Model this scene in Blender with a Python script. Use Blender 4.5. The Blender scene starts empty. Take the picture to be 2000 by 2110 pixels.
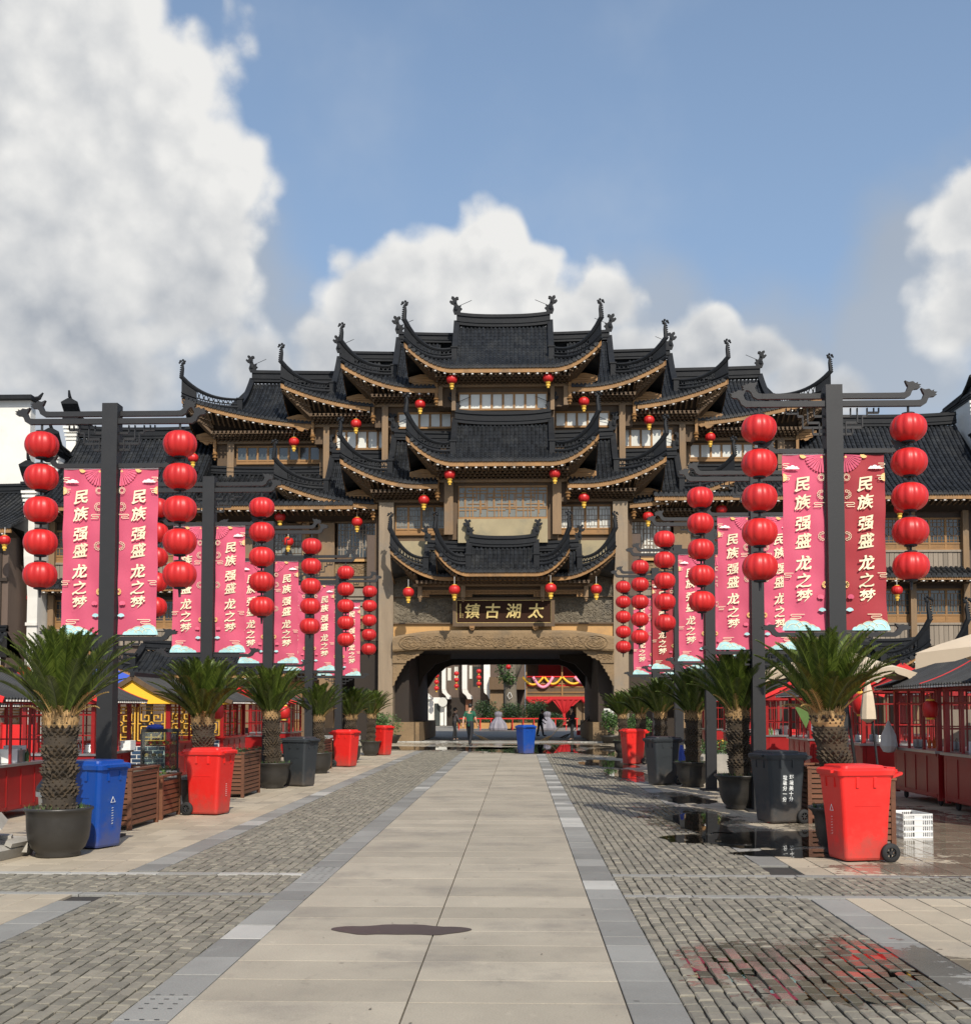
import bpy, math, random
from mathutils import Vector, Matrix, Euler
random.seed(7)
R = math.radians
scn = bpy.context.scene
COL = scn.collection

# ---------------------------------------------------------------- camera
CAMH = 1.65
FPX, PPX, PPY = 2333.0, 1000.0, 1333.0          # focal length and optical centre, in photo pixels (2000 x 2110)
YAW = math.atan(70 / FPX); PITCH = math.atan(125 / FPX)
cam_d = bpy.data.cameras.new('camera'); cam = bpy.data.objects.new('camera', cam_d); COL.objects.link(cam)
cam.location = (0, 0, CAMH)
cam.rotation_euler = (math.pi / 2 + PITCH, 0, YAW)
cam_d.sensor_fit = 'HORIZONTAL'; cam_d.sensor_width = 36; cam_d.lens = FPX / 2000 * 36
cam_d.shift_y = (PPY - 1055) / 2000
cam_d.clip_start = 0.1; cam_d.clip_end = 1500
scn.camera = cam
CM = Euler((math.pi / 2 + PITCH, 0, YAW)).to_matrix()
def ray(px, py):
    return CM @ Vector(((px - PPX) / FPX, -(py - PPY) / FPX, -1.0))
def at(px, py, Y):                               # survey helper: the world point on the plane y = Y seen at a photo pixel
    d = ray(px, py); t = Y / d.y
    return Vector((d.x * t, Y, CAMH + d.z * t))
def gnd(px, py):
    d = ray(px, py); t = -CAMH / d.z
    return Vector((d.x * t, d.y * t, 0))
def zz(py, Y, px=1036): return at(px, py, Y).z

# ---------------------------------------------------------------- light
SUN_TO = Vector((0.30, -1.0, 0.92)).normalized()
sun_el = math.asin(SUN_TO.z); sun_az = math.atan2(SUN_TO.x, SUN_TO.y)
sd = bpy.data.lights.new('sun', 'SUN'); sd.energy = 4.7; sd.angle = R(0.53); sd.color = (1.0, 0.925, 0.815)
so = bpy.data.objects.new('sun', sd); COL.objects.link(so)
so.rotation_euler = (-SUN_TO).to_track_quat('-Z', 'Y').to_euler()
scn.view_settings.view_transform = 'Standard'; scn.view_settings.look = 'None'
scn.view_settings.exposure = -0.12; scn.view_settings.gamma = 1.0; scn.view_settings.use_curve_mapping = False

class NT:                                        # tiny helper for writing node trees
    def __init__(s, tree): s.t = tree; s.n = tree.nodes; s.l = tree.links
    def new(s, typ, ins=None, **kw):
        nd = s.n.new(typ)
        for k, v in kw.items(): setattr(nd, k, v)
        if ins:
            for k, v in ins.items():
                sock = nd.inputs[k]
                if isinstance(v, bpy.types.NodeSocket): s.l.new(v, sock)
                else: sock.default_value = v
        return nd
    def m(s, op, a, b=None, c=None, clamp=False):
        nd = s.n.new('ShaderNodeMath'); nd.operation = op; nd.use_clamp = clamp
        for i, v in enumerate((a, b, c)):
            if v is None: continue
            if isinstance(v, bpy.types.NodeSocket): s.l.new(v, nd.inputs[i])
            else: nd.inputs[i].default_value = v
        return nd.outputs[0]
    def vm(s, op, a, b=None, scale=None):
        nd = s.n.new('ShaderNodeVectorMath'); nd.operation = op
        for i, v in enumerate((a, b)):
            if v is None: continue
            if isinstance(v, bpy.types.NodeSocket): s.l.new(v, nd.inputs[i])
            else: nd.inputs[i].default_value = v
        if scale is not None: nd.inputs['Scale'].default_value = scale
        return nd
    def mix(s, f, a, b, blend='MIX'):
        nd = s.n.new('ShaderNodeMix'); nd.data_type = 'RGBA'; nd.blend_type = blend
        for i, v in ((0, f), (6, a), (7, b)):
            if isinstance(v, bpy.types.NodeSocket): s.l.new(v, nd.inputs[i])
            elif i == 0: nd.inputs[i].default_value = v
            else: nd.inputs[i].default_value = (*v, 1) if len(v) == 3 else v
        return nd.outputs[2]
    def ramp(s, v, a, b, lo=0.0, hi=1.0, smooth=True):
        nd = s.n.new('ShaderNodeMapRange'); nd.interpolation_type = 'SMOOTHSTEP' if smooth else 'LINEAR'
        s.l.new(v, nd.inputs[0]); nd.inputs[1].default_value = a; nd.inputs[2].default_value = b
        nd.inputs[3].default_value = lo; nd.inputs[4].default_value = hi
        return nd.outputs[0]

# ---------------------------------------------------------------- sky with cumulus clouds
world = bpy.data.worlds.new('World'); scn.world = world; world.use_nodes = True
w = NT(world.node_tree); w.n.clear()
sky = w.new('ShaderNodeTexSky'); sky.sky_type = 'NISHITA'; sky.sun_disc = False
sky.sun_elevation = sun_el; sky.sun_rotation = sun_az; sky.air_density = 1.0; sky.dust_density = 1.6; sky.ozone_density = 1.5
tc = w.new('ShaderNodeTexCoord')
dirv = w.vm('NORMALIZE', tc.outputs['Generated']).outputs[0]
n1 = w.new('ShaderNodeTexNoise', {'Vector': dirv, 'Scale': 6.0, 'Detail': 3.0, 'Roughness': 0.5})
warp = w.vm('SCALE', w.vm('SUBTRACT', n1.outputs['Color'], (0.5, 0.5, 0.5)).outputs[0], scale=0.09).outputs[0]
dw = w.vm('ADD', dirv, warp).outputs[0]
def puff(fld, lst):
    for (px, py, r) in lst:
        c = ray(px, py).normalized()
        d = w.vm('DISTANCE', dw, tuple(c)).outputs['Value']
        v = w.m('MULTIPLY_ADD', d, -1.0 / (r / FPX * 0.93), 1.0)
        fld = v if fld is None else w.m('SMOOTH_MAX', fld, v, 0.18)
    return fld
big = [(60, 60, 350), (250, 230, 290), (440, 380, 205), (60, 400, 440), (370, 540, 240), (140, 700, 330), (-300, 300, 500), (-250, 700, 420)]
mid = [(1010, 545, 120), (960, 545, 90), (900, 570, 120), (1090, 590, 120), (800, 650, 150), (1160, 680, 150), (1000, 700, 200), (700, 740, 140), (560, 770, 110)]
low = [(1450, 700, 95), (1530, 740, 95), (1620, 790, 105), (1380, 760, 110), (1250, 640, 80), (1250, 760, 130), (1720, 820, 100)]
rgt = [(2040, 430, 120), (2080, 640, 170), (2300, 500, 260)]
fld = puff(None, big); fld = puff(fld, mid); fld = puff(fld, low); fld = puff(fld, rgt)
bank = puff(None, [(150, 720, 420), (420, 720, 260), (620, 790, 200), (900, 800, 200), (1300, 800, 210), (1560, 840, 240), (1850, 720, 180), (1990, 560, 190), (-200, 500, 500), (420, 560, 210)])
# elsewhere in the sky: broken cumulus of the same kind
nb = w.new('ShaderNodeTexNoise', {'Vector': dirv, 'Scale': 2.1, 'Detail': 2.0, 'Roughness': 0.5})
sep = w.new('ShaderNodeSeparateXYZ', {'Vector': dirv})
away = w.ramp(sep.outputs['Y'], 0.86, 0.55)
fb = w.m('MULTIPLY_ADD', nb.outputs['Fac'], 5.0, -2.85)
fb = w.m('ADD', w.m('MULTIPLY', w.m('SUBTRACT', fb, -1.5), away), -1.5)
fld = w.m('MAXIMUM', fld, fb)
nf = w.new('ShaderNodeTexNoise', {'Vector': dirv, 'Scale': 13.0, 'Detail': 9.0, 'Roughness': 0.52})
det = w.m('SUBTRACT', nf.outputs['Fac'], 0.5)
vo = w.new('ShaderNodeTexVoronoi', {'Vector': w.vm('ADD', dirv, w.vm('SCALE', nf.outputs['Color'], scale=0.04).outputs[0]).outputs[0], 'Scale': 17.0, 'Smoothness': 0.7}, feature='SMOOTH_F1')
lob = w.m('MULTIPLY_ADD', vo.outputs['Distance'], -0.7, 0.26)
vo2 = w.new('ShaderNodeTexVoronoi', {'Vector': w.vm('ADD', dirv, w.vm('SCALE', nf.outputs['Color'], scale=0.03).outputs[0]).outputs[0], 'Scale': 44.0, 'Smoothness': 0.5}, feature='SMOOTH_F1')
f2 = w.m('ADD', w.m('ADD', fld, w.m('MULTIPLY', det, 0.80)), w.m('ADD', w.m('MULTIPLY', lob, 0.5), w.m('MULTIPLY_ADD', vo2.outputs['Distance'], -0.30, 0.11)))
off = w.vm('ADD', dirv, (0.010, 0.0, 0.016)).outputs[0]
nf2 = w.new('ShaderNodeTexNoise', {'Vector': off, 'Scale': 13.0, 'Detail': 9.0, 'Roughness': 0.5})
lum = w.m('SUBTRACT', nf.outputs['Fac'], nf2.outputs['Fac'])
# crisp edges high up, soft melting edges low down
softn = w.ramp(sep.outputs['Z'], 0.36, 0.20)
thin = w.ramp(w.m('DIVIDE', f2, w.m('MULTIPLY_ADD', softn, 0.45, 0.26)), -0.05, 1.0)
bn = w.m('ADD', bank, w.m('MULTIPLY', det, 0.9))
bankf = w.ramp(bn, -0.42, 0.40)
veil = w.new('ShaderNodeTexNoise', {'Vector': dirv, 'Scale': 3.2, 'Detail': 6.0, 'Roughness': 0.55})
veilf = w.m('MULTIPLY', w.ramp(veil.outputs['Fac'], 0.50, 0.78), 0.35)
# cloud tone: bright sunlit tops, greyer bases
tone = w.ramp(sep.outputs['Z'], 0.17, 0.46, 0.24, 0.90)
tone = w.m('ADD', tone, w.m('MULTIPLY', lum, 1.7))
tone = w.m('ADD', tone, w.m('MULTIPLY_ADD', vo2.outputs['Distance'], -0.45, 0.17))
edge = w.ramp(f2, 0.6, 0.05)
tone = w.m('ADD', tone, w.m('MULTIPLY', edge, 0.32))
vt = w.new('ShaderNodeTexNoise', {'Vector': dirv, 'Scale': 3.6, 'Detail': 3.0, 'Roughness': 0.45})
tone = w.m('ADD', tone, w.m('MULTIPLY_ADD', vt.outputs['Fac'], 0.9, -0.45), clamp=True)
ccol = w.mix(tone, (0.40, 0.44, 0.50), (0.93, 0.925, 0.905))
SKY_STR = 0.15
skyc = w.vm('MULTIPLY', sky.outputs[0], (SKY_STR * 1.12, SKY_STR * 1.12, SKY_STR * 1.10)).outputs[0]
hz = w.ramp(sep.outputs['Z'], 0.75, 0.0)
skyc = w.mix(w.m('MULTIPLY_ADD', hz, 0.55, 0.22), skyc, (0.36, 0.515, 0.75))
c1 = w.mix(veilf, skyc, (0.60, 0.66, 0.74))
c1 = w.mix(w.m('MULTIPLY', bankf, 0.72), c1, w.mix(vt.outputs['Fac'], (0.36, 0.40, 0.46), (0.60, 0.63, 0.66)))
c2 = w.mix(thin, c1, ccol)
inv = w.vm('SCALE', c2, scale=1.0 / SKY_STR).outputs[0]
bg = w.new('ShaderNodeBackground', {'Color': inv, 'Strength': SKY_STR})
wo = w.new('ShaderNodeOutputWorld', {'Surface': bg.outputs[0]})
world.cycles.sampling_method = 'MANUAL'; world.cycles.sample_map_resolution = 512

# ---------------------------------------------------------------- materials
M = {}
WET = [(3.05, 14.6, 1.0, 1.35), (2.55, 17.0, 0.75, 2.6), (2.9, 21.0, 0.5, 1.4), (2.6, 28.0, .6, 3.0), (0.5, 44.0, 3.4, 3.6), (3.6, 43.0, 2.6, 5.5), (-3.2, 45.5, 3.4, 2.6),
       (2.0, 7.3, 1.0, 1.05), (4.6, 14.2, 1.2, 0.35), (6.2, 12.6, 1.9, 1.0), (5.4, 17.5, 1.5, 2.4), (6.6, 13.4, 2.8, 1.9), (5.6, 15.8, 2.2, 2.6), (5.0, 20.5, 1.4, 3), (9.0, 15, 2.5, 2.5), (-0.2, 52, 5.5, 3.4), (5.0, 11.8, 2.0, .55)]
def wet_group():
    g = bpy.data.node_groups.new('wetness', 'ShaderNodeTree')
    g.interface.new_socket('Wet', in_out='OUTPUT', socket_type='NodeSocketFloat')
    t = NT(g); geo = t.new('ShaderNodeNewGeometry'); out = t.new('NodeGroupOutput')
    nz = t.new('ShaderNodeTexNoise', {'Vector': geo.outputs['Position'], 'Scale': 1.9, 'Detail': 5.0, 'Roughness': 0.6})
    acc = None
    for (cx, cy, rx, ry) in WET:
        d = t.vm('SUBTRACT', geo.outputs['Position'], (cx, cy, 0)).outputs[0]
        d = t.vm('MULTIPLY', d, (1 / rx, 1 / ry, 0)).outputs[0]
        l = t.m('SUBTRACT', 1.0, t.vm('LENGTH', d).outputs['Value'])
        acc = l if acc is None else t.m('MAXIMUM', acc, l)
    n2 = t.new('ShaderNodeTexNoise', {'Vector': geo.outputs['Position'], 'Scale': 9.0, 'Detail': 3.0, 'Roughness': 0.6})
    v = t.m('ADD', t.m('ADD', acc, t.m('MULTIPLY_ADD', nz.outputs['Fac'], 1.5, -0.75)), t.m('MULTIPLY_ADD', n2.outputs['Fac'], 1.1, -0.55))
    t.l.new(t.ramp(v, 0.0, 0.16), out.inputs[0])
    return g
WETG = wet_group()
def mat(name, col, rough=0.6, var=0.18, scale=3.0, stretch=(1, 1, 1), bump=0.0, bscale=30.0, metal=0.0, isl=0.12, spec=0.5,
        dirt=None, dirt_amt=0.0, wet=False, sub=0.0, coat=0.0, coord='Object', trans=0.0, alt=None, bdist=0.01):
    m = bpy.data.materials.new(name); m.use_nodes = True; t = NT(m.node_tree); t.n.clear()
    bs = t.new('ShaderNodeBsdfPrincipled'); out = t.new('ShaderNodeOutputMaterial', {'Surface': bs.outputs[0]})
    geo = t.new('ShaderNodeNewGeometry'); oi = t.new('ShaderNodeObjectInfo')
    tcn = t.new('ShaderNodeTexCoord')
    src = geo.outputs['Position'] if coord == 'World' else tcn.outputs['Object']
    if stretch != (1, 1, 1): src = t.vm('MULTIPLY', src, stretch).outputs[0]
    nz = t.new('ShaderNodeTexNoise', {'Vector': src, 'Scale': scale, 'Detail': 6.0, 'Roughness': 0.62})
    rnd = t.m('FRACT', t.m('ADD', geo.outputs['Random Per Island'], oi.outputs['Random']))
    f = t.m('ADD', t.m('MULTIPLY_ADD', nz.outputs['Fac'], 2.4 * var, 1 - 1.2 * var), t.m('MULTIPLY_ADD', rnd, 2 * isl, -isl))
    base = (*col, 1)
    if alt is not None:
        base = t.mix(t.ramp(rnd, 0.45, 0.75), col, alt)
    c = t.vm('MULTIPLY', t.vm('SCALE', base if not isinstance(base, tuple) else col, scale=1.0).outputs[0], t.new('ShaderNodeCombineXYZ', {'X': f, 'Y': f, 'Z': f}).outputs[0]).outputs[0]
    if dirt is not None:
        dn = t.new('ShaderNodeTexNoise', {'Vector': geo.outputs['Position'], 'Scale': 0.9, 'Detail': 7.0, 'Roughness': 0.68})
        c = t.mix(t.m('MULTIPLY', t.ramp(dn.outputs['Fac'], 0.48, 0.72), dirt_amt), c, dirt)
    if name in ('slab_stone', 'tan_stone', 'grey_stone', 'column_stone'):      # pale scuffs, gum spots and fine speckle
        sc = t.new('ShaderNodeTexNoise', {'Vector': t.vm('MULTIPLY', geo.outputs['Position'], (2.6, 1.1, 1.0)).outputs[0], 'Scale': 2.3, 'Detail': 8.0, 'Roughness': 0.72})
        c = t.mix(t.m('MULTIPLY', t.ramp(sc.outputs['Fac'], 0.60, 0.72), 0.38), c, t.vm('SCALE', c, scale=1.5).outputs[0])
        c = t.mix(t.m('MULTIPLY', t.ramp(sc.outputs['Fac'], 0.42, 0.30), 0.45), c, t.vm('SCALE', c, scale=0.62).outputs[0])
        sp = t.new('ShaderNodeTexNoise', {'Vector': geo.outputs['Position'], 'Scale': 95.0, 'Detail': 2.0})
        c = t.vm('SCALE', c).outputs[0].node; t.l.new(t.m('MULTIPLY_ADD', sp.outputs['Fac'], 0.5, 0.75), c.inputs['Scale']); c = c.outputs[0]
        vg = t.new('ShaderNodeTexVoronoi', {'Vector': geo.outputs['Position'], 'Scale': 1.7}); c = t.mix(t.m('MULTIPLY', t.ramp(vg.outputs['Distance'], 0.045, 0.025), 0.6), c, t.vm('SCALE', c, scale=0.35).outputs[0])
    if name.startswith('bin_'):                                              # grime splashed up from the ground, scratches
        sz = t.new('ShaderNodeSeparateXYZ', {'Vector': tcn.outputs['Object']})
        gn = t.new('ShaderNodeTexNoise', {'Vector': tcn.outputs['Object'], 'Scale': 7.0, 'Detail': 8.0, 'Roughness': 0.7})
        gf = t.m('MULTIPLY', t.ramp(t.m('ADD', sz.outputs['Z'], t.m('MULTIPLY_ADD', gn.outputs['Fac'], 0.9, -0.45)), 0.42, 0.02), 0.42)
        c = t.mix(gf, c, (0.13, 0.10, 0.075))
        sn = t.new('ShaderNodeTexNoise', {'Vector': t.vm('MULTIPLY', tcn.outputs['Object'], (9, 9, 1.6)).outputs[0], 'Scale': 5.0, 'Detail': 8.0, 'Roughness': 0.8})
        c = t.mix(t.m('MULTIPLY', t.ramp(sn.outputs['Fac'], 0.63, 0.70), 0.22), c, (0.6, 0.55, 0.5))
    rg = t.m('MULTIPLY_ADD', nz.outputs['Fac'], 0.2, rough - 0.1)
    bstr = bump
    if wet:
        wg = t.new('ShaderNodeGroup'); wg.node_tree = WETG; wv = wg.outputs[0]
        c = t.mix(t.m('MULTIPLY', wv, 0.62), c, t.vm('SCALE', c, scale=0.34).outputs[0])
        rg = t.m('ADD', t.m('MULTIPLY', rg, t.m('SUBTRACT', 1.0, wv)), t.m('MULTIPLY', wv, 0.09))
        bstr = t.m('MULTIPLY_ADD', wv, -bump * 0.9, bump)
    t.l.new(c, bs.inputs['Base Color']); t.l.new(rg, bs.inputs['Roughness'])
    bs.inputs['Metallic'].default_value = metal; bs.inputs['Specular IOR Level'].default_value = spec
    if sub: bs.inputs['Subsurface Weight'].default_value = sub; bs.inputs['Subsurface Radius'].default_value = (.05, .02, .01)
    if coat: bs.inputs['Coat Weight'].default_value = coat; bs.inputs['Coat Roughness'].default_value = 0.15
    if bump:
        bn = t.new('ShaderNodeTexNoise', {'Vector': src, 'Scale': bscale, 'Detail': 5.0, 'Roughness': 0.6})
        b = t.new('ShaderNodeBump', {'Height': bn.outputs['Fac'], 'Strength': bstr, 'Distance': bdist})
        t.l.new(b.outputs[0], bs.inputs['Normal'])
    M[name] = m
    return m
mat('slab_stone', (0.375, 0.332, 0.258), 0.62, 0.20, 1.1, bump=0.5, bscale=55, isl=0.11, coord='World', dirt=(0.235, 0.21, 0.175), dirt_amt=0.75, spec=.3, wet=True, bdist=.004)
mat('tan_stone', (0.42, 0.36, 0.268), 0.66, 0.16, 1.6, bump=0.5, bscale=50, isl=0.12, coord='World', dirt=(0.25, 0.22, 0.18), dirt_amt=0.55, spec=.3, wet=True, bdist=.004)
mat('grey_stone', (0.25, 0.246, 0.225), 0.6, 0.2, 1.5, bump=0.5, bscale=60, isl=0.2, coord='World', dirt=(0.18, 0.175, 0.16), dirt_amt=0.4, spec=.22, wet=True, bdist=.004)
mat('pale_stone', (0.43, 0.42, 0.38), 0.55, 0.18, 1.5, bump=0.4, bscale=60, isl=0.1, coord='World', wet=True, bdist=.004)
mat('cobble_stone', (0.205, 0.188, 0.145), 0.62, 0.34, 7.0, bump=1.0, bscale=38, isl=0.14, coord='World', dirt=(0.135, 0.125, 0.105), dirt_amt=0.5, wet=True, bdist=.006, alt=(0.23, 0.208, 0.16))
mat('joint_soil', (0.035, 0.031, 0.026), 0.9, 0.3, 8, wet=True, coord='World')
mat('plaza_ground', (0.26, 0.245, 0.215), 0.8, 0.2, 1.0, bump=.3, coord='World', wet=True)
mat('tile_dark', (0.0125, 0.0145, 0.0175), 0.55, 0.5, 5, bump=0.4, bscale=20, isl=0.5, dirt=(0.055, 0.056, 0.054), dirt_amt=0.5, spec=.35)
mat('ridge_dark', (0.0115, 0.013, 0.0155), 0.6, 0.4, 4, bump=0.6, bscale=16, dirt=(0.032, 0.033, 0.032), dirt_amt=0.4, spec=.25)
mat('wood_gold', (0.30, 0.158, 0.055), 0.65, 0.3, 2.0, stretch=(1, 1, 6), bump=0.4, bscale=14, isl=0.15, dirt=(0.15, 0.10, 0.055), dirt_amt=0.7)
mat('wood_post', (0.235, 0.150, 0.078), 0.7, 0.28, 2.0, stretch=(5, 5, .7), bump=0.4, bscale=14, isl=0.12, dirt=(0.16, 0.125, 0.09), dirt_amt=0.75)
mat('wood_brown', (0.115, 0.071, 0.036), 0.7, 0.3, 2.0, stretch=(4, 4, .7), bump=0.4, bscale=14, isl=0.15, dirt=(0.09, 0.066, 0.045), dirt_amt=0.6)
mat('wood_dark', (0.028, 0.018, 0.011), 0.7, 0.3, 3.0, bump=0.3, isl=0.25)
mat('plank_grey', (0.26, 0.215, 0.165), 0.75, 0.28, 2.0, stretch=(5, 5, .5), bump=0.4, isl=0.18)
mat('column_stone', (0.275, 0.208, 0.138), 0.75, 0.28, 1.5, stretch=(4, 4, .5), bump=0.5, bscale=12, isl=0.05, dirt=(0.21, 0.185, 0.15), dirt_amt=0.75, coord='World')
mat('carved_stone', (0.225, 0.150, 0.076), 0.75, 0.3, 2.2, bump=0.8, bscale=9, isl=0.1, dirt=(0.13, 0.10, 0.065), dirt_amt=0.6, bdist=.04)
mat('relief_grey', (0.17, 0.14, 0.095), 0.75, 0.35, 1.8, bump=1.0, bscale=5, isl=0.05, dirt=(0.10, 0.09, 0.075), dirt_amt=0.8, bdist=.09)
mat('ochre_wood', (0.50, 0.285, 0.10), 0.6, 0.16, 1.5, stretch=(.5, 1, 3), bump=0.2, dirt=(0.32, 0.19, 0.085), dirt_amt=0.6)
mat('cream_plaster', (0.33, 0.275, 0.165), 0.8, 0.25, 1.3, bump=.2, dirt=(0.22, 0.20, 0.14), dirt_amt=0.9)
mat('white_wall', (0.78, 0.76, 0.70), 0.85, 0.08, 1.0, bump=.15, dirt=(0.55, 0.53, 0.48), dirt_amt=0.35, coord='World')
mat('rafter_white', (0.75, 0.73, 0.68), 0.7, 0.08)
mat('paper_pane', (0.66, 0.66, 0.60), 0.25, 0.08, 1.0, isl=0.07)  # also colours glass panes that mirror bright sky
mat('sign_board', (0.032, 0.012, 0.005), 0.6, 0.2, 4, spec=.15)
mat('gold_leaf', (0.78, 0.58, 0.22), 0.38, 0.12, 8, metal=0.55)
mat('black_metal', (0.016, 0.0165, 0.018), 0.55, 0.18, 6, bump=.15, bscale=80, isl=0.1)
mat('banner_pink', (0.58, 0.088, 0.160), 0.75, 0.07, 4, isl=0.05, bump=.3, bscale=4)
mat('banner_red', (0.34, 0.030, 0.040), 0.75, 0.07, 4, isl=0.05, bump=.3, bscale=4)  # the pink cloth again, with shade painted into its colour
mat('print_cream', (0.85, 0.76, 0.52), 0.7, 0.04)
mat('print_white', (0.80, 0.86, 0.84), 0.7, 0.04)
mat('print_cyan', (0.42, 0.70, 0.72), 0.7, 0.08, 10)
mat('print_pink', (0.76, 0.13, 0.22), 0.7, 0.04)
mat('print_gold', (0.80, 0.52, 0.20), 0.7, 0.1, 9)
mat('lantern_red', (0.56, 0.018, 0.017), 0.42, 0.08, 6, isl=0.08, sub=0.0, spec=.5, dirt=(0.42, 0.012, 0.012), dirt_amt=.5)
mat('lantern_yellow', (0.85, 0.52, 0.07), 0.6, 0.1)
mat('pot_glaze', (0.030, 0.027, 0.023), 0.42, 0.3, 5, bump=.35, bscale=12, dirt=(0.085, 0.075, 0.06), dirt_amt=0.5)
mat('soil', (0.11, 0.085, 0.055), 0.9, 0.3, 8, bump=1, bscale=20)
mat('pebble', (0.42, 0.37, 0.28), 0.8, 0.2, isl=.25)
mat('palm_trunk', (0.070, 0.048, 0.026), 0.85, 0.4, 9, isl=0.5, alt=(0.036, 0.027, 0.018))
mat('palm_fibre', (0.32, 0.20, 0.085), 0.85, 0.3, 12, isl=0.35)
mat('frond_green', (0.056, 0.088, 0.012), 0.42, 0.25, 3, isl=0.35, alt=(0.086, 0.116, 0.018), spec=.35)
mat('frond_dry', (0.34, 0.22, 0.075), 0.7, 0.2, 3, isl=0.3)
mat('leaf_green', (0.045, 0.10, 0.025), 0.5, 0.3, 4, isl=0.45, alt=(0.07, 0.13, 0.03))
mat('leaf_dark', (0.022, 0.05, 0.018), 0.5, 0.3, 4, isl=0.45, alt=(0.04, 0.075, 0.02))
mat('bin_red', (0.72, 0.020, 0.015), 0.42, 0.10, 3, bump=.12, bscale=40, dirt=(0.52, 0.075, 0.055), dirt_amt=0.6)
mat('bin_blue', (0.004, 0.062, 0.34), 0.38, 0.08, 3, bump=.08, bscale=60, dirt=(0.03, 0.085, 0.24), dirt_amt=0.6)
mat('bin_black', (0.028, 0.033, 0.037), 0.5, 0.2, 3, bump=.1, bscale=60, dirt=(0.07, 0.072, 0.072), dirt_amt=0.45)
mat('rubber', (0.022, 0.022, 0.022), 0.8, 0.2, 5)
mat('print_bin', (0.72, 0.74, 0.72), 0.7, 0.1)
mat('planter_wood', (0.155, 0.060, 0.028), 0.6, 0.3, 3, stretch=(1, 1, 5), bump=.3, isl=0.22)
mat('stall_red', (0.32, 0.010, 0.010), 0.4, 0.15, 3, isl=0.1, coat=.2, dirt=(0.16, 0.01, 0.008), dirt_amt=0.5)
mat('bright_red', (0.72, 0.022, 0.022), 0.5, 0.1, 3)
mat('stall_gold', (0.74, 0.42, 0.06), 0.5, 0.1, 3)
mat('stall_yellow', (0.88, 0.50, 0.03), 0.6, 0.06, 2)
mat('stall_orange', (0.80, 0.16, 0.03), 0.6, 0.1, 2)
mat('brick_blue', (0.022, 0.055, 0.11), 0.6, 0.2, isl=0.3)
mat('mortar_white', (0.75, 0.75, 0.72), 0.8, 0.05)
mat('steel', (0.55, 0.56, 0.55), 0.32, 0.12, 4, metal=0.85)
mat('white_plastic', (0.76, 0.76, 0.74), 0.5, 0.08)
mat('cloth_cream', (0.62, 0.51, 0.37), 0.85, 0.1, 2, isl=0.02, bump=.3, bscale=8)
mat('cloth_blue', (0.05, 0.10, 0.48), 0.8, 0.1, 2)
mat('cloth_red', (0.50, 0.012, 0.016), 0.75, 0.12, 3)
mat('cloth_pink', (0.82, 0.32, 0.45), 0.75, 0.08)
mat('concrete', (0.36, 0.34, 0.30), 0.85, 0.25, 3, bump=.6, bscale=20, dirt=(0.2, 0.19, 0.16), dirt_amt=0.5)
mat('terracotta', (0.30, 0.13, 0.07), 0.8, 0.2)
mat('brown_panel', (0.115, 0.08, 0.06), 0.75, 0.25, 2, stretch=(5, 5, .6), isl=0.12, bump=.3)
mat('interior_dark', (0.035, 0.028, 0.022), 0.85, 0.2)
mat('bark', (0.17, 0.145, 0.11), 0.9, 0.35, 4, stretch=(4, 4, 1), bump=1, bscale=9)
mat('skin', (0.50, 0.30, 0.20), 0.6, 0.05); mat('hair', (0.012, 0.010, 0.009), 0.5, 0.1)
mat('shirt_green', (0.012, 0.10, 0.055), 0.85, 0.1); mat('cloth_black', (0.014, 0.014, 0.016), 0.85, 0.2)
mat('shirt_grey', (0.075, 0.065, 0.065), 0.85, 0.1); mat('shoe_dark', (0.03, 0.03, 0.032), 0.6, 0.1)
mat('straw', (0.10, 0.07, 0.035), 0.9, 0.3)
mat('foil_grey', (0.24, 0.225, 0.26), 0.6, 0.2)
def glass(name, col, rough, alpha):
    m = bpy.data.materials.new(name); m.use_nodes = True; t = NT(m.node_tree); t.n.clear()
    fr = t.new('ShaderNodeFresnel', {'IOR': 1.5})
    tr = t.new('ShaderNodeBsdfTransparent', {'Color': (*col, 1)})
    gl = t.new('ShaderNodeBsdfGlossy', {'Color': (1, 1, 1, 1), 'Roughness': rough})
    geo = t.new('ShaderNodeNewGeometry')
    nz = t.new('ShaderNodeTexNoise', {'Vector': geo.outputs['Position'], 'Scale': 5.0, 'Detail': 2.0})
    bp = t.new('ShaderNodeBump', {'Height': nz.outputs['Fac'], 'Strength': 0.03 if name == 'water' else .05, 'Distance': 0.01})
    t.l.new(bp.outputs[0], gl.inputs['Normal'])
    if name == 'water': t.l.new(bp.outputs[0], fr.inputs['Normal'])
    mx = t.new('ShaderNodeMixShader', {0: t.m('ADD', fr.outputs[0], alpha, clamp=True), 1: tr.outputs[0], 2: gl.outputs[0]})
    t.new('ShaderNodeOutputMaterial', {'Surface': mx.outputs[0]})
    M[name] = m
glass('clear_glass', (0.86, 0.92, 0.90), 0.02, 0.06)
glass('water', (0.55, 0.50, 0.45), 0.01, 0.0)
def dark_glass(name, col, spec=.8):
    m = mat(name, col, 0.18, 0.25, 1.2, isl=0.3); return m
dark_glass('window_glass', (0.05, 0.058, 0.055)); M['window_glass'].node_tree.nodes['Principled BSDF'].inputs['Specular IOR Level'].default_value = 1.0
mat('dusty_glass', (0.235, 0.24, 0.215), 0.2, 0.15, 1.0, isl=0.2, dirt=(0.12, 0.125, 0.11), dirt_amt=.6)

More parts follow.
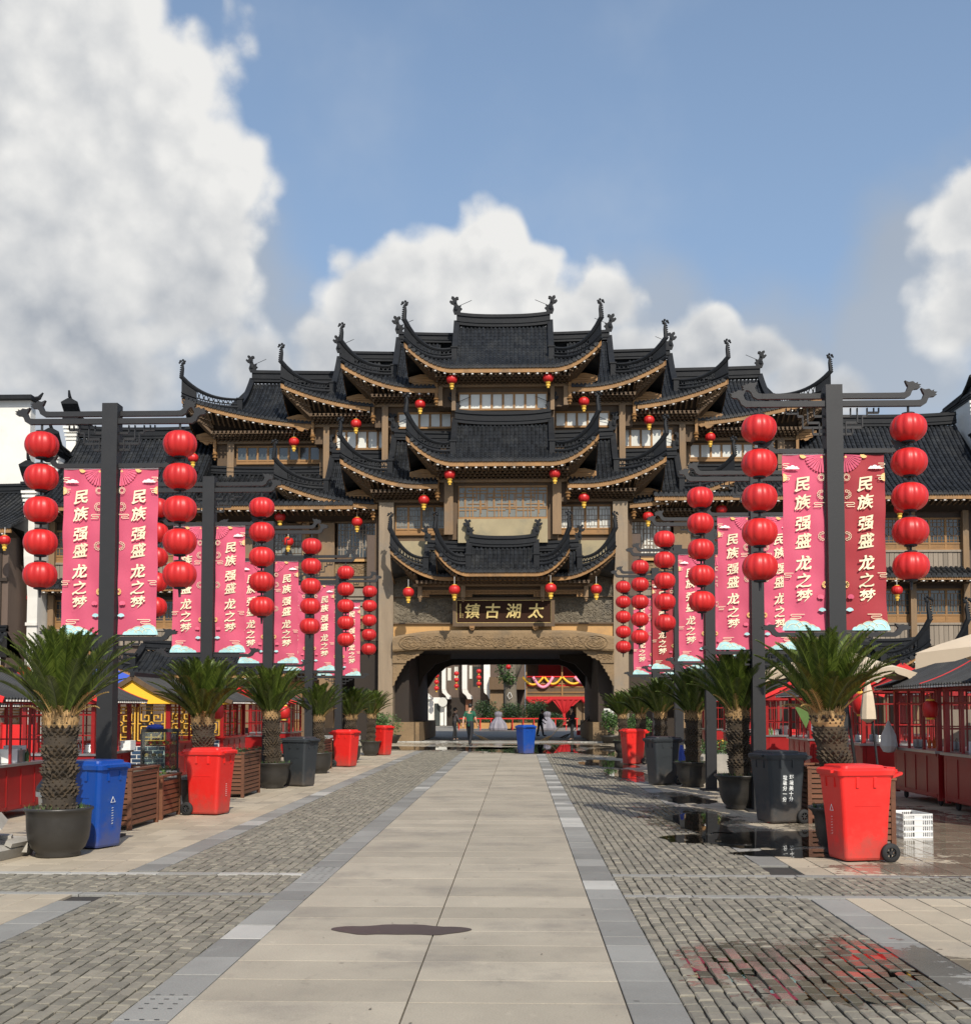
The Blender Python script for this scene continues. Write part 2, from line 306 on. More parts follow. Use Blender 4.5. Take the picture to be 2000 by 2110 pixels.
# ---------------------------------------------------------------- mesh helpers
WL = {}
class MB:
    def __init__(s): s.v = []; s.f = []; s.mi = []
    def add(s, vs, fs, mi=0):
        o = len(s.v); s.v.extend([tuple(v) for v in vs]); s.f.extend([tuple(i + o for i in f) for f in fs]); s.mi.extend([mi] * len(fs)); return s
    def box(s, x0, x1, y0, y1, z0, z1, mi=0):
        return s.add([(x0, y0, z0), (x1, y0, z0), (x1, y1, z0), (x0, y1, z0), (x0, y0, z1), (x1, y0, z1), (x1, y1, z1), (x0, y1, z1)],
                     [(0, 3, 2, 1), (4, 5, 6, 7), (0, 1, 5, 4), (1, 2, 6, 5), (2, 3, 7, 6), (3, 0, 4, 7)], mi)
    def cbox(s, c, sz, rot=None, mi=0):
        hx, hy, hz = sz[0] / 2, sz[1] / 2, sz[2] / 2
        vs = [Vector(p) for p in ((-hx, -hy, -hz), (hx, -hy, -hz), (hx, hy, -hz), (-hx, hy, -hz), (-hx, -hy, hz), (hx, -hy, hz), (hx, hy, hz), (-hx, hy, hz))]
        if rot is not None:
            mt = Euler(rot).to_matrix() if not isinstance(rot, Matrix) else rot
            vs = [mt @ v for v in vs]
        c = Vector(c)
        return s.add([v + c for v in vs], [(0, 3, 2, 1), (4, 5, 6, 7), (0, 1, 5, 4), (1, 2, 6, 5), (2, 3, 7, 6), (3, 0, 4, 7)], mi)
    def bar(s, a, b, w, h=None, up=(0, 0, 1), mi=0):
        a = Vector(a); b = Vector(b); h = h or w; d = (b - a)
        if d.length < 1e-6: return s
        dn = d.normalized(); up = Vector(up)
        if abs(dn.dot(up)) > 0.98: up = Vector((0, 1, 0))
        sx = dn.cross(up).normalized(); sy = sx.cross(dn).normalized()
        vs = []
        for p in (a, b):
            for (i, j) in ((-1, -1), (1, -1), (1, 1), (-1, 1)): vs.append(p + sx * (i * w / 2) + sy * (j * h / 2))
        return s.add(vs, [(3, 2, 1, 0), (4, 5, 6, 7), (0, 1, 5, 4), (1, 2, 6, 5), (2, 3, 7, 6), (3, 0, 4, 7)], mi)
    def tube(s, pts, rad, n=8, cap=True, mi=0):
        pts = [Vector(p) for p in pts]; k = len(pts); vs = []; fs = []
        rr = rad if isinstance(rad, (list, tuple)) else [rad] * k
        pn = None
        for i, p in enumerate(pts):
            d = (pts[min(i + 1, k - 1)] - pts[max(i - 1, 0)]).normalized()
            if pn is None:
                a = Vector((0, 0, 1)) if abs(d.z) < 0.9 else Vector((0, 1, 0))
                pn = d.cross(a).normalized()
            pn = (pn - d * pn.dot(d)).normalized(); q = d.cross(pn)
            for j in range(n):
                an = 2 * math.pi * j / n; vs.append(p + (pn * math.cos(an) + q * math.sin(an)) * rr[i])
        for i in range(k - 1):
            for j in range(n):
                a = i * n + j; b = i * n + (j + 1) % n; fs.append((a, b, b + n, a + n))
        if cap: fs.append(tuple(range(n))[::-1]); fs.append(tuple((k - 1) * n + j for j in range(n)))
        return s.add(vs, fs, mi)
    def lathe(s, prof, n=24, c=(0, 0, 0), mi=0, lean=(0, 0), capb=True, capt=True):
        vs = []; fs = []; k = len(prof)
        for (r, z) in prof:
            for j in range(n):
                an = 2 * math.pi * j / n
                vs.append((c[0] + r * math.cos(an) + lean[0] * z, c[1] + r * math.sin(an) + lean[1] * z, c[2] + z))
        for i in range(k - 1):
            for j in range(n):
                a = i * n + j; b = i * n + (j + 1) % n; fs.append((a, b, b + n, a + n))
        if capb: fs.append(tuple(range(n))[::-1])
        if capt: fs.append(tuple((k - 1) * n + j for j in range(n)))
        return s.add(vs, fs, mi)
    def ell(s, c, r, n=10, m=6, mi=0):
        prof = [(math.sin(math.pi * i / m) * 1.0, -math.cos(math.pi * i / m)) for i in range(m + 1)]
        vs = []; fs = []
        for (a, z) in prof:
            for j in range(n):
                an = 2 * math.pi * j / n; vs.append((c[0] + r[0] * a * math.cos(an), c[1] + r[1] * a * math.sin(an), c[2] + r[2] * z))
        for i in range(m):
            for j in range(n):
                a = i * n + j; b = i * n + (j + 1) % n; fs.append((a, b, b + n, a + n))
        return s.add(vs, fs, mi)
    def prism(s, poly, y0, y1, fx=None, mi=0):        # poly in (x, z), extruded along y
        n = len(poly); fx = fx or (lambda x, y, z: (x, y, z))
        vs = [fx(x, y0, z) for x, z in poly] + [fx(x, y1, z) for x, z in poly]
        fs = [tuple(range(n)), tuple(range(2 * n - 1, n - 1, -1))] + [(i, i + n, (i + 1) % n + n, (i + 1) % n) for i in range(n)]
        return s.add(vs, fs, mi)
    def grid(s, rows, mi=0):
        n = len(rows[0]); vs = [p for r in rows for p in r]; fs = []
        for i in range(len(rows) - 1):
            for j in range(n - 1):
                a = i * n + j; fs.append((a, a + 1, a + n + 1, a + n))
        return s.add(vs, fs, mi)
    def xf(s, mt):
        s.v = [tuple(mt @ Vector(v)) for v in s.v]; return s
    def build(s, name, mats, parent=None, smooth=False, kind=None, label=None):
        me = bpy.data.meshes.new(name)
        o = WL.get(parent, Vector((0, 0, 0)))
        me.from_pydata([(v[0] - o.x, v[1] - o.y, v[2] - o.z) for v in s.v], [], s.f)
        if isinstance(mats, str): mats = [mats]
        for m_ in mats: me.materials.append(M[m_])
        if len(mats) > 1: me.polygons.foreach_set('material_index', s.mi)
        if smooth: me.polygons.foreach_set('use_smooth', [True] * len(s.f))
        me.update()
        ob = bpy.data.objects.new(name, me); COL.objects.link(ob)
        if parent is not None: ob.parent = parent; WL[ob] = o
        if kind: ob['kind'] = kind
        if label: ob['label'] = label
        return ob
def put(name, me, parent=None, loc=(0, 0, 0), rot=(0, 0, 0), scl=None):
    ob = bpy.data.objects.new(name, me); COL.objects.link(ob)
    if parent is not None: ob.parent = parent
    ob.location = loc; ob.rotation_euler = rot
    if scl: ob.scale = scl
    return ob
def tag(o, label=None, cat=None, group=None, kind=None):
    if label: o['label'] = label
    if cat: o['category'] = cat
    if group: o['group'] = group
    if kind: o['kind'] = kind
    return o
def thing(name, label, cat, loc=(0, 0, 0), rz=0, group=None):
    o = bpy.data.objects.new(name, None); COL.objects.link(o); o.location = loc; o.rotation_euler = (0, 0, rz)
    o.empty_display_size = .2
    WL[o] = Vector(loc) if rz == 0 else Vector((0, 0, 0))
    return tag(o, label, cat, group)
KIDS = {}
def copy_tree(o, parent=None):
    c = o.copy(); COL.objects.link(c); c.parent = parent
    for ch in o.children: copy_tree(ch, c)
    return c
def clone(root, loc, rz=0, label=None, group=None, scl=None):
    c = copy_tree(root); c.location = loc; c.rotation_euler = (0, 0, rz)
    if scl: c.scale = (scl, scl, scl) if not isinstance(scl, tuple) else scl
    if label: c['label'] = label
    if group: c['group'] = group
    return c
def glyph(ch, size, depth=0.0, offset=0.0, shear=0.0):
    cu = bpy.data.curves.new('glyph', 'FONT'); cu.body = ch; cu.size = size; cu.extrude = depth; cu.offset = offset; cu.shear = shear
    cu.align_x = 'CENTER'; cu.resolution_u = 2
    ob = bpy.data.objects.new('glyph', cu); COL.objects.link(ob)
    me = bpy.data.meshes.new_from_object(ob); bpy.data.objects.remove(ob); bpy.data.curves.remove(cu)
    ys = [v.co.y for v in me.vertices]; xs = [v.co.x for v in me.vertices]
    if ys:
        cy = (min(ys) + max(ys)) / 2; cx = (min(xs) + max(xs)) / 2
        for v in me.vertices: x, y, z = v.co; v.co = (x - cx, -z, y - cy)      # stands up, faces -y
    me.materials.clear()
    return me
# ================================================================ ground and paving
MB().box(-420, 420, -60, 700, -0.3, -0.035).build('ground', 'plaza_ground', kind='structure')
def in_view(x, y, z=0.0, mg=30):
    v = CM.transposed() @ Vector((x, y, z - CAMH))
    if v.z >= -0.1: return False
    px = PPX + FPX * v.x / -v.z; py = PPY - FPX * v.y / -v.z
    return -mg < px < 2000 + mg and -mg < py < 2110 + mg
def paver(mb, cx, cy, lx, ly, zt=0.0, tx=0.0, ty=0.0, bev=0.008, mi=0):
    hx, hy = lx / 2, ly / 2; vs = []
    for (ins, z) in ((0, -0.03), (0, zt - bev * .7), (bev, zt)):
        for (i, j) in ((-1, -1), (1, -1), (1, 1), (-1, 1)):
            x = i * (hx - ins); y = j * (hy - ins)
            vs.append((cx + x, cy + y, z + (tx * y + ty * x if z > -0.02 else 0)))
    fs = [(8, 9, 10, 11)]
    for k in (0, 4):
        for i in range(4): fs.append((k + i, k + (i + 1) % 4, k + 4 + (i + 1) % 4, k + 4 + i))
    mb.add(vs, fs, mi)
def shared_paver(lx, ly, m_, bev=.008):
    mb = MB(); paver(mb, 0, 0, lx, ly, 0, 0, 0, bev)
    me = bpy.data.meshes.new('paver'); me.from_pydata(mb.v, [], mb.f); me.materials.append(M[m_]); me.update(); return me
PIECES = {'slab': [], 'kerb_stone': [], 'cobble': [], 'paving_stone': []}
def add_piece(kind, parent, x, y, lx, ly, zt, m_, bev=.008, tx=0, ty=0):
    PIECES[kind].append((parent, x, y, lx, ly, zt, m_, bev, tx, ty))
def bed(name, x0, x1, y0, y1):
    return MB().add([(x0, y0, -0.022), (x1, y0, -0.022), (x1, y1, -0.022), (x0, y1, -0.022)], [(0, 1, 2, 3)]).build(name, 'joint_soil', kind='structure')
rg = random.Random(3)
YA, YB = 4.4, 53.6
CB0, CB1 = 10.0, 11.36                                # the cross band of cobbles
cp = bed('central_path', -1.845, 0.592, YA, YB)
y = YA
while y < YB - .3:
    L = 0.51 + rg.uniform(-.012, .012)
    for (a, b) in ((-1.845, -0.63), (-0.63, 0.592)):
        add_piece('slab', cp, (a + b) / 2, y + L / 2, b - a - .010, L - .009, rg.uniform(-.0012, .0012), 'slab_stone', .0025)
    y += L
for (a, b, cut) in ((-2.149, -1.845, 0), (0.592, 0.909, 0), (-3.95, -3.65, 1), (2.50, 2.81, 1)):
    ks = bed('kerb_strip', a, b, YA, YB); y = YA
    while y < YB - .3:
        L = rg.choice((.5, .52, .52, .3 if a == .592 else .6, .75 if cut else .5))
        if not (cut and CB0 - .45 < y < CB1):
            m_ = 'grey_stone'
            if a == .592 and rg.random() < .2 or rg.random() < .03: m_ = 'pale_stone'
            add_piece('kerb_stone', ks, (a + b) / 2, y + L / 2, b - a - .008, L - .008, rg.uniform(-.002, .002), m_, .004)
        y += L
def cobble_field(a, b, y0, y1, par=None):
    par = par or bed('cobble_field', a, b, y0, y1); n = round((b - a) / .092); wd = (b - a) / n
    for i in range(n):
        y = y0 - rg.uniform(0, .18); x = a + (i + .5) * wd
        while y < y1:
            L = rg.uniform(.13, .18); ya, yb = max(y, y0), min(y + L, y1)
            if yb - ya > .05:
                add_piece('cobble', par, x + rg.uniform(-.002, .002), (ya + yb) / 2, wd - rg.uniform(.008, .014), yb - ya - rg.uniform(.004, .009), rg.uniform(-.005, .004),
                          'cobble_stone', rg.uniform(.006, .012), rg.uniform(-.035, .035), rg.uniform(-.05, .05))
            y += L
    return par
for (a, b) in ((-3.65, -2.149), (.909, 2.50)):
    cobble_field(a, b, YA, CB0); cobble_field(a, b, CB1, YB)
for (a, b) in ((-12.6, -2.149), (.909, 11.9)):
    cb = cobble_field(a, b, CB0 + .14, CB1 - .14)
    for yy in (CB0, CB1 - .135):
        x = a; ks = bed('kerb_strip', a, b, yy, yy + .135)
        while x < b - .2:
            L = rg.choice((.6, .9, 1.2)); e = min(x + L, b)
            m_ = 'pale_stone' if (yy > 11 and (x < -3.9 or -3.3 < x < -2 or 1.7 < x < 2.6)) else 'grey_stone'
            add_piece('kerb_stone', ks, (x + e) / 2, yy + .0675, e - x - .01, .127, rg.uniform(-.002, .002), m_, .004); x = e
for (a, b) in ((-12.55, -3.95), (2.81, 11.91)):
    for (y0, y1) in ((YA, CB0), (CB1, YB)):
        tp = bed('side_pavement', a, b, y0, y1); n = round((b - a) / .3); wd = (b - a) / n
        for i in range(n):
            y = y0 - rg.uniform(0, .5); x = a + (i + .5) * wd
            while y < y1:
                ya, yb = max(y, y0), min(y + .6, y1)
                if yb - ya > .1: add_piece('paving_stone', tp, x, (ya + yb) / 2, wd - .011, yb - ya - .011, rg.uniform(-.0015, .0015), 'tan_stone', .004)
                y += .6
shared = {}
for kind, lst in PIECES.items():
    vis = [q for q in lst if in_view(q[1], q[2])]; hid = [q for q in lst if not in_view(q[1], q[2])]
    vis.sort(key=lambda q: (q[2] * q[2] + q[1] * q[1]) ** .5 - 0.2 * (q[3] > 1))
    near, far = vis[:298], vis[298:] + hid
    for (par, x, yy, lx, ly, zt, m_, bev, tx, ty) in near:
        key = (kind, round(lx, 2), round(ly, 2), m_)
        if key not in shared: shared[key] = shared_paver(lx, ly, m_, bev)
        put(kind, shared[key], par, (x, yy, zt), (tx, -ty, 0))
    groups = {}
    for q in far: groups.setdefault(q[0].name, []).append(q)
    for pn, qs in groups.items():
        ms = sorted(set(q[6] for q in qs)); mb = MB()
        for (par, x, yy, lx, ly, zt, m_, bev, tx, ty) in qs: paver(mb, x, yy, lx, ly, zt, tx, ty, bev, ms.index(m_))
        mb.build(kind, ms, bpy.data.objects[pn], kind='stuff')
# small drainage holes cut as dark studs in the grey strips
def studs(xc, y0, y1):
    mb = MB(); y = y0
    while y < y1:
        if rg.random() < .2:
            for r_ in range(4):
                for c_ in range(3):
                    x = xc - .08 + c_ * .08; yy = y + r_ * .1
                    mb.add([(x - .014, yy, .0035), (x + .014, yy, .0035), (x + .014, yy + .009, .0035), (x - .014, yy + .009, .0035)], [(0, 1, 2, 3)])
        y += .52
    mb.build('drain_holes', 'joint_soil', kind='stuff')
studs(-1.997, 5.2, 14); studs(.75, 5.2, 9.6)
def puddle(cx, cy, rx, ry, z, seed, m_='water'):
    r_ = random.Random(seed); n = 44; ph = [r_.uniform(0, 6.28) for _ in range(6)]
    pts = []
    for i in range(n):
        a = 2 * math.pi * i / n
        k = 1 + .16 * math.sin(2 * a + ph[0]) + .13 * math.sin(3 * a + ph[1]) + .10 * math.sin(5 * a + ph[2]) + .07 * math.sin(9 * a + ph[3]) + .05 * math.sin(14 * a + ph[4])
        pts.append((cx + rx * k * math.cos(a), cy + ry * k * math.sin(a), z))
    MB().add([(cx, cy, z)] + pts, [(0, i + 1, (i + 1) % n + 1) for i in range(n)]).build('water_puddle', m_, kind='structure')
puddle(3.0, 14.4, .95, 1.0, .0045, 1); puddle(2.6, 16.6, .42, 1.5, .0045, 2); puddle(3.05, 20.4, .35, 1.0, .0045, 3); puddle(2.6, 28.6, .4, 2.2, .0045, 4)
puddle(3.9, 41.5, 1.7, 4.6, .005, 5); puddle(.2, 44.5, 2.6, 3.0, .005, 6); puddle(-3.4, 46, 2.7, 2.0, .005, 7); puddle(2.05, 7.15, .85, .75, -.0052, 8)
puddle(1.6, 49, 2.2, 1.6, .005, 11); puddle(2.55, 33.5, .7, 2.4, .0045, 12); puddle(3.15, 13.0, .55, .45, .0045, 13)
# the damp patch left on the slabs
mat('damp_stain', (0.085, 0.062, 0.052), 0.45, 0.2, 4, coord='World')
r_ = random.Random(4); pts = []
for i in range(40):
    a = 2 * math.pi * i / 40; pts.append((-.88 + .52 * math.cos(a) * (1 + .04 * math.sin(3 * a)), 8.47 + (.19 + .025 * math.sin(5 * a) + .012 * math.sin(11 * a)) * math.sin(a), .0045))
MB().add(pts, [tuple(range(40))]).build('damp_patch', 'damp_stain', kind='structure')

# ================================================================ the gate tower
XC = -0.775
tower = thing('gate_tower', 'tall tiered wooden gate tower with black tiled swooping roofs over a wide arched passage', 'gate tower', (XC, 54, 0))
def ornament_fish(mb, x, y, z, sc, side):
    P = [(-.26, 0), (.12, -.02), (.2, .2), (.13, .42), (.17, .56), (.3, .6), (.4, .72), (.33, .80), (.24, .74), (.20, .82), (.30, .93), (.25, 1.04), (.13, 1.0), (.08, .92),
         (.0, 1.0), (-.12, .98), (-.13, .86), (-.03, .84), (-.02, .7), (-.06, .55), (-.14, .46), (-.28, .50), (-.22, .38), (-.34, .30), (-.24, .2)]
    mb.prism([(x + side * p * sc, z + q * sc) for p, q in P], y - .09 * sc, y + .09 * sc)
    mb.ell((x + side * .02 * sc, y, z + .3 * sc), (.16 * sc, .16 * sc, .22 * sc), 8, 5)
    mb.ell((x + side * .05 * sc, y, z + .62 * sc), (.1 * sc, .14 * sc, .12 * sc), 8, 5)
def roof(root, XC, yf, yr, ze, zr, Le, Lr, lift, rh, zb, Lw, yw, v0=.28, horn=1.0, rib=.2, hip=True, orn=.86, sides=(-1, 1), back=2.5, flare=.35, white=True,
         spear=True, uc=.5, name='roof', brackets=4, fasc=.2, bend=.3, ucut=0.0):
    def ys(u):
        s_ = max(0.0, (abs(u) - uc * Le) / ((1 - uc) * Le)) if hip else 0.0
        return yf - flare * s_ * s_, s_ * s_
    def S(u, v):
        y0, q = ys(u); return Vector((XC + u, y0 + (yr - y0) * v, ze + lift * q * (1 - v) ** 2 + (zr - ze) * ((1 - bend) * v + bend * v * v)))
    def vm(u):
        if not hip or abs(u) <= Lr: return 1.0
        return max(0.0, v0 * (1 - (abs(u) - Lr) / (Le - Lr)))
    us = sorted(set([-Le + 2 * Le * i / 48 for i in range(49)] + [-Lr, Lr]))
    halves = [us] if not ucut else [sorted([u for u in us if u < -ucut] + [-ucut]), sorted([u for u in us if u > ucut] + [ucut])]
    # pan surface (front) + plain back and side slopes
    mb = MB(); rows = []
    for i in range(9): rows.append([S(u, vm(u) * i / 8) for u in us])
    for hv in halves: mb.grid([[S(u, vm(u) * i / 8) for u in hv] for i in range(9)])
    yb = 2 * yr - yf
    mb.grid([[Vector((p.x, yb - (p.y - yf), p.z)) for p in r] for r in rows][::-1])
    if hip:
        for sd_ in (-1, 1):
            hipc = [S(sd_ * (Lr + (Le - Lr) * k / 8), v0 * (1 - k / 8)) for k in range(9)]
            hipb = [Vector((p.x, yb - (p.y - yf), p.z)) for p in hipc]
            eave = [Vector((hipc[-1].x, hipc[-1].y + (hipb[-1].y - hipc[-1].y) * t / 8, hipc[-1].z - lift * (1 - abs(2 * t / 8 - 1) ** 3))) for t in range(9)]
            top = [hipc[0].lerp(hipb[0], t / 8) for t in range(9)]
            mb.grid([[top[t].lerp(eave[t], k / 4) if 0 < t < 8 else (hipc if t == 0 else hipb)[k * 2] for t in range(9)] for k in range(5)])
            a = S(sd_ * Lr, 1); b = S(sd_ * Lr, v0); c = Vector((b.x, yb - (b.y - yf), b.z))
            mb.add([a, b, c], [(0, 1, 2)])
    else:
        for sd_ in (-1, 1):
            a = S(sd_ * Le, 1); b = S(sd_ * Le, 0); c = Vector((b.x, yb, b.z)); mb.add([a, b, c], [(0, 1, 2)])
    # underside of the slope
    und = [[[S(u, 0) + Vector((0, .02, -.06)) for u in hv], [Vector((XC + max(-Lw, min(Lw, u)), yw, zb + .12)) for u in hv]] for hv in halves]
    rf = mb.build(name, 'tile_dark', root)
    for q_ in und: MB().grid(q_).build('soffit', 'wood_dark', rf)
    # tube tiles
    mb = MB(); n = int(2 * Le / rib); rr = rib * .35
    for i in range(n + 1):
        u = -Le + .06 + (2 * Le - .12) * i / n; vmx = vm(u)
        if abs(u) < ucut: continue
        L = (S(u, vmx) - S(u, 0)).length
        if L < .06: continue
        nt = max(1, int(L / .26))
        for k in range(nt):
            for (t, sc) in ((k, 1.18), (k + 1.02, .98)):
                p = S(u, vmx * min(1, t / nt)); q = S(u, min(1, vmx * t / nt + .02)); d = (q - p).normalized() if (q - p).length > 1e-6 else Vector((0, .7, .7))
                nn = Vector((1, 0, 0)).cross(d).normalized()
                if nn.z < 0: nn = -nn
                for a in (0, 50, 90, 130, 180):
                    mb.v.append(tuple(p + Vector((math.cos(R(a)) * rr * sc, 0, 0)) + nn * (math.sin(R(a)) * rr * sc)))
            o = len(mb.v) - 10
            for a in range(4): mb.f.append((o + a, o + a + 1, o + a + 6, o + a + 5))
            mb.f.append((o, o + 1, o + 2, o + 3, o + 4)); mb.mi += [0] * 5
        p = S(u, 0)                                               # round end cap and drip tile between
        o = len(mb.v)
        for k in range(8): mb.v.append((p.x + math.cos(math.pi * k / 4) * rr * 1.3, p.y - .03, p.z + .015 + math.sin(math.pi * k / 4) * rr * 1.3))
        mb.f.append(tuple(range(o, o + 8))); mb.mi.append(0)
        for k in range(8): mb.v.append((mb.v[o + k][0], p.y + .06, mb.v[o + k][2]))
        for k in range(8): mb.f.append((o + k, o + (k + 1) % 8, o + 8 + (k + 1) % 8, o + 8 + k)); mb.mi.append(0)
        if i < n:
            q = S(u + rib / 2, 0); o = len(mb.v)
            mb.v += [(q.x - rib * .32, q.y - .02, q.z + .0), (q.x + rib * .32, q.y - .02, q.z), (q.x, q.y - .03, q.z - rib * .5)]; mb.f.append((o, o + 1, o + 2)); mb.mi.append(0)
    mb.build('roof_tiles', 'tile_dark', rf, kind='stuff')
    # fascia and rafter ends
    mb = MB(); ul = [-Le + 2 * Le * i / 40 for i in range(41)]
    for i in range(40):
        if abs(ul[i] + ul[i + 1]) / 2 < ucut:
            if mb.v: mb.build('fascia_board', 'wood_gold', rf); mb = MB()
            continue
        a = S(ul[i], 0); b = S(ul[i + 1], 0)
        z0, z1 = -.08 - fasc, -.05
        mb.add([a + Vector((0, .03, z0)), b + Vector((0, .03, z0)), b + Vector((0, .03, z1)), a + Vector((0, .03, z1)),
                a + Vector((0, .12, z0)), b + Vector((0, .12, z0)), b + Vector((0, .12, z1)), a + Vector((0, .12, z1))], [(0, 1, 2, 3), (1, 0, 4, 5), (3, 2, 6, 7), (5, 4, 7, 6)])
    if hip:
        for sd_ in (-1, 1):
            c = S(sd_ * Le, 0); side_ = MB()
            for t in range(8):
                yy0 = c.y + (yb - yf + .35 * 2) * t / 8; yy1 = c.y + (yb - yf + .7) * (t + 1) / 8
                f0 = lift * (1 - abs(2 * t / 8 - 1) ** 3); f1 = lift * (1 - abs(2 * (t + 1) / 8 - 1) ** 3)
                x = c.x - sd_ * .04
                side_.add([(x, yy0, c.z - f0 - .26), (x, yy1, c.z - f1 - .26), (x, yy1, c.z - f1 - .05), (x, yy0, c.z - f0 - .05)], [(0, 1, 2, 3)])
            side_.build('side_fascia', 'wood_gold', rf)
    mb.build('fascia_board', 'wood_gold', rf)
    if white:
        mb = MB(); u = -Le * .97
        while u < Le * .97:
            p = S(u, 0); u += .44
            if abs(u - .44) > ucut: mb.cbox((p.x, p.y + .16, p.z - .11 - fasc), (.10, .2, .065))
        mb.build('rafter_end', 'rafter_white', rf, kind='stuff')
        mb = MB(); u = -Le * .97 + .135
        while u < Le * .97:
            p = S(u, 0); w_ = Vector((XC + max(-Lw, min(Lw, u)), yw, zb + .2)); a = p + Vector((0, .08, -.12 - fasc)); u += .27
            if abs(u - .27) > ucut: mb.bar(a, a.lerp(w_, .45), .08, .08)
        mb.build('rafter', 'wood_brown', rf, kind='stuff')
    if brackets:
        mb = MB(); stp = .21; nb_ = int(2 * Lw / stp)
        y0 = yf + .25; z1 = ze - .12 - fasc
        for r_ in range(brackets):
            t = (r_ + .5) / brackets; yy = y0 + (yw - y0) * t - .05; zc = z1 + (zb - z1) * t
            for i in range(nb_ + 1):
                u = -Lw + 2 * Lw * (i + (.5 if r_ % 2 else 0)) / nb_
                if abs(u) > Lw or abs(u) < ucut: continue
                mb.cbox((XC + u, yy, zc), (.085, .2, .11)); mb.cbox((XC + u, yy - .02, zc + .075), (.14, .12, .04))
            for sg_ in (-1, 1): xx_ = sorted((XC + sg_ * ucut, XC + sg_ * Lw)); mb.box(xx_[0], xx_[1], yy + .04, yy + .1, zc - .03, zc + .02)
        for sd_ in (-1, 1):                                       # fan of corner bracket arms
            for k in range(7):
                u = Lw + (Le - Lw) * (k + .7) / 7.5; p = S(sd_ * u, 0)
                q = Vector((XC + sd_ * (Lw + .04), yw - .05 - .1 * k, zb + .05 + .03 * k))
                a = p + Vector((0, .18, -.16 - fasc)); mb.bar(q, a, .10, .12)
                mb.cbox(q.lerp(a, .5), (.16, .18, .13)); mb.cbox(q.lerp(a, .75), (.14, .16, .11))
        mb.build('bracket_set', 'wood_brown', rf, kind='stuff')
    # main ridge
    if rh > 0:
        mb = MB(); K = 16; LL = Lr
        for (dz0, dz1, th) in ((0, .24, .34), (.24, .30, .42), (.30, .72, .26), (.72, .80, .38), (.80, 1.0, .24)):
            rows = []
            for (yy, h_) in ((-th / 2, dz0), (-th / 2, dz1), (th / 2, dz1), (th / 2, dz0)):
                rows.append([Vector((XC - LL + 2 * LL * k / K, yr + yy, zr - .04 + rh * h_ + .22 * rh * abs(2 * k / K - 1) ** 2.6)) for k in range(K + 1)])
            mb.grid(rows)
            for e in (0, K): mb.add([r[e] for r in rows], [(0, 1, 2, 3)])
        mb.build('main_ridge', 'ridge_dark', rf)
        if orn:
            for sd_ in (-1, 1):
                mb = MB(); ornament_fish(mb, XC + sd_ * (LL + .02), yr, zr + rh * 1.05, orn if isinstance(orn, float) else 1.0, sd_)
                if spear: mb.tube([(XC + sd_ * (LL - .05), yr, zr + rh * 1.1 + .35), (XC + sd_ * (LL - .75), yr - .1, zr + rh * 1.1 + .62)], .014, 5)
                mb.build('ridge_ornament', 'ridge_dark', rf)
    # descending ridges and hip ridges with pierced work and upturned horns
    if hip:
        for sd_ in (-1, 1):
            mb = MB(); K = 8
            pts = [S(sd_ * Lr, 1 - (1 - v0) * k / K) for k in range(K + 1)]
            for k in range(K):
                a, b = pts[k] + Vector((0, 0, .13)), pts[k + 1] + Vector((0, 0, .13)); mb.bar(a, b, .2, .34)
                mb.bar(a + Vector((0, 0, .2)), b + Vector((0, 0, .2)), .28, .06)
            e = pts[-1]; mb.cbox(e + Vector((0, -.03, .2)), (.26, .2, .62)); mb.cbox(e + Vector((0, -.03, .54)), (.34, .28, .07))
            mb.build('descending_ridge', 'ridge_dark', rf)
            mb = MB(); K = 12; lo = []; up = []
            for k in range(K + 1):
                s_ = k / K; p = S(sd_ * (Lr + (Le - Lr) * s_), v0 * (1 - s_))
                lo.append(p + Vector((0, -.02, .1))); up.append(p + Vector((0, -.02, .10 + .42 * horn ** .5 * (1 - .25 * s_) + .62 * horn * s_ ** 3)))
            mb.tube(lo, .085, 6); mb.tube(up, [.06 + .05 * (k / K) for k in range(K + 1)], 6)
            mb.tube([p + Vector((0, -.04, .16)) for p in lo], .035, 5)
            for k in range(K):
                if k / K > .70:
                    mb.add([lo[k], lo[k + 1], up[k + 1], up[k]], [(0, 1, 2, 3)])
                    mb.add([lo[k] + Vector((0, .08, 0)), lo[k + 1] + Vector((0, .08, 0)), up[k + 1] + Vector((0, .08, 0)), up[k] + Vector((0, .08, 0))], [(3, 2, 1, 0)])
                else:
                    mb.bar(lo[k], up[k + 1], .035); mb.bar(up[k], lo[k + 1], .035)
                    c = (lo[k] + up[k + 1]) / 2; mb.ell(c, (.055, .03, .055), 6, 4)
            c = up[-1]; h = horn
            hp = [up[-2], c, c + Vector((-sd_ * .02 * h, 0, .22 * h)), c + Vector((-sd_ * .05 * h, 0, .42 * h)), c + Vector((-sd_ * .045 * h, 0, .58 * h)), c + Vector((sd_ * .0, 0, .70 * h))]
            mb.tube(hp, [.11, .12, .10, .08, .065, .05], 6)
            for k in range(7): q = hp[1].lerp(hp[4], k / 6); mb.ell(q + Vector((sd_ * .09 * h, 0, 0)), (.045, .05, .035), 6, 4)
            for (dx, dz, r_) in ((.1, .72, .09), (-.06, .80, .075), (.06, .86, .06), (.16, .80, .05), (-.12, .72, .045)):
                mb.ell(c + Vector((-sd_ * dx * h, 0, dz * h)), (r_ * h, .06 * h, r_ * h), 7, 5)
            mb.build('hip_ridge', 'ridge_dark', rf)
            mb = MB(); p = S(sd_ * Le, 0); q = Vector((XC + sd_ * Lw, yw + .1, zb + .1))     # big corner beam below the tip
            mb.bar(q, p + Vector((-sd_ * .12, .15, -.3)), .2, .26); mb.build('corner_beam', 'wood_brown', rf)
    return rf, S
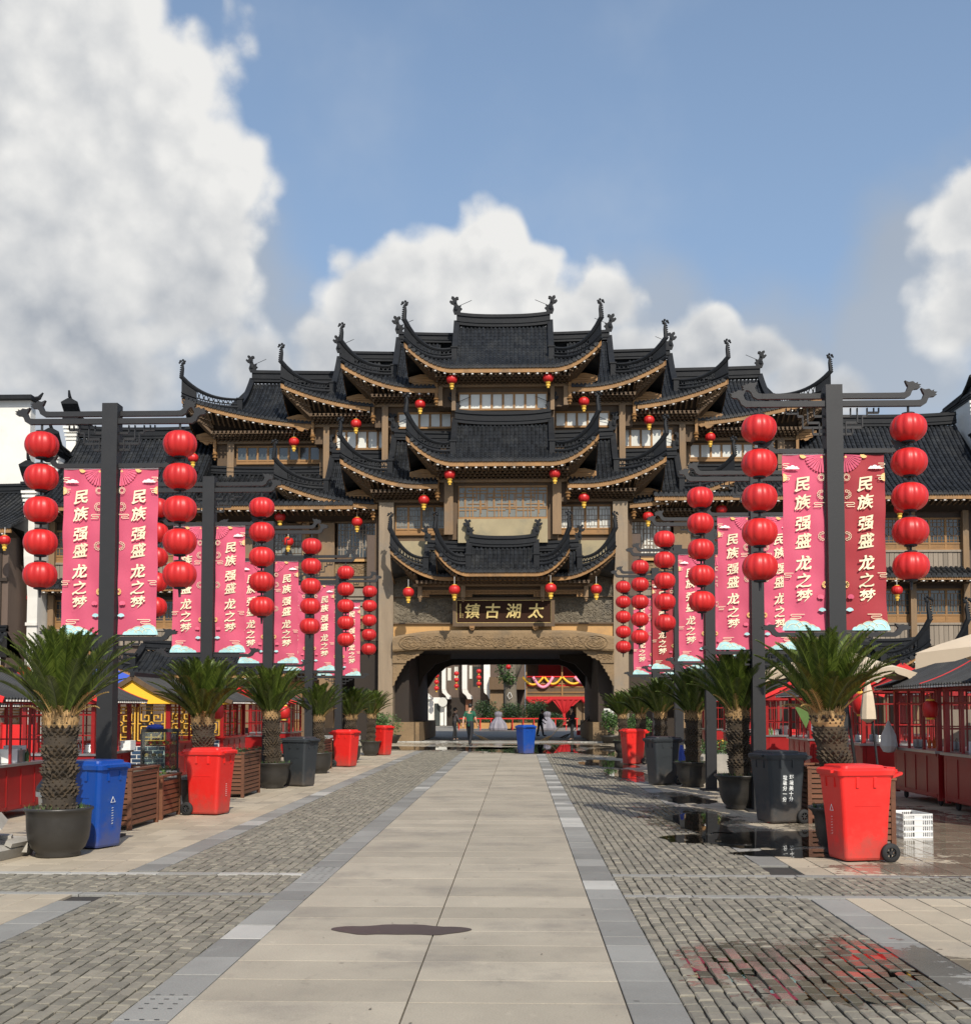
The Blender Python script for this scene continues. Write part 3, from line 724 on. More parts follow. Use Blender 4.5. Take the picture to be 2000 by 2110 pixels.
Q = lambda u, Y, k=2.68: u / k * Y / FPX                          # half-widths measured on the enlarged photograph, to metres at depth Y
Z1 = lambda y, Y: zz(580 + y / 2.68, Y)
Z3 = lambda y, Y: zz(1000 + y / 3.35, Y)
def tier(yf, yw, yr, e, rt, rtop, Le, Lr, bm, Lw, lift=1.15, **kw):
    ze = Z1(e, yf) - .0; zr = Z1(rt, yr); zt = Z1(rtop, yr); zb = Z1(bm, yw)
    uc_ = kw.pop('cut', 0); kw['ucut'] = Q(uc_, yf) if uc_ else 0.0
    r = roof(tower, XC, yf, yr, ze, zr, Q(Le, yf), Q(Lr, yr), lift, zt - zr, zb, Q(Lw, yw), yw, **kw)
    return dict(uc=kw['ucut'], ze=ze, zr=zr, zb=zb, Lw=Q(Lw, yw), yw=yw, yf=yf, S=r[1], rf=r[0])
# upper tiers, each storey stepping back, wider and lower
TA = tier(52.8, 54.2, 55.6, 468, 250, 180, 550, 262, 570, 365, name='upper_roof')
TB = tier(53.9, 55.2, 56.8, 578, 338, 282, 905, 590, 675, 720, name='upper_roof', cut=372)
TC = tier(54.9, 56.1, 57.8, 683, 440, 385, 1245, 925, 785, 1060, name='upper_roof', cut=728)
TD = tier(55.9, 57.2, 59.4, 778, 556, 490, 1805, 1420, 875, 1612, name='upper_roof', v0=.3, lift=1.3, cut=1066)
TA2 = tier(51.7, 53.2, 54.1, 985, 790, 715, 535, 268, 1095, 355, name='middle_roof')
TB2 = tier(52.7, 54.3, 55.1, 1108, 880, 825, 905, 610, 1205, 715, name='middle_roof', cut=362)
TC2 = tier(53.8, 55.3, 56.0, 1223, 990, 935, 1275, 960, 1315, 1080, name='middle_roof', cut=722)
def trimbeam(T, h=.14):
    for sg_ in ((-1, 1) if T.get('uc') else (0,)):
        x0, x1 = (XC - T['Lw'] - .25, XC + T['Lw'] + .25) if sg_ == 0 else sorted((XC + sg_ * T['uc'], XC + sg_ * (T['Lw'] + .25)))
        MB().box(x0, x1, T['yw'] - .16, T['yw'] + .05, T['zb'] - h, T['zb'] + .02).build('eave_beam', 'wood_post', tower)
for T in (TA, TB, TC, TD, TA2, TB2, TC2): trimbeam(T)
# storeys behind the eaves
def storey(T, z0, depth, m_='wood_brown', low=None, zl=0):
    if low: MB().box(XC - Q(low, T['yw']), XC + Q(low, T['yw']), T['yw'] + .06, T['yw'] + depth, zl, z0).build('storey_wall', m_, tower)
    return MB().box(XC - T['Lw'], XC + T['Lw'], T['yw'] + .04, T['yw'] + depth, z0, T['zb'] + .35).build('storey_wall', m_, tower)
storey(TA, Z1(690, 54.2), 3, low=288, zl=13.2); storey(TB, Z1(800, 55.2), 3.2, low=635, zl=12.4); storey(TC, Z1(890, 56.1), 3.6, low=1015, zl=10.5); storey(TD, 9.5, 4.5)
storey(TA2, Z1(1215, 53.2), 2.2, low=305, zl=9.6); storey(TB2, 8.3, 2.6); storey(TC2, 8.1, 3.2)
MB().box(XC - 15.5, XC + 15.5, 60.3, 66, 4.6, 13.5).build('rear_block', 'brown_panel', tower)
def hang_post(x, y, ztop, zbot):
    mb = MB(); mb.box(x - .07, x + .07, y - .07, y + .07, zbot + .3, ztop)
    for (dz, r_) in ((.28, .12), (.2, .16), (.12, .10), (.04, .13), (-.06, .06)): mb.ell((x, y, zbot + dz), (r_, r_, .06), 8, 4)
    mb.build('hanging_post', 'wood_gold', tower)
def brace(x, y, z, sd_, w_=1.25, h_=.95):
    P = [(0, 0), (0, -.62), (.12, -.78), (.26, -.72), (.36, -.86), (.52, -.80), (.62, -.66), (.78, -.60), (.86, -.42), (1.0, -.34), (1.0, -.1), (.55, .05)]
    mb = MB(); mb.prism([(x + sd_ * p * w_, z + q * h_) for p, q in P], y - .09, y + .05)
    for k in range(3): mb.bar((x + sd_ * .02, y - .11, z - .1 - .17 * k), (x + sd_ * w_ * .95, y - .11, z - .18 - .05 * k), .05, .07)
    mb.build('eave_brace', 'wood_gold', tower)
for T, dn in ((TA, .95), (TB, .9), (TC, .85), (TA2, .9), (TB2, .9)):
    for sd_ in (-1, 1):
        x = XC + sd_ * (T['Lw'] + .06); hang_post(x, T['yw'] - .22, T['zb'] + .1, T['zb'] - dn); brace(x + sd_ * .08, T['yw'] - .1, T['zb'] + .45, sd_)
for sd_ in (-1, 1):
    for T in (TD, TC2):
        x = XC + sd_ * (T['Lw'] + .06); hang_post(x, T['yw'] - .2, T['zb'] + .1, T['zb'] - .9); brace(x + sd_ * .08, T['yw'] - .1, T['zb'] + .4, sd_, .9, .7)
def window(root, x0, x1, z0, z1, y, n, pane='dusty_glass', frame='wood_gold', latt=None, fw=.09, lattm=None, panel=0.0, pw=None):
    """a run of n casements: frame mesh, with a pane (and lattice) under it for each"""
    mb = MB(); zp = z0 + panel
    mb.box(x0, x1, y - .05, y + .03, z1 - fw, z1); mb.box(x0, x1, y - .06, y + .03, z0, z0 + fw)
    if panel: mb.box(x0, x1, y - .03, y + .02, z0 + fw, zp); mb.box(x0, x1, y - .055, y + .02, zp - .03, zp + .05)
    else: zp = z0 + fw
    step = (x1 - x0) / n; g = fw * .95
    for i in range(n + 1):
        x = x0 + i * step; mb.box(max(x0, x - g * .6), min(x1, x + g * .6), y - .045, y + .03, z0 + fw, z1 - fw)
    fr = mb.build('window', frame, root)
    for i in range(n):
        a = x0 + i * step + g * .6; b = x0 + (i + 1) * step - g * .6; za = zp + .02; zb_ = z1 - fw
        MB().box(a, b, y - .0, y + .02, za, zb_).build('pane', pane, fr)
        if latt:
            mb = MB(); bw = .02 if latt != 'big' else .042; yy0, yy1 = y - .03, y - .001
            W_, H_ = b - a, zb_ - za
            def hb(t, s0=0, s1=1): mb.box(a + W_ * s0, a + W_ * s1, yy0, yy1, za + H_ * t - bw / 2, za + H_ * t + bw / 2)
            def vb(s_, t0=0, t1=1): mb.box(a + W_ * s_ - bw / 2, a + W_ * s_ + bw / 2, yy0 - .004, yy1 + .001, za + H_ * t0, za + H_ * t1)
            if latt == 'big':
                for k in range(1, 12): mb.box(a + W_ * (k / 12 - .012) - bw / 2, a + W_ * (k / 12 - .012) + bw / 2, yy0 - .011, yy1 + .0005, za, za + H_)
                for t in (.33, .8): hb(t)
                for k in range(3):
                    o = k / 3
                    for (s_, t0, t1) in ((.06, .33, .9), (.12, 0, .33), (.2, .55, 1), (.25, .12, .55), (.3, .33, .8), (.16, .55, .8)): vb(o + s_, t0, t1)
                    for (t, s0, s1) in ((.22, .0, .2), (.44, .1, .3), (.67, .0, .2), (.9, .1, .33), (.28, .2, .33)): hb(t, o + s0, o + s1)
            elif latt == 'ring':
                for s_ in (.2, .5, .8): vb(s_, 0, .3); vb(s_, .7, 1)
                for t in (.12, .3, .7, .88): hb(t)
                mb.tube([(a + W_ * (.5 + .3 * math.cos(q_ * math.pi / 5)), y - .02, za + H_ * (.5 + .2 * math.sin(q_ * math.pi / 5))) for q_ in range(11)], bw * .6, 4)
                hb(.5, 0, .2); hb(.5, .8, 1); vb(.5, .3, .7)
            else:
                for s_ in (.25, .5, .75): vb(s_, .12, .88)
                for t in (.12, .4, .6, .88): hb(t)
                for (s_, t0, t1) in ((.12, .4, .6), (.88, .4, .6), (.38, .0, .12), (.62, .88, 1)): vb(s_, t0, t1)
            mb.build('lattice', lattm or frame, fr)
    return fr
# window strips of the upper storeys
def strip(T, ua, ub, za, zb_, n, side, pane, y=None, **kw):
    y = y or T['yw'] - .02; a, b = Q(ua, y), Q(ub, y)
    x0, x1 = (XC + a, XC + b) if side > 0 else (XC - b, XC - a)
    window(tower, x0, x1, Z1(zb_, y), Z1(za, y), y, n, pane, **kw)
strip(TA, -248, 248, 612, 712, 8, 1, 'paper_pane')
for sd_ in (-1, 1):
    strip(TB, 290, 590, 720, 810, 5, sd_, 'paper_pane')
    strip(TC, 645, 940, 815, 925, 5, sd_, 'paper_pane')
    strip(TD, 1030, 1500, 900, 1002, 8, sd_, 'paper_pane' if sd_ > 0 else 'window_glass', panel=.18)  # right-hand glass: bright sky reflection painted as a pale pane colour
    strip(TB2, 310, 600, 1235, 1400, 4, sd_, 'dusty_glass' if sd_ < 0 else 'paper_pane', latt='grid', lattm='plank_grey', y=54.25, panel=.28, frame='wood_brown' if 0 else 'wood_gold')
strip(TA2, -248, 248, 1128, 1312, 1, 1, 'dusty_glass', latt='big', lattm='wood_gold')
# posts either side of the windows
def post(x, y, z0, z1, w_=.26, m_='wood_post', nm='post'):
    MB().box(x - w_ / 2, x + w_ / 2, y - .14, y + .05, z0, z1).build(nm, m_, tower)
for sd_ in (-1, 1):
    post(XC + sd_ * Q(300, 53.2), 53.1, Z1(1400, 53.2), TA2['zb'] - .14, .42)
    post(XC + sd_ * Q(275, 54.2), 54.1, Z1(716, 54.2), TA['zb'] - .14, .2); post(XC + sd_ * Q(350, 54.2), 54.1, Z1(690, 54.2), TA['zb'] - .14, .22)
    post(XC + sd_ * Q(660, 55.2), 55.1, 12.4, TB['zb'] - .14, .3); post(XC + sd_ * Q(990, 56.1), 56.0, 11.8, TC['zb'] - .14, .3)
    post(XC + sd_ * Q(1530, 57.2), 57.1, 10, TD['zb'] - .14, .35); post(XC + sd_ * Q(1010, 57.2), 57.1, 10, TD['zb'] - .14, .3)
MB().box(XC - Q(248, 53.2), XC + Q(248, 53.2), 53.0, 53.3, Z3(400, 53.2), Z3(236, 53.2)).build('plaster_panel', 'cream_plaster', tower)
# ---------------------------------------------------------------- the small double roof over the name board
Q3 = lambda u, Y: Q(u, Y, 3.35)
def froof(yf, yw, yr, e, rt, rtop, Le, Lr, bm, Lw, lift, nm):
    ze = Z3(e, yf); zr = Z3(rt, yr); zt = Z3(rtop, yr); zb = Z3(bm, yw)
    r = roof(tower, XC, yf, yr, ze, zr, Q3(Le, yf), Q3(Lr, yr), lift, zt - zr, zb, Q3(Lw, yw), yw, name=nm, white=False, horn=.85, rib=.2, brackets=3, spear=False, fasc=.16, orn=.72, flare=.25)
    return dict(zb=zb, Lw=Q3(Lw, yw), yw=yw, yf=yf)
E1 = froof(51.5, 53.0, 52.8, 592, 425, 345, 465, 232, 680, 300, 1.05, 'front_roof')
E2 = froof(52.2, 53.3, 53.3, 622, 455, 385, 780, 525, 684, 585, 1.25, 'front_roof')
for T in (E1, E2): trimbeam(T, .12)
zf = Z3(800, 53)
for u, y in ((275, 52.85), (575, 53.15)):
    for sd_ in (-1, 1):
        x = XC + sd_ * Q3(u, y); mb = MB(); mb.box(x - .1, x + .1, y - .1, y + .1, Z3(775, y), E1['zb'] - .1)
        mb.ell((x, y, Z3(785, y)), (.09, .09, .07)); mb.ell((x, y, Z3(797, y)), (.055, .055, .06)); mb.build('hanging_post', 'wood_post', tower)
# pierced frieze between the posts
def frieze(x0, x1, y, z0, z1):
    mb = MB(); mb.box(x0, x1, y - .03, y + .03, z1 - .05, z1); n = max(4, int((x1 - x0) / .16)); st = (x1 - x0) / n
    mb.box(x0, x1, y + .04, y + .06, z0 + .12, z1)
    for i in range(n):
        a = x0 + i * st; h = z0 + (.0 if (i < 2 or i >= n - 2) else .13)
        mb.box(a, a + .03, y - .03, y + .02, h, z1); mb.bar((a, y - .02, h + .03), (a + st, y - .02, h + .10), .03); mb.bar((a, y - .02, h + .16), (a + st, y - .02, h + .05), .03)
        mb.box(a, a + st, y - .025, y + .02, h, h + .03)
    mb.build('carved_frieze', 'wood_gold', tower)
a, b, c = Q3(275, 53), Q3(575, 53), Q3(290, 53)
frieze(XC - a + .1, XC + a - .1, 52.85, Z3(770, 52.85), Z3(722, 52.85))
for sd_ in (-1, 1):
    x0, x1 = sorted((XC + sd_ * (a + .12), XC + sd_ * (b - .1))); frieze(x0, x1, 53.1, Z3(770, 53.1), Z3(722, 53.1))
MB().box(XC - b, XC + b, 53.32, 53.5, Z3(735, 53.3), Z3(684, 53.3)).build('frieze_beam', 'wood_brown', tower)
# ---------------------------------------------------------------- walls, columns and arched beam of the gateway
CI, CO = Q3(757, 54), Q3(858, 54)                    # inner and outer faces of the main columns
MB().box(XC - CI, XC + CI, 53.82, 54.3, Z3(960, 53.8), Z3(560, 53.8)).build('relief_wall', 'relief_grey', tower)
MB().box(XC - CI, XC + CI, 53.9, 54.3, Z3(560, 53.8), Z3(380, 53.8)).build('upper_wall', 'cream_plaster', tower)
MB().box(XC - CI, XC + CI, 53.66, 53.84, Z3(772, 53.7), Z3(766, 53.7)).build('string_course', 'wood_brown', tower)
MB().box(XC - CI, XC + CI, 53.62, 54.0, Z3(958, 53.7), Z3(948, 53.7)).build('string_course', 'wood_brown', tower)
MB().box(XC - CI, XC + CI, 53.74, 54.3, Z3(1060, 53.7), Z3(957, 53.7)).build('lintel_band', 'ochre_wood', tower)
# raised relief work on the grey panels
rr_ = random.Random(11)
def relief(x0, x1, z0, z1, y, n, m_, par=tower, nm='relief_carving', s=1.0):
    mb = MB()
    for i in range(n):
        cx, cz = rr_.uniform(x0 + .15, x1 - .15), rr_.uniform(z0 + .06, z1 - .06); k = rr_.random(); r0 = rr_.uniform(.06, .17) * s; ph = rr_.uniform(0, 6)
        if k < .55:
            pts = [(min(x1, max(x0, cx + r0 * (1 - t / 9) * math.cos(ph + t * .75))), y - .012, min(z1, max(z0, cz + r0 * (1 - t / 9) * math.sin(ph + t * .75)))) for t in range(8)]
            mb.tube(pts, [.028 * s * (1 - t / 14) for t in range(8)], 5)
        elif k < .8:
            pts = [(min(x1, max(x0, cx + t * .06)), y - .01, min(z1, max(z0, cz + .05 * math.sin(ph + t * 1.1)))) for t in range(7)]
            mb.tube(pts, .022 * s, 5)
        else: mb.ell((cx, y, cz), (r0 * .7, .045, r0 * .5), 7, 4)
    return mb.build(nm, m_, par, kind='stuff')
relief(XC - CI, XC - Q3(350, 53.8), Z3(945, 53.8), Z3(780, 53.8), 53.82, 150, 'relief_grey', s=1.25); relief(XC + Q3(350, 53.8), XC + CI, Z3(945, 53.8), Z3(780, 53.8), 53.82, 150, 'relief_grey', s=1.25)
relief(XC - CI, XC - Q3(560, 53.8), Z3(762, 53.8), Z3(500, 53.8), 53.82, 110, 'relief_grey', s=1.25); relief(XC + Q3(560, 53.8), XC + CI, Z3(762, 53.8), Z3(500, 53.8), 53.82, 110, 'relief_grey', s=1.25)
K = 24; mb = MB()
prof = lambda y: [Vector((XC - CI + .02 + (2 * CI - .04) * k / K, y, 0)) for k in range(K + 1)]
def arc(k, e, m): t = abs(2 * k / K - 1); return Z3(m + (e - m) * max(0, (t - .62) / .38) ** 1.3, 53.4)
rows = []
for (y, which) in ((54.3, 0), (53.25, 0), (53.2, .12), (53.2, .88), (53.25, 1), (54.3, 1)):
    rr2 = prof(y)
    for k, p in enumerate(rr2): p.z = arc(k, 1148, 1132) * (1 - which) + arc(k, 1045, 1003) * which
    rows.append(rr2)
mb.grid(rows)
for e in (0, K): mb.add([r[e] for r in rows], [tuple(range(6))])
beam = mb.build('arched_beam', 'carved_stone', tower)
relief(XC - CI + .3, XC + CI - .3, Z3(1115, 53.2), Z3(1040, 53.2), 53.2, 330, 'carved_stone', beam, 'beam_carving', 1.0)
mb = MB()
for sd_ in (-1, 1):
    for r0 in (.45, .32): mb.tube([(XC + sd_ * 4.35 + r0 * 1.25 * math.cos(t * .52), 53.19, Z3(1085, 53.2) + r0 * .72 * math.sin(t * .52)) for t in range(13)], .035, 5)
    mb.ell((XC + sd_ * 4.35, 53.2, Z3(1085, 53.2)), (.12, .06, .1))
    mb.tube([(XC + sd_ * (3.4 - .035 * t), 53.19, Z3(1120 - 9 * t, 53.2)) for t in range(9)], .03, 5)
mb.build('beam_scroll', 'carved_stone', beam)
for sd_ in (-1, 1):
    c = MB(); x0, x1 = sorted((XC + sd_ * CI, XC + sd_ * CO)); c.box(x0, x1, 53.6, 54.5, .35, Z3(125, 54)); 
    col = c.build('gate_column', 'column_stone', tower)
    MB().box(x0 - .08, x1 + .08, 53.5, 54.58, 0, .36).build('column_base', 'concrete', col)
    # carved corner bracket in two stages
    P = [(0, 0), (215, 0), (205, 14), (185, 22), (182, 34), (160, 38), (150, 52), (128, 54), (118, 68), (98, 70), (92, 86), (60, 86), (0, 86)]
    mb = MB(); mb.prism([(XC + sd_ * (CI - Q3(p, 53.6)), Z3(1142 + q, 53.6)) for p, q in P], 53.45, 53.75)
    P2 = [(0, 86), (92, 86), (84, 100), (74, 104), (72, 122), (60, 128), (58, 146), (46, 152), (42, 172), (30, 180), (28, 200), (16, 210), (12, 236), (0, 246)]
    mb.prism([(XC + sd_ * (CI - Q3(p, 53.6)), Z3(1142 + q, 53.6)) for p, q in P2], 53.52, 53.70)
    br = mb.build('corner_bracket', 'carved_stone', tower)
    xs_ = sorted((XC + sd_ * (CI - .1), XC + sd_ * (CI - .95))); relief(xs_[0], xs_[1], Z3(1205, 53.4), Z3(1150, 53.4), 53.45, 34, 'carved_stone', br, 'bracket_carving', .7)
# passage through the gate
PW = 4.55; PY0, PY1 = 54.3, 66.0; ztop = Z3(1128, 53.5)
for sd_ in (-1, 1):
    x0, x1 = sorted((XC + sd_ * PW, XC + sd_ * 7.2))
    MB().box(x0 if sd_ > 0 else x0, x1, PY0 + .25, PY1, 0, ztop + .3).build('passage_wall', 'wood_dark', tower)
    xa, xb = sorted((XC + sd_ * (PW - .28), XC + sd_ * PW)); MB().box(xa - .0, xb + .2, PY0 + .4, PY1 - .5, 0, .92).build('passage_plinth', 'carved_stone', tower)
    xa, xb = sorted((XC + sd_ * (PW - .3), XC + sd_ * CI)); MB().box(xa, xb, 53.9, PY0 + .39, 0, .95).build('passage_plinth', 'carved_stone', tower)
    mb = MB(); zc = ztop + .2
    mb.prism([(XC + sd_ * 4.7, 2.0), (XC + sd_ * 4.55, 2.75), (XC + sd_ * 4.1, 3.45), (XC + sd_ * 3.5, 3.98), (XC + sd_ * 3.1, 4.12), (XC + sd_ * 0, 4.15), (XC, zc), (XC + sd_ * 4.7, zc)], PY1 - .5, PY1)
    mb.build('rear_arch', 'wood_dark', tower)
    mb = MB(); mb.prism([(XC + sd_ * 4.56, 2.6), (XC + sd_ * 4.3, 3.3), (XC + sd_ * 3.7, 3.95), (XC + sd_ * 2.9, 4.2), (XC + sd_ * 2.9, zc), (XC + sd_ * 4.56, zc)], 60, 60.4); mb.build('passage_rib', 'wood_dark', tower)
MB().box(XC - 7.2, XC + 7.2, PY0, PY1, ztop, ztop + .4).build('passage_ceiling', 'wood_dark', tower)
MB().box(XC - 6.6, XC + 6.6, 54.35, 66, ztop + .42, 10).build('core_block', 'brown_panel', tower)
MB().box(-60, 60, 53.62, 54.15, -.03, .05).build('stone_threshold', 'pale_stone', kind='structure')
# paper notice board just inside, right
nb = thing('notice_board', 'small pale framed notice standing at the right side of the gate passage', 'notice', (4.18, 53.3, 0))
MB().box(3.95, 4.41, 53.28, 53.32, 1.13, 1.6).build('panel', 'paper_pane', nb); MB().box(4.15, 4.21, 53.33, 53.38, 0, 1.3).build('stand', 'black_metal', nb)
for k, ch in enumerate('椅子入内'):
    me = glyph(ch, .15, .001, .003); me.materials.append(M['cloth_black']); put('character', me, nb, (-.1 + (k % 2) * .2, -.022, 1.48 - (k // 2) * .2))
# ---------------------------------------------------------------- name board
sb = thing('name_board', 'dark brown name board with four large gold characters hanging above the arch', 'sign', (XC, 53.2, Z3(975, 53.2)))
ys_ = 53.2; sx0, sx1 = XC - Q3(350, ys_) + .02, XC + Q3(358, ys_); sz0, sz1 = Z3(975, ys_), Z3(775, ys_)
MB().box(sx0 + .1, sx1 - .1, ys_ + .02, ys_ + .14, sz0 + .08, sz1 - .05).build('board', 'sign_board', sb)
mb = MB(); fw = .17
for (x0, x1, z0, z1) in ((sx0, sx1, sz1 - fw * .7, sz1), (sx0, sx1, sz0, sz0 + fw), (sx0, sx0 + fw, sz0 + fw, sz1 - fw * .7), (sx1 - fw, sx1, sz0 + fw, sz1 - fw * .7)): mb.box(x0, x1, ys_ - .06, ys_ + .1, z0, z1)
mb.build('frame', 'wood_brown', sb)
mb = MB(); g = .02
for (x0, x1, z0, z1) in ((sx0 + fw, sx1 - fw, sz1 - fw * .7 - g, sz1 - fw * .7), (sx0 + fw, sx1 - fw, sz0 + fw, sz0 + fw + g), (sx0 + fw, sx0 + fw + g, sz0 + fw, sz1 - fw * .7), (sx1 - fw - g, sx1 - fw, sz0 + fw, sz1 - fw * .7)): mb.box(x0, x1, ys_ - .005, ys_ + .05, z0, z1)
mb.build('gilt_edge', 'gold_leaf', sb)
for ch, u in zip('镇古湖太', (715, 856, 1000, 1152)):
    me = glyph(ch, .74, .03, .011, .1); me.materials.append(M['gold_leaf']); o = put('character', me, sb, (Q3(u - 925, ys_), -.03 + .02, Z3(868, ys_) - sz0)); 
mb = MB()
for k in range(9):
    z = sz1 - .35 - k * .075
    mb.box(sx0 + .34, sx0 + .375, ys_ + .005, ys_ + .03, z, z + .04); mb.box(sx0 + .325, sx0 + .39, ys_ + .005, ys_ + .03, z + .045, z + .055)
    if k > 5: mb.box(sx0 + .45, sx0 + .475, ys_ + .005, ys_ + .03, z, z + .04)
mb.build('small_inscription', 'gold_leaf', sb)
for u in (-213, 226):
    mb = MB(); x = XC + Q3(u, 53.1); z = Z3(985, 53.1)
    mb.prism([(x - .13, z + .1), (x - .11, z - .04), (x - .05, z - .11), (x + .05, z - .11), (x + .11, z - .04), (x + .13, z + .1)], 53.02, 53.3); mb.ell((x, 53.0, z), (.08, .05, .05)); mb.build('carved_corbel', 'wood_gold', tower)

# ---------------------------------------------------------------- side bays of the tower, right and left of the columns
for sd_ in (-1, 1):
    y = 55.3; U = lambda u: Q(u, y, 1.0)
    def bx(nm, u0, u1, p0, p1, ya, yb, m_):
        x0, x1 = sorted((XC + sd_ * U(u0), XC + sd_ * U(u1))); return MB().box(x0, x1, ya, yb, zz(p1, y), zz(p0, y)).build(nm, m_, tower)
    bx('bay_wall', 256, 620, 1075, 1305, 55.34, 55.7, 'wood_brown')
    x0, x1 = sorted((XC + sd_ * U(262), XC + sd_ * U(346)))
    window(tower, x0, x1, zz(1152, y), zz(1074, y), 55.28, 1, 'window_glass' if sd_ < 0 else 'paper_pane', latt='big', lattm='plank_grey', frame='wood_brown')
    bx('window_sill', 258, 350, 1152, 1157, 55.1, 55.4, 'ochre_wood')
    r_ = bx('relief_panel', 258, 350, 1160, 1186, 55.24, 55.4, 'carved_stone'); xs_ = sorted((XC + sd_ * U(260), XC + sd_ * U(348))); relief(xs_[0], xs_[1], zz(1184, y), zz(1161, y), 55.24, 40, 'carved_stone', r_, s=.9)
    bx('relief_panel', 258, 350, 1192, 1208, 55.2, 55.4, 'carved_stone')
    for (a_, b_) in ((1212, 1228), (1231, 1248), (1251, 1268)): bx('wood_panel', 258, 350, a_, b_, 55.24, 55.4, 'plank_grey')
    bx('window_sill', 258, 350, 1270, 1275, 55.05, 55.4, 'ochre_wood')
    r_ = bx('relief_panel', 258, 350, 1276, 1296, 55.22, 55.4, 'carved_stone'); relief(xs_[0], xs_[1], zz(1294, y), zz(1277, y), 55.22, 30, 'carved_stone', r_, s=.8)
    bx('bay_post', 350, 384, 1078, 1500, 55.0, 55.4, 'wood_post'); bx('bay_post', 405, 418, 1078, 1310, 55.1, 55.4, 'wood_post')
    bx('wood_panel', 384, 405, 1085, 1300, 55.25, 55.4, 'wood_brown')
    x0, x1 = sorted((XC + sd_ * U(418), XC + sd_ * U(520)))
    window(tower, x0, x1, zz(1150, y), zz(1088, y), 55.28, 3, 'dusty_glass', latt='grid', frame='wood_brown')
    for (a_, b_) in ((1160, 1195), (1200, 1240), (1245, 1290)): bx('wood_panel', 420, 520, a_, b_, 55.25, 55.4, 'wood_brown')
    bx('bay_post', 522, 540, 1078, 1500, 55.1, 55.4, 'wood_post'); bx('bay_post', 606, 622, 1078, 1500, 55.1, 55.4, 'wood_post')
    # ground floor: dark open shopfronts with timber lattice screens set back
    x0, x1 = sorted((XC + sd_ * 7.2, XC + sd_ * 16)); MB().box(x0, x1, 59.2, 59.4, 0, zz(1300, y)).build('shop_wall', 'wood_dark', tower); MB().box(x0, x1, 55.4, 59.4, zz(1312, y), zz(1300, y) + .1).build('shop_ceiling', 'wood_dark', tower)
    bx('shop_beam', 256, 625, 1305, 1322, 55.1, 55.6, 'wood_brown')
    for (a_, b_) in ((420, 470), (476, 518), (545, 602)):
        xa, xb = sorted((XC + sd_ * U(a_), XC + sd_ * U(b_))); window(tower, xa, xb, .2, zz(1345, y), 57.6, 3, 'dusty_glass', latt='grid', frame='wood_gold', panel=.8)

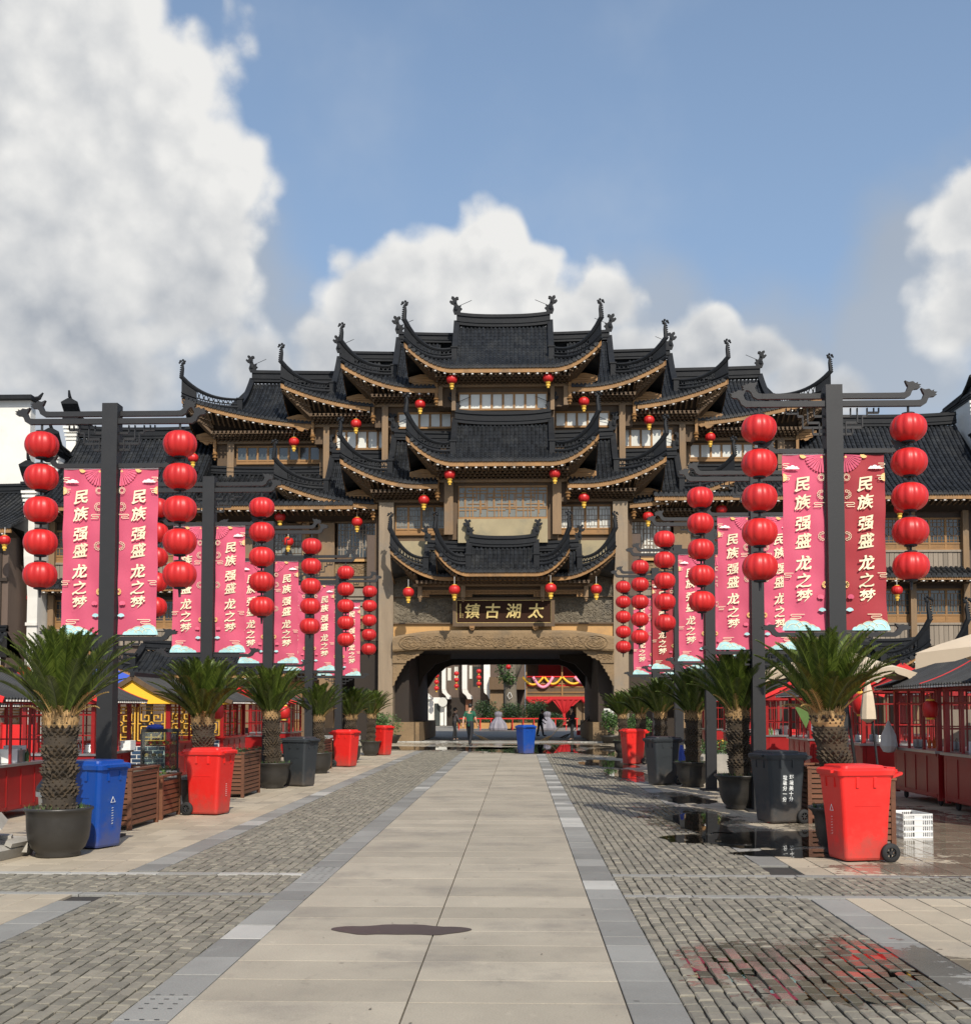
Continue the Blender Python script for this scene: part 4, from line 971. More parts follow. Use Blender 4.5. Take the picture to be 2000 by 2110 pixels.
# ---------------------------------------------------------------- the wings either side, with fire walls at their ends
def wing(sd_, label):
    lab = thing('wing_building', label, 'building', (XC + sd_ * 18, 55, 0))
    ep = 1046 if sd_ < 0 else 1022; pc = 150 if sd_ < 0 else 1850
    ze = zz(ep - 6, 53.5, pc); rp = 905 if sd_ < 0 else 878; zr = zz(rp, 58.5, pc); zt = zr + .62
    xo, xi = (22.46 if sd_ < 0 else 23.3), 15.0; cx = XC + sd_ * (xo + xi) / 2; hw = (xo - xi) / 2
    zb = ze - .75
    roof(lab, cx, 53.5, 58.5, ze, zr, hw, hw, 0, zt - zr, zb, hw, 55.0, hip=False, orn=False, brackets=0, name='main_roof', rib=.24, bend=.35)
    # lean-to roof in front of the tower's outer storey
    xi2 = 7.2; cx2 = XC + sd_ * (xi + xi2) / 2; hw2 = (xi - xi2) / 2
    roof(lab, cx2, 53.5, 57.15, ze, zz(975, 57.15), hw2, hw2, 0, .42, zb, hw2, 55.0, hip=False, orn=False, brackets=0, name='lean_to_roof', rib=.24, bend=.35)
    xa, xb = sorted((XC + sd_ * 10.7, XC + sd_ * (xo - .1))); MB().box(xa, xb, 55.4, 59, 0, zb + .3).build('wing_wall', 'brown_panel', lab)
    z = lambda p: zz(p, 55.0, pc)
    d = 0 if sd_ > 0 else 26
    up = (1066 + d, 1134 + d); lo = (1212 + d * .9, 1284 + d * .5)
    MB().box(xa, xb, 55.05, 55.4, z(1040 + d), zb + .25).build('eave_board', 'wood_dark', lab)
    wx0, wx1 = sorted((XC + sd_ * 15.2, XC + sd_ * 22.2))
    window(lab, wx0, wx1, z(up[1]), z(up[0]), 55.2, 9, 'window_glass', 'wood_gold', 'ring', panel=.35)
    def planks(z0, z1, y):
        n = 30; st = (wx1 - wx0) / n
        MB().box(wx0, wx1, y + .03, y + .1, z0, z1).build('plank_backing', 'wood_dark', lab)
        me = bpy.data.meshes.new('plank'); m2 = MB(); m2.box(-.5, .5, -.02, .02, -.5, .5); me.from_pydata(m2.v, [], m2.f); me.materials.append(M['plank_grey'])
        for i in range(n): put('plank', me, lab, (wx0 + st * (i + .5) - WL[lab].x, y - WL[lab].y + rr_.uniform(-.008, .008), (z0 + z1) / 2), (0, 0, 0), (st - .02, 1, z1 - z0))
        MB().box(wx0, wx1, y - .08, y + .05, z1, z1 + .1).build('sill', 'plank_grey', lab)
    planks(z(1170 + d), z(1137 + d), 55.15)
    # pent roof between the storeys
    zp = z(1190 + d * .9); 
    roof(lab, (wx0 + wx1) / 2, 54.0, 55.1, zp - .02, zp + .5, 3.7, 3.7, 0, 0, zp - .5, 3.7, 55.1, hip=False, orn=False, brackets=0, name='pent_roof', rib=.24, fasc=.12)
    window(lab, wx0, wx1, z(lo[1]), z(lo[0]), 55.3, 9, 'window_glass', 'wood_gold', 'grid', panel=.4)
    planks(z(1330), z(lo[1] + 3), 55.25)
    for u in (15.0, 17.35, 19.75, 22.3):
        x = XC + sd_ * u; MB().box(x - .14, x + .14, 54.9, 55.14, 0, z(1042 + d)).build('wing_post', 'wood_post', lab)
    window(lab, wx0, wx1, .1, z(1345), 55.8, 8, 'dusty_glass', 'wood_gold', 'grid', panel=.9)
    # stepped white fire wall
    fwl = thing('fire_wall', ('white stepped fire wall with black coping at the left end of the left wing', 'grey shaded stepped fire wall with black coping at the right end of the right wing')[sd_ > 0], 'wall', (XC + sd_ * 22.1, 53, 0))
    k = 1.0 if sd_ < 0 else 1.05
    steps = [(61.5, 58.2, 16.5), (58.2, 55.9, 14.35), (55.9, 53.4, 12.15)] if sd_ < 0 else [(61.5, 57.2, 17.2), (57.2, 54.9, 15.1), (54.9, 52.4, 12.9)]
    wo = 22.52 if sd_ < 0 else 23.6; x0, x1 = sorted((XC + sd_ * wo, XC + sd_ * (wo + .5))); mb = MB(); yf_ = steps[2][1]
    for (yb_, ya_, zt_) in steps: mb.box(x0, x1, ya_, yb_, 0 if ya_ > yf_ else 9.6, zt_)
    mb.box(x0 + .002, x1 - .002, yf_ + .5, yf_ + 2.6, 0, 9.6)
    P = [(yf_, 9.6), (yf_, 8.9), (yf_ + .1, 8.2), (yf_ + .4, 7.7), (yf_ + .5, 7.0), (yf_ + .5, 9.6)]
    n = len(P); mb.add([(x0, a_, b_) for a_, b_ in P] + [(x1, a_, b_) for a_, b_ in P], [tuple(range(n)), tuple(range(2 * n - 1, n - 1, -1))] + [(i, i + n, (i + 1) % n + n, (i + 1) % n) for i in range(n)])
    mb.box(x0 - .04, x1 + .04, yf_ + .4, yf_ + .5, 5.6, 5.75)
    mb.build('wall_body', 'white_wall', fwl)
    for (yb_, ya_, zt_) in steps:
        mb = MB()
        for (dz, ex, h_) in ((0, .04, .12), (.12, .09, .10), (.22, .14, .12)): mb.box(x0 - ex, x1 + ex, ya_ - ex - .1, yb_, zt_ + dz, zt_ + dz + h_)
        rows = []; lf = lambda t: .85 * max(0, 1 - t / 4.2) ** 2
        for kx, zk in ((x0 - .20, .30), (x0 + .16, .50), (x1 - .16, .50), (x1 + .20, .30), (x1 + .17, .20), (x0 - .17, .20), (x0 - .20, .30)):
            rows.append([Vector((kx, ya_ - .35 + (yb_ - ya_ + .35) * t / 10, zt_ + zk + lf(t))) for t in range(11)])
        mb.grid(rows); mb.add([r[0] for r in rows[:6]], [(0, 1, 2, 3, 4, 5)])
        mb.box(x0 - .02, x1 + .02, ya_ - .1, ya_ + .5, zt_ + .2, zt_ + .62)
        cxm = (x0 + x1) / 2
        mb.tube([(cxm, yb_, zt_ + .60), (cxm, ya_ + 1.0, zt_ + .72), (cxm, ya_ + .3, zt_ + 1.02), (cxm, ya_ - .3, zt_ + 1.45), (cxm, ya_ - .40, zt_ + 1.75)], [.10, .10, .10, .09, .05], 6)
        mb.build('coping', 'ridge_dark', fwl)
        mb = MB()
        for q_ in range(4): mb.box(x0 - .04 - .03 * q_, x1 + .04 + .03 * q_, ya_ - .05 - .04 * q_, ya_ + .01, zt_ - .8 + .2 * q_, zt_ - .68 + .2 * q_)
        mb.build('corbel', 'white_wall', fwl)
    return lab
wl = wing(-1, 'left wing of the gate with grey planks and lattice windows under a black tiled roof')
wr = wing(1, 'right wing of the gate with golden lattice windows under a steep black roof')
# house beyond the left fire wall
hs = thing('corner_house', 'brown panelled house with a tall white gable at the far left edge', 'building', (-27, 52, 0))
MB().box(-34, -25.2, 57, 57.6, 6, 17.5).build('gable_wall', 'white_wall', hs)
mb = MB(); mb.box(-34, -25.0, 56.6, 57.9, 17.5, 17.62); mb.box(-34, -25.1, 56.8, 57.7, 17.62, 17.76); mb.tube([(-25.15, 57.2, 17.6), (-24.85, 57.2, 17.68), (-24.65, 57.2, 17.95)], [.14, .11, .04], 6); mb.build('coping', 'ridge_dark', hs)
zl = zz(1085, 51.5, 10)
roof(hs, -28.5, 51.5, 56.9, zl, zl + 2.6, 4.9, 4.9, 0, .5, zl - .5, 4.9, 52.5, hip=False, orn=False, brackets=0, name='roof', rib=.24)
MB().box(-33.4, -24.1, 52.5, 56.8, 0, zl - .2).build('wall', 'brown_panel', hs)
mb = MB()
for k in range(12): mb.box(-33.3 + k * .8, -33.2 + k * .8, 52.42, 52.5, 0, zl - .3)
for zz_ in (2.8, 5.2, 7.6): mb.box(-33.4, -24.1, 52.38, 52.5, zz_, zz_ + .16)
mb.build('batten', 'wood_dark', hs)
for xx, z0 in ((-26.6, 5.6), (-25.2, 5.6)): MB().box(xx, xx + .75, 52.36, 52.44, z0, z0 + 1.5).build('wood_shutter', 'plank_grey', hs)
zl2 = zz(1352, 51, 10); roof(hs, -28.1, 50.8, 52.5, zl2, zl2 + 1.2, 4.0, 4.0, 0, .3, zl2 - .3, 4.0, 52.4, hip=False, orn=False, brackets=0, name='pent_roof', rib=.24)
# entrance canopies with upturned horns
def canopy(sd_, u, yf, Le, Lr, e, label):
    cx = XC + sd_ * u; t = thing('entrance_canopy', label, 'canopy', (cx, yf + 1.5, 0))
    ze = zz(e, yf, PPX); roof(t, cx, yf, yf + 1.9, ze, ze + 1.05, Le, Lr, 1.05, .45, ze - .35, Le - 1.2, yf + 1.5, name='roof', horn=1.1, rib=.22, white=True, spear=False, orn=False, brackets=2, fasc=.14)
    for k in (-1, 1):
        for yy in (yf + 1.5, yf + 4): MB().box(cx + k * (Le - 1.3) - .13, cx + k * (Le - 1.3) + .13, yy - .13, yy + .13, 0, ze - .2).build('post', 'wood_brown', t)
    MB().box(cx - Le + 1.2, cx + Le - 1.2, yf + 1.35, yf + 1.65, ze - .75, ze - .36).build('beam', 'wood_gold', t)
canopy(-1, 12.6, 48.5, 5.2, 3.5, 1386, 'low tiled entrance canopy with upturned corners below the left wing')
canopy(1, 12.75, 48.2, 5.2, 3.5, 1384, 'low tiled entrance canopy with upturned horn in front of the right wing')
canopy(1, 17.3, 50.4, 3.1, 1.6, 1380, 'smaller tiled canopy with a black upturned horn, right of the first canopy')
# ================================================================ lantern strings, banners and their posts
def dragon_arm(mb, x0, x1, z, side, t=.07, dp=.06, up=.14, yo=0.0):
    """flat steel arm that turns up into a dragon head at its outer end"""
    a, b = sorted((x0, x1)); mb.box(a, b, yo - dp / 2, yo + dp / 2, z - t / 2, z + t / 2)
    s = side; h = t
    P = [(-.02, -h / 2), (.06, -h / 2), (.115, -.0), (.135, .05), (.165, .075), (.215, .08), (.245, .105), (.222, .112), (.25, .135), (.205, .142), (.212, .165), (.18, .15), (.15, .175),
         (.10, .165), (.055, .185), (.075, .135), (.09, .11), (.07, .06), (.04, h / 2 + .005), (-.02, h / 2)]
    P = [(x1 + s * p, z + q * up / .14 if q > h / 2 else z + q) for p, q in P]
    if s < 0: P = P[::-1]
    mb.prism(P, yo - dp / 2 + .003, yo + dp / 2 - .003)
def post_proto():
    t = thing('banner_post', 'x', 'post')
    MB().box(-.1, .1, -.1, .1, 0, 5.57).build('pole', 'black_metal', t)
    MB().box(-.2, .2, -.2, .2, 0, .03).build('base_plate', 'black_metal', t)
    for s in (-1, 1):
        mb = MB(); dragon_arm(mb, s * .1, s * .84, 5.46, s, .065, yo=.045); mb.build('arm', 'black_metal', t)
        mb = MB(); dragon_arm(mb, s * .1, s * 1.0, 5.34, s, .07, yo=-.045); mb.build('arm', 'black_metal', t)
        mb = MB(); dragon_arm(mb, s * .1, s * .65, 4.77, s, .055, up=.1); mb.build('arm', 'black_metal', t)
        mb = MB(); dragon_arm(mb, s * .1, s * .65, 2.53, s, .055, up=.1); mb.build('arm', 'black_metal', t)
        mb = MB(); w_ = .013
        for (xa, za, xb, zb) in ((.1, 5.2, .22, 5.2), (.22, 5.2, .22, 5.3), (.16, 5.12, .3, 5.12), (.3, 5.12, .3, 5.3), (.1, 5.06, .36, 5.06), (.36, 5.06, .36, 5.2), (.36, 5.2, .42, 5.2), (.42, 5.2, .42, 5.3),
                                 (.5, 5.24, .5, 5.3), (.42, 5.24, .56, 5.24), (.56, 5.24, .56, 5.3), (.16, 4.98, .16, 5.12), (.24, 4.98, .24, 5.06), (.1, 4.98, .24, 4.98)):
            mb.bar((s * xa, 0, za), (s * xb, 0, zb), w_, .03)
        for (xa, za, xb, zb) in ((.1, 2.42, .3, 2.42), (.3, 2.42, .3, 2.5), (.1, 2.34, .2, 2.34), (.2, 2.34, .2, 2.5), (.3, 2.46, .4, 2.46), (.4, 2.46, .4, 2.5)): mb.bar((s * xa, 0, za), (s * xb, 0, zb), w_, .03)
        mb.build('fretwork', 'black_metal', t, kind='stuff')
    return t
def lantern_mesh(w_=.215, h_=.168, n=72):
    mb = MB(); m_ = 14; rows = []
    for i in range(m_ + 1):
        a = -math.pi / 2 * .93 + math.pi * .93 * i / m_
        rr = w_ * math.cos(a) ** .68; z = h_ * math.sin(a)
        rows.append([Vector((rr * (1 - .06 * abs(math.cos(math.pi * j * 12 / n)) ** 5) * math.cos(2 * math.pi * j / n), rr * (1 - .06 * abs(math.cos(math.pi * j * 12 / n)) ** 5) * math.sin(2 * math.pi * j / n), z)) for j in range(n + 1)])
    mb.grid(rows); return mb
def string_proto():
    t = thing('lantern_string', 'x', 'lanterns')
    MB().tube([(0, 0, 0), (0, 0, -2.13)], .016, 6).build('hanging_rod', 'black_metal', t)
    me = None
    for k in range(5):
        z = -.27 - .4225 * k
        if me is None: lo = lantern_mesh().build('lantern', 'lantern_red', t, smooth=True); me = lo.data; lo.location = (0, 0, z)
        else: lo = put('lantern', me, t, (0, 0, z))
        if k == 0:
            cm = MB().lathe([(.075, .152), (.078, .180), (.05, .187)], 14).build('cap', 'black_metal', lo).data; cn = MB().lathe([(.05, -.187), (.078, -.180), (.075, -.150)], 14).build('cap', 'black_metal', lo).data
        else: put('cap', cm, lo); put('cap', cn, lo)
    mb = MB(); mb.tube([(0, 0, -2.13), (0, 0, -2.25)], [.022, .014], 6); mb.build('finial', 'black_metal', t)
    return t
BH, BW = 2.16, .5
def disc(mb, cx, cz, r, y, a0=0, a1=360, n=14):
    k = [(cx + r * math.cos(R(a0 + (a1 - a0) * i / n)), y, cz + r * math.sin(R(a0 + (a1 - a0) * i / n))) for i in range(n + 1)]
    mb.add([(cx, y, cz)] + k, [(0, i + 1, i + 2) for i in range(n)])
def line(mb, pts, y, w_=.006):
    for a, b in zip(pts, pts[1:]): mb.bar((a[0], y, a[1]), (b[0], y, b[1]), .002, w_, up=(0, 1, 0)) if 0 else mb.bar((a[0], y, a[1]), (b[0], y, b[1]), w_, .002, up=(0, 1, 0))
def banner_proto(s, red=False):  # red: the same pink banner with shade painted into its colours
    """s = +1: banner to the right of its post (inner edge at x = 0), -1: to the left. Origin at the top inner corner"""
    t = thing('banner', 'x', 'banner'); rg_ = random.Random(5 + s + red)
    X = lambda x: s * x
    rows = []
    for i in range(25):
        z = -BH * i / 24
        rows.append([Vector((X(BW * j / 10) + .004 * math.sin(i * .7 + j), .011 * math.sin(j * .9 + i * .35) + .005 * math.sin(i * 1.3 + s) + .006 * math.sin(j * .5 - i * .8), z)) for j in range(11)])
    mb = MB(); mb.grid(rows); mb.grid([[p + Vector((0, .004, 0)) for p in r] for r in rows[::-1]]); mb.build('cloth', 'banner_red' if red else 'banner_pink', t, smooth=True)
    MB().tube([(X(-.02), 0, -.0), (X(BW), 0, 0)], .014, 6).build('top_rod', 'white_plastic' if not red else 'black_metal', t)
    MB().tube([(X(-.02), 0, -BH), (X(BW), 0, -BH)], .012, 6).build('bottom_rod', 'black_metal', t)
    y = -.024
    for ch, pz in zip('民族强盛龙之梦', (440, 615, 828, 1000, 1220, 1390, 1555)):
        me = GL.get(ch)
        if me is None:
            me = brushed(glyph(ch, .19, .0008, .0036, 0), len(GL)); me.materials.append(M['print_cream']); GL[ch] = me
        put('character', me, t, (X(.262), y, -(pz - 135) * .00123))
    # printed decoration
    mb = MB()                                                     # white clouds
    for (cx, cz, k) in ((.38, -.175, 1.0),):
        disc(mb, X(cx), cz, .035 * k, y, 0, 180); disc(mb, X(cx - .045), cz, .022 * k, y - .0005, 0, 180); disc(mb, X(cx + .05), cz, .024 * k, y - .0003, 0, 180)
        mb.add([(X(cx - .08), y, cz - .012), (X(cx + .09), y, cz - .012), (X(cx + .09), y, cz), (X(cx - .08), y, cz)], [(0, 1, 2, 3)])
    pr = mb.build('white_cloud', 'print_white', t)
    mb = MB()                                                     # cyan clouds at the foot
    z0 = -BH + .004
    for (cx, r_) in ((.40, .13), (.28, .105), (.5, .10), (.19, .07), (.12, .045)):
        for (rr, dy) in ((r_, 0),): disc(mb, X(min(cx, BW - .001)), z0, rr, y + .001 - cx * .002, 0 if cx < .45 else (90 if s > 0 else 0), 180 if cx < .45 else (180 if s > 0 else 90))
    disc(mb, X(.05), -1.93, .05, y, 20, 160); mb.build('cyan_cloud', 'print_cyan', t, kind='stuff')
    mb = MB()
    for (cx, r_) in ((.40, .135), (.28, .11), (.19, .075), (.40, .08), (.28, .06)):
        line(mb, [(X(min(BW, max(0, cx + r_ * math.cos(R(a))))), z0 + r_ * math.sin(R(a))) for a in range(20, 170, 15)], y - .003, .006)
    def swirl(x0, z, w_, k=1):
        line(mb, [(X(x0), z), (X(x0 + w_), z)], y, .007); line(mb, [(X(x0 + w_ * .3), z - .025), (X(x0 + w_ * .95), z - .025)], y, .007)
        line(mb, [(X(x0 + w_), z), (X(x0 + w_ + .012), z - .0125), (X(x0 + w_ * .95), z - .025)], y, .007); line(mb, [(X(x0 + w_ * .3), z - .025), (X(x0 + w_ * .28), z - .04), (X(x0 + w_ * .4), z - .05), (X(x0 + w_ * 1.1), z - .05)], y, .007)
    swirl(.0, -.60, .12); swirl(.39, -1.46, .1); swirl(.26, -1.96, .16); swirl(.42, -.12, .07); swirl(.40, -.27, .08)
    for (cx, cz) in ((.035, -.50), (.03, -1.01)):
        for a in range(-90, 91, 36):
            q = (cx + .04 * math.cos(R(a)), cz + .04 * math.sin(R(a))); line(mb, [(X(max(0, q[0] + .016 * math.cos(R(b)))), q[1] + .016 * math.sin(R(b))) for b in range(0, 361, 60)], y, .005)
    line(mb, [(X(max(0, .035 + .03 * math.cos(R(b)))), -.29 + .03 * math.sin(R(b))) for b in range(0, 361, 45)], y, .006); line(mb, [(X(max(0, .035 + .045 * math.cos(R(b)))), -.29 + .045 * math.sin(R(b))) for b in range(0, 361, 45)], y, .004)
    mb.build('printed_swirl', 'print_cream', t, kind='stuff')
    mb = MB()                                                     # folded fan and lotus, a lighter pink
    for k in range(9):
        a0, a1 = 270 + k * 10, 270 + k * 10 + 7
        mb.add([(X(.0 + .02), y + .001, -.01), (X(.0 + .23 * math.cos(R(a0))), y + .001, -.01 + .22 * math.sin(R(a0))), (X(.0 + .23 * math.cos(R(a1))), y + .001, -.01 + .22 * math.sin(R(a1)))], [(0, 1, 2)])
    for a in (60, 90, 120, 30, 150): disc(mb, X(.065 + .018 * math.cos(R(a))), -1.76 + .018 * math.sin(R(a)), .024, y - .0004 * (a / 30), 0, 360, 10)
    mb.build('printed_fan', 'print_pink' if not red else 'banner_pink', t, kind='stuff')
    mb = MB(); disc(mb, X(BW - .002), -.29, .05, y, 90 if s > 0 else -90, 270 if s > 0 else 90)
    for a in range(-72, 73, 36): disc(mb, X(.012 + .022 * max(0, math.cos(R(a)))), -1.60 + .028 * math.sin(R(a)), .015, y - .0003, 0, 360, 8)
    disc(mb, X(.03), -.04, .014, y, 0, 360, 8)
    disc(mb, X(.25), -.012, .045, y, 180, 330, 10)
    mb.build('gold_print', 'print_gold', t, kind='stuff')
    return t
GL = {}
def brushed(me, seed):                          # brush-style slant and uneven stroke edges
    r_ = random.Random(seed); ph = [r_.uniform(0, 6) for _ in range(4)]
    for v in me.vertices:
        x, y, z = v.co; x2 = x + .10 * z + .0045 * math.sin(z * 95 + ph[0]) + .003 * math.sin(z * 210 + x * 60 + ph[1]); z2 = z + .13 * x + .0045 * math.sin(x * 100 + ph[2]) + .003 * math.sin(x * 190 + z * 70 + ph[3])
        v.co = (x2 * 1.02, y, z2)
    return me
PP, SP = post_proto(), string_proto()
BP = {(1, 0): banner_proto(1), (-1, 0): banner_proto(-1), (1, 1): banner_proto(1, True), (-1, 1): banner_proto(-1, True)}
ORD = ['nearest', 'second', 'third', 'fourth', 'fifth']
used = set()
def place(proto, loc, label, group, rz=0, scl=None):
    if id(proto) in used: return clone(proto, loc, rz, label, group, scl)
    used.add(id(proto)); proto.location = loc; proto.rotation_euler = (0, 0, rz)
    if scl: proto.scale = (scl, scl, scl)
    proto['label'] = label; proto['group'] = group; return proto
PX = {-1: -5.265, 1: 3.82}
posts = [(-1, 14.34 + 4.64 * i, i) for i in range(5)] + [(1, 13.77 + 4.53 * i, i) for i in range(5)]
for side, y, i in posts:
    row = 'left' if side < 0 else 'right'; x = PX[side]
    far = '' if i else ' the camera'
    nm = (f'{ORD[i]} post from the camera' if i else 'post nearest the camera')
    place(PP, (x, y, 0), f'black dragon-armed banner post, {nm} in the {row} row', f'banner posts of the {row} row')
    for s in (-1, 1):
        hd = 'left' if s < 0 else 'right'
        place(SP, (x + s * .9, y - .045, 5.31), f'string of five red lanterns, {hd} arm, {row} row, {nm}', 'strings of five red lanterns', rg.uniform(-.2, .2)).rotation_euler = (rg.uniform(-.012, .012), rg.uniform(-.014, .014), rg.uniform(0, 3))
        red = (side, i, s) in ((1, 0, 1), (1, 3, -1))  # shaded, backlit banners take the darker painted copy
        place(BP[(s, int(red))], (x + s * .115, y, 4.735), f'{"dark red" if red else "pink"} calligraphy banner, {hd} side, {row} row, {nm}', 'calligraphy banners')

# ================================================================ potted sago palms
def frond_mesh(phi, L, seed, m_='frond_green', k=54, droop=.80):
    r_ = random.Random(seed); mb = MB(); pts = []; p = Vector((0, 0, 0)); a = R(phi); N = 16
    for i in range(N + 1):
        pts.append(p.copy()); p = p + Vector((math.sin(a), 0, math.cos(a))) * (L / N); a += droop * (i / N) ** 1.3 / N * 2.0
    mb.tube(pts, [.011 * (1 - .75 * i / N) for i in range(N + 1)], 4)
    for j in range(k):
        t = .12 + .88 * j / k; f = t * N; i = min(N - 1, int(f)); q = pts[i].lerp(pts[i + 1], f - i); tg = (pts[i + 1] - pts[i]).normalized()
        up = Vector((0, 1, 0)).cross(tg).normalized()
        if up.x > 0 and up.z < 0: up = -up
        ll = .185 * math.sin(math.pi * min(1, .18 + t * .80)) ** .7 * r_.uniform(.85, 1.1) * (L / 1.05)
        for s in (-1, 1):
            d = (tg * (.62 + .5 * t) + Vector((0, s, 0)) * .74 + up * (.30 if up.z > 0 else -.30) + Vector((r_.uniform(-.07, .07), 0, r_.uniform(-.07, .07)))).normalized()
            w_ = tg * .0080
            e = q + d * ll + Vector((0, 0, -.012)); m2 = q + d * ll * .5 + Vector((0, 0, .004))
            mb.add([q - w_, q + w_, m2 + w_ * .9, m2 - w_ * .9, e], [(0, 1, 2, 3), (3, 2, 4)])
    me = bpy.data.meshes.new('frond'); me.from_pydata(mb.v, [], mb.f); me.materials.append(M[m_]); me.update(); return me
FR = [(phi, frond_mesh(phi, L, 10 + n)) for n, (phi, L) in enumerate(((3, .92), (7, .95), (12, .98), (18, 1.01), (24, 1.05), (31, 1.08), (39, 1.02), (50, .86)))]
FD = [frond_mesh(44, .50, 40, 'frond_dry', 16, .9), frond_mesh(34, .42, 41, 'frond_dry', 14, .8), frond_mesh(58, .40, 43, 'frond_dry', 14, 1.4)]
def palm_proto(seed, h=1.1, r0=.175, lean=0.0, dry=9):
    r_ = random.Random(seed); t = thing('sago_palm', 'x', 'palm')
    mb = MB(); n = 18; prof = [(r0 * (.96 + .05 * math.sin(z * 9)), z) for z in [h * i / 16 for i in range(17)]]
    mb.lathe(prof, n, lean=(lean, 0))
    tr = mb.build('trunk', 'palm_trunk', t, smooth=True)
    mb = MB(); z = .02
    while z < h - .02:
        band = 1.0 + .09 * math.sin(z * 28 + seed)
        m_ = 17
        for j in range(m_):
            a = 2 * math.pi * (j + .5 * (int(z / .036) % 2)) / m_ + r_.uniform(-.06, .06); rr = r0 * band * r_.uniform(.97, 1.09)
            c = Vector((math.cos(a) * rr + lean * z, math.sin(a) * rr, z)); tn = Vector((-math.sin(a), math.cos(a), 0)); o = Vector((math.cos(a), math.sin(a), 0))
            w_ = .026; mb.add([c - tn * w_ - o * .01, c + tn * w_ - o * .01, c + o * .020 + Vector((0, 0, .032)), c - o * .03 + Vector((0, 0, .045)) - tn * w_ * .7, c - o * .03 + Vector((0, 0, .045)) + tn * w_ * .7],
                              [(0, 1, 2), (0, 2, 3), (1, 4, 2), (3, 2, 4)])
        z += .036
    mb.build('leaf_scales', 'palm_trunk', tr, kind='stuff')
    mb = MB(); mb.lathe([(r0 * .96, h - .16), (r0 * 1.08, h - .10), (r0 * 1.05, h - .02), (r0 * .8, h + .08), (r0 * .35, h + .14)], 18, lean=(lean, 0))
    for j in range(110):
        a = r_.uniform(0, 6.28); zz_ = h - .14 + r_.uniform(0, .16); o = Vector((math.cos(a), math.sin(a), 0)); c = Vector((lean * zz_, 0, zz_)) + o * r0 * 1.0
        mb.tube([c, c + o * .03 + Vector((0, 0, r_.uniform(.05, .12)))], [.008, .003], 3)
    mb.build('fibre_collar', 'palm_fibre', t)
    for i in range(84):
        az = i * 2.39996; q = i / 83
        if q > .9: k = 6
        else: k = min(6, int(q * 7.2))
        if r_.random() < .12: k = 7
        me = FR[k][1]
        rr = .03 + .07 * min(1, q * 1.3); put('frond', me, t, (lean * h + rr * math.cos(az), rr * math.sin(az), h + .06 - .09 * q), (r_.uniform(-.04, .04), r_.uniform(-.06, .06), az), (r_.uniform(.9, 1.06),) * 3)
    for i in range(dry):
        az = r_.uniform(0, 6.28); put('dry_frond', FD[i % 3], t, (lean * h + .12 * math.cos(az), .12 * math.sin(az), h - .02), (0, 0, az))
    return t
def pot_proto(kind=0):
    t = thing('plant_pot', 'x', 'pot')
    if kind == 0: pr = [(.22, 0), (.245, .02), (.23, .045), (.285, .1), (.325, .2), (.34, .32), (.345, .44), (.352, .5), (.37, .515), (.37, .54), (.345, .545), (.325, .5), (.3, .47)]
    else: pr = [(.21, 0), (.235, .02), (.22, .05), (.27, .1), (.31, .2), (.325, .33), (.33, .41), (.36, .47), (.40, .505), (.40, .525), (.36, .515), (.32, .46), (.3, .44)]
    MB().lathe(pr, 40, capt=False).build('bowl', 'pot_glaze', t, smooth=True)
    zt = .46 if kind == 0 else .44
    mb = MB(); mb.lathe([(.325, zt), (.2, zt + .03), (0.01, zt + .035)], 20, capb=False); mb.build('earth', 'soil', t, smooth=True)
    r_ = random.Random(kind + 2); mb = MB()
    for j in range(26):
        a = r_.uniform(0, 6.28); d = r_.uniform(.2, .31); mb.ell((d * math.cos(a), d * math.sin(a), zt + .035), (r_.uniform(.015, .045), r_.uniform(.015, .04), r_.uniform(.01, .03)), 6, 4)
    mb.build('pebbles', 'pebble', t, kind='stuff')
    mb = MB()
    for j in range(150):
        a = r_.uniform(0, 6.28); d = r_.uniform(.16, .34) if r_.random() < .8 else .33; c = Vector((d * math.cos(a), d * math.sin(a), zt + .02)); e = c + Vector((r_.uniform(-.06, .06), r_.uniform(-.06, .06), r_.uniform(.04, .13)))
        w_ = Vector((r_.uniform(-1, 1), r_.uniform(-1, 1), 0)).normalized() * r_.uniform(.004, .011); mb.add([c - w_, c + w_, e], [(0, 1, 2)])
    mb.build('weeds', 'leaf_green', t, kind='stuff')
    return t
PA, PB, PC = palm_proto(1), palm_proto(2, 1.02, .165, 0, 4), palm_proto(3, 1.12, .17, -.17, 10)
P0, P1 = pot_proto(0), pot_proto(1)
palms = [(-1, -5.13, 12.55, PA, P0, 1.0), (-1, -4.97, 17.75, PB, P0, 1.0), (-1, -5.06, 23.2, PB, P1, 1.0), (-1, -5.05, 28.4, PB, P0, .96), (-1, -5.06, 33.8, PB, P1, .95), (-1, -5.1, 38.8, PB, P1, .95),
         (1, 3.68, 13.05, PC, P1, 1.0), (1, 3.6, 18.7, PB, P1, 1.06), (1, 3.6, 23.8, PB, P1, 1.0), (1, 3.72, 30.0, PB, P0, .98), (1, 3.75, 34.9, PB, P1, .95), (1, 3.62, 39.9, PB, P1, .95)]
ORD6 = ['nearest', 'second', 'third', 'fourth', 'fifth', 'farthest']
cnt = {-1: 0, 1: 0}
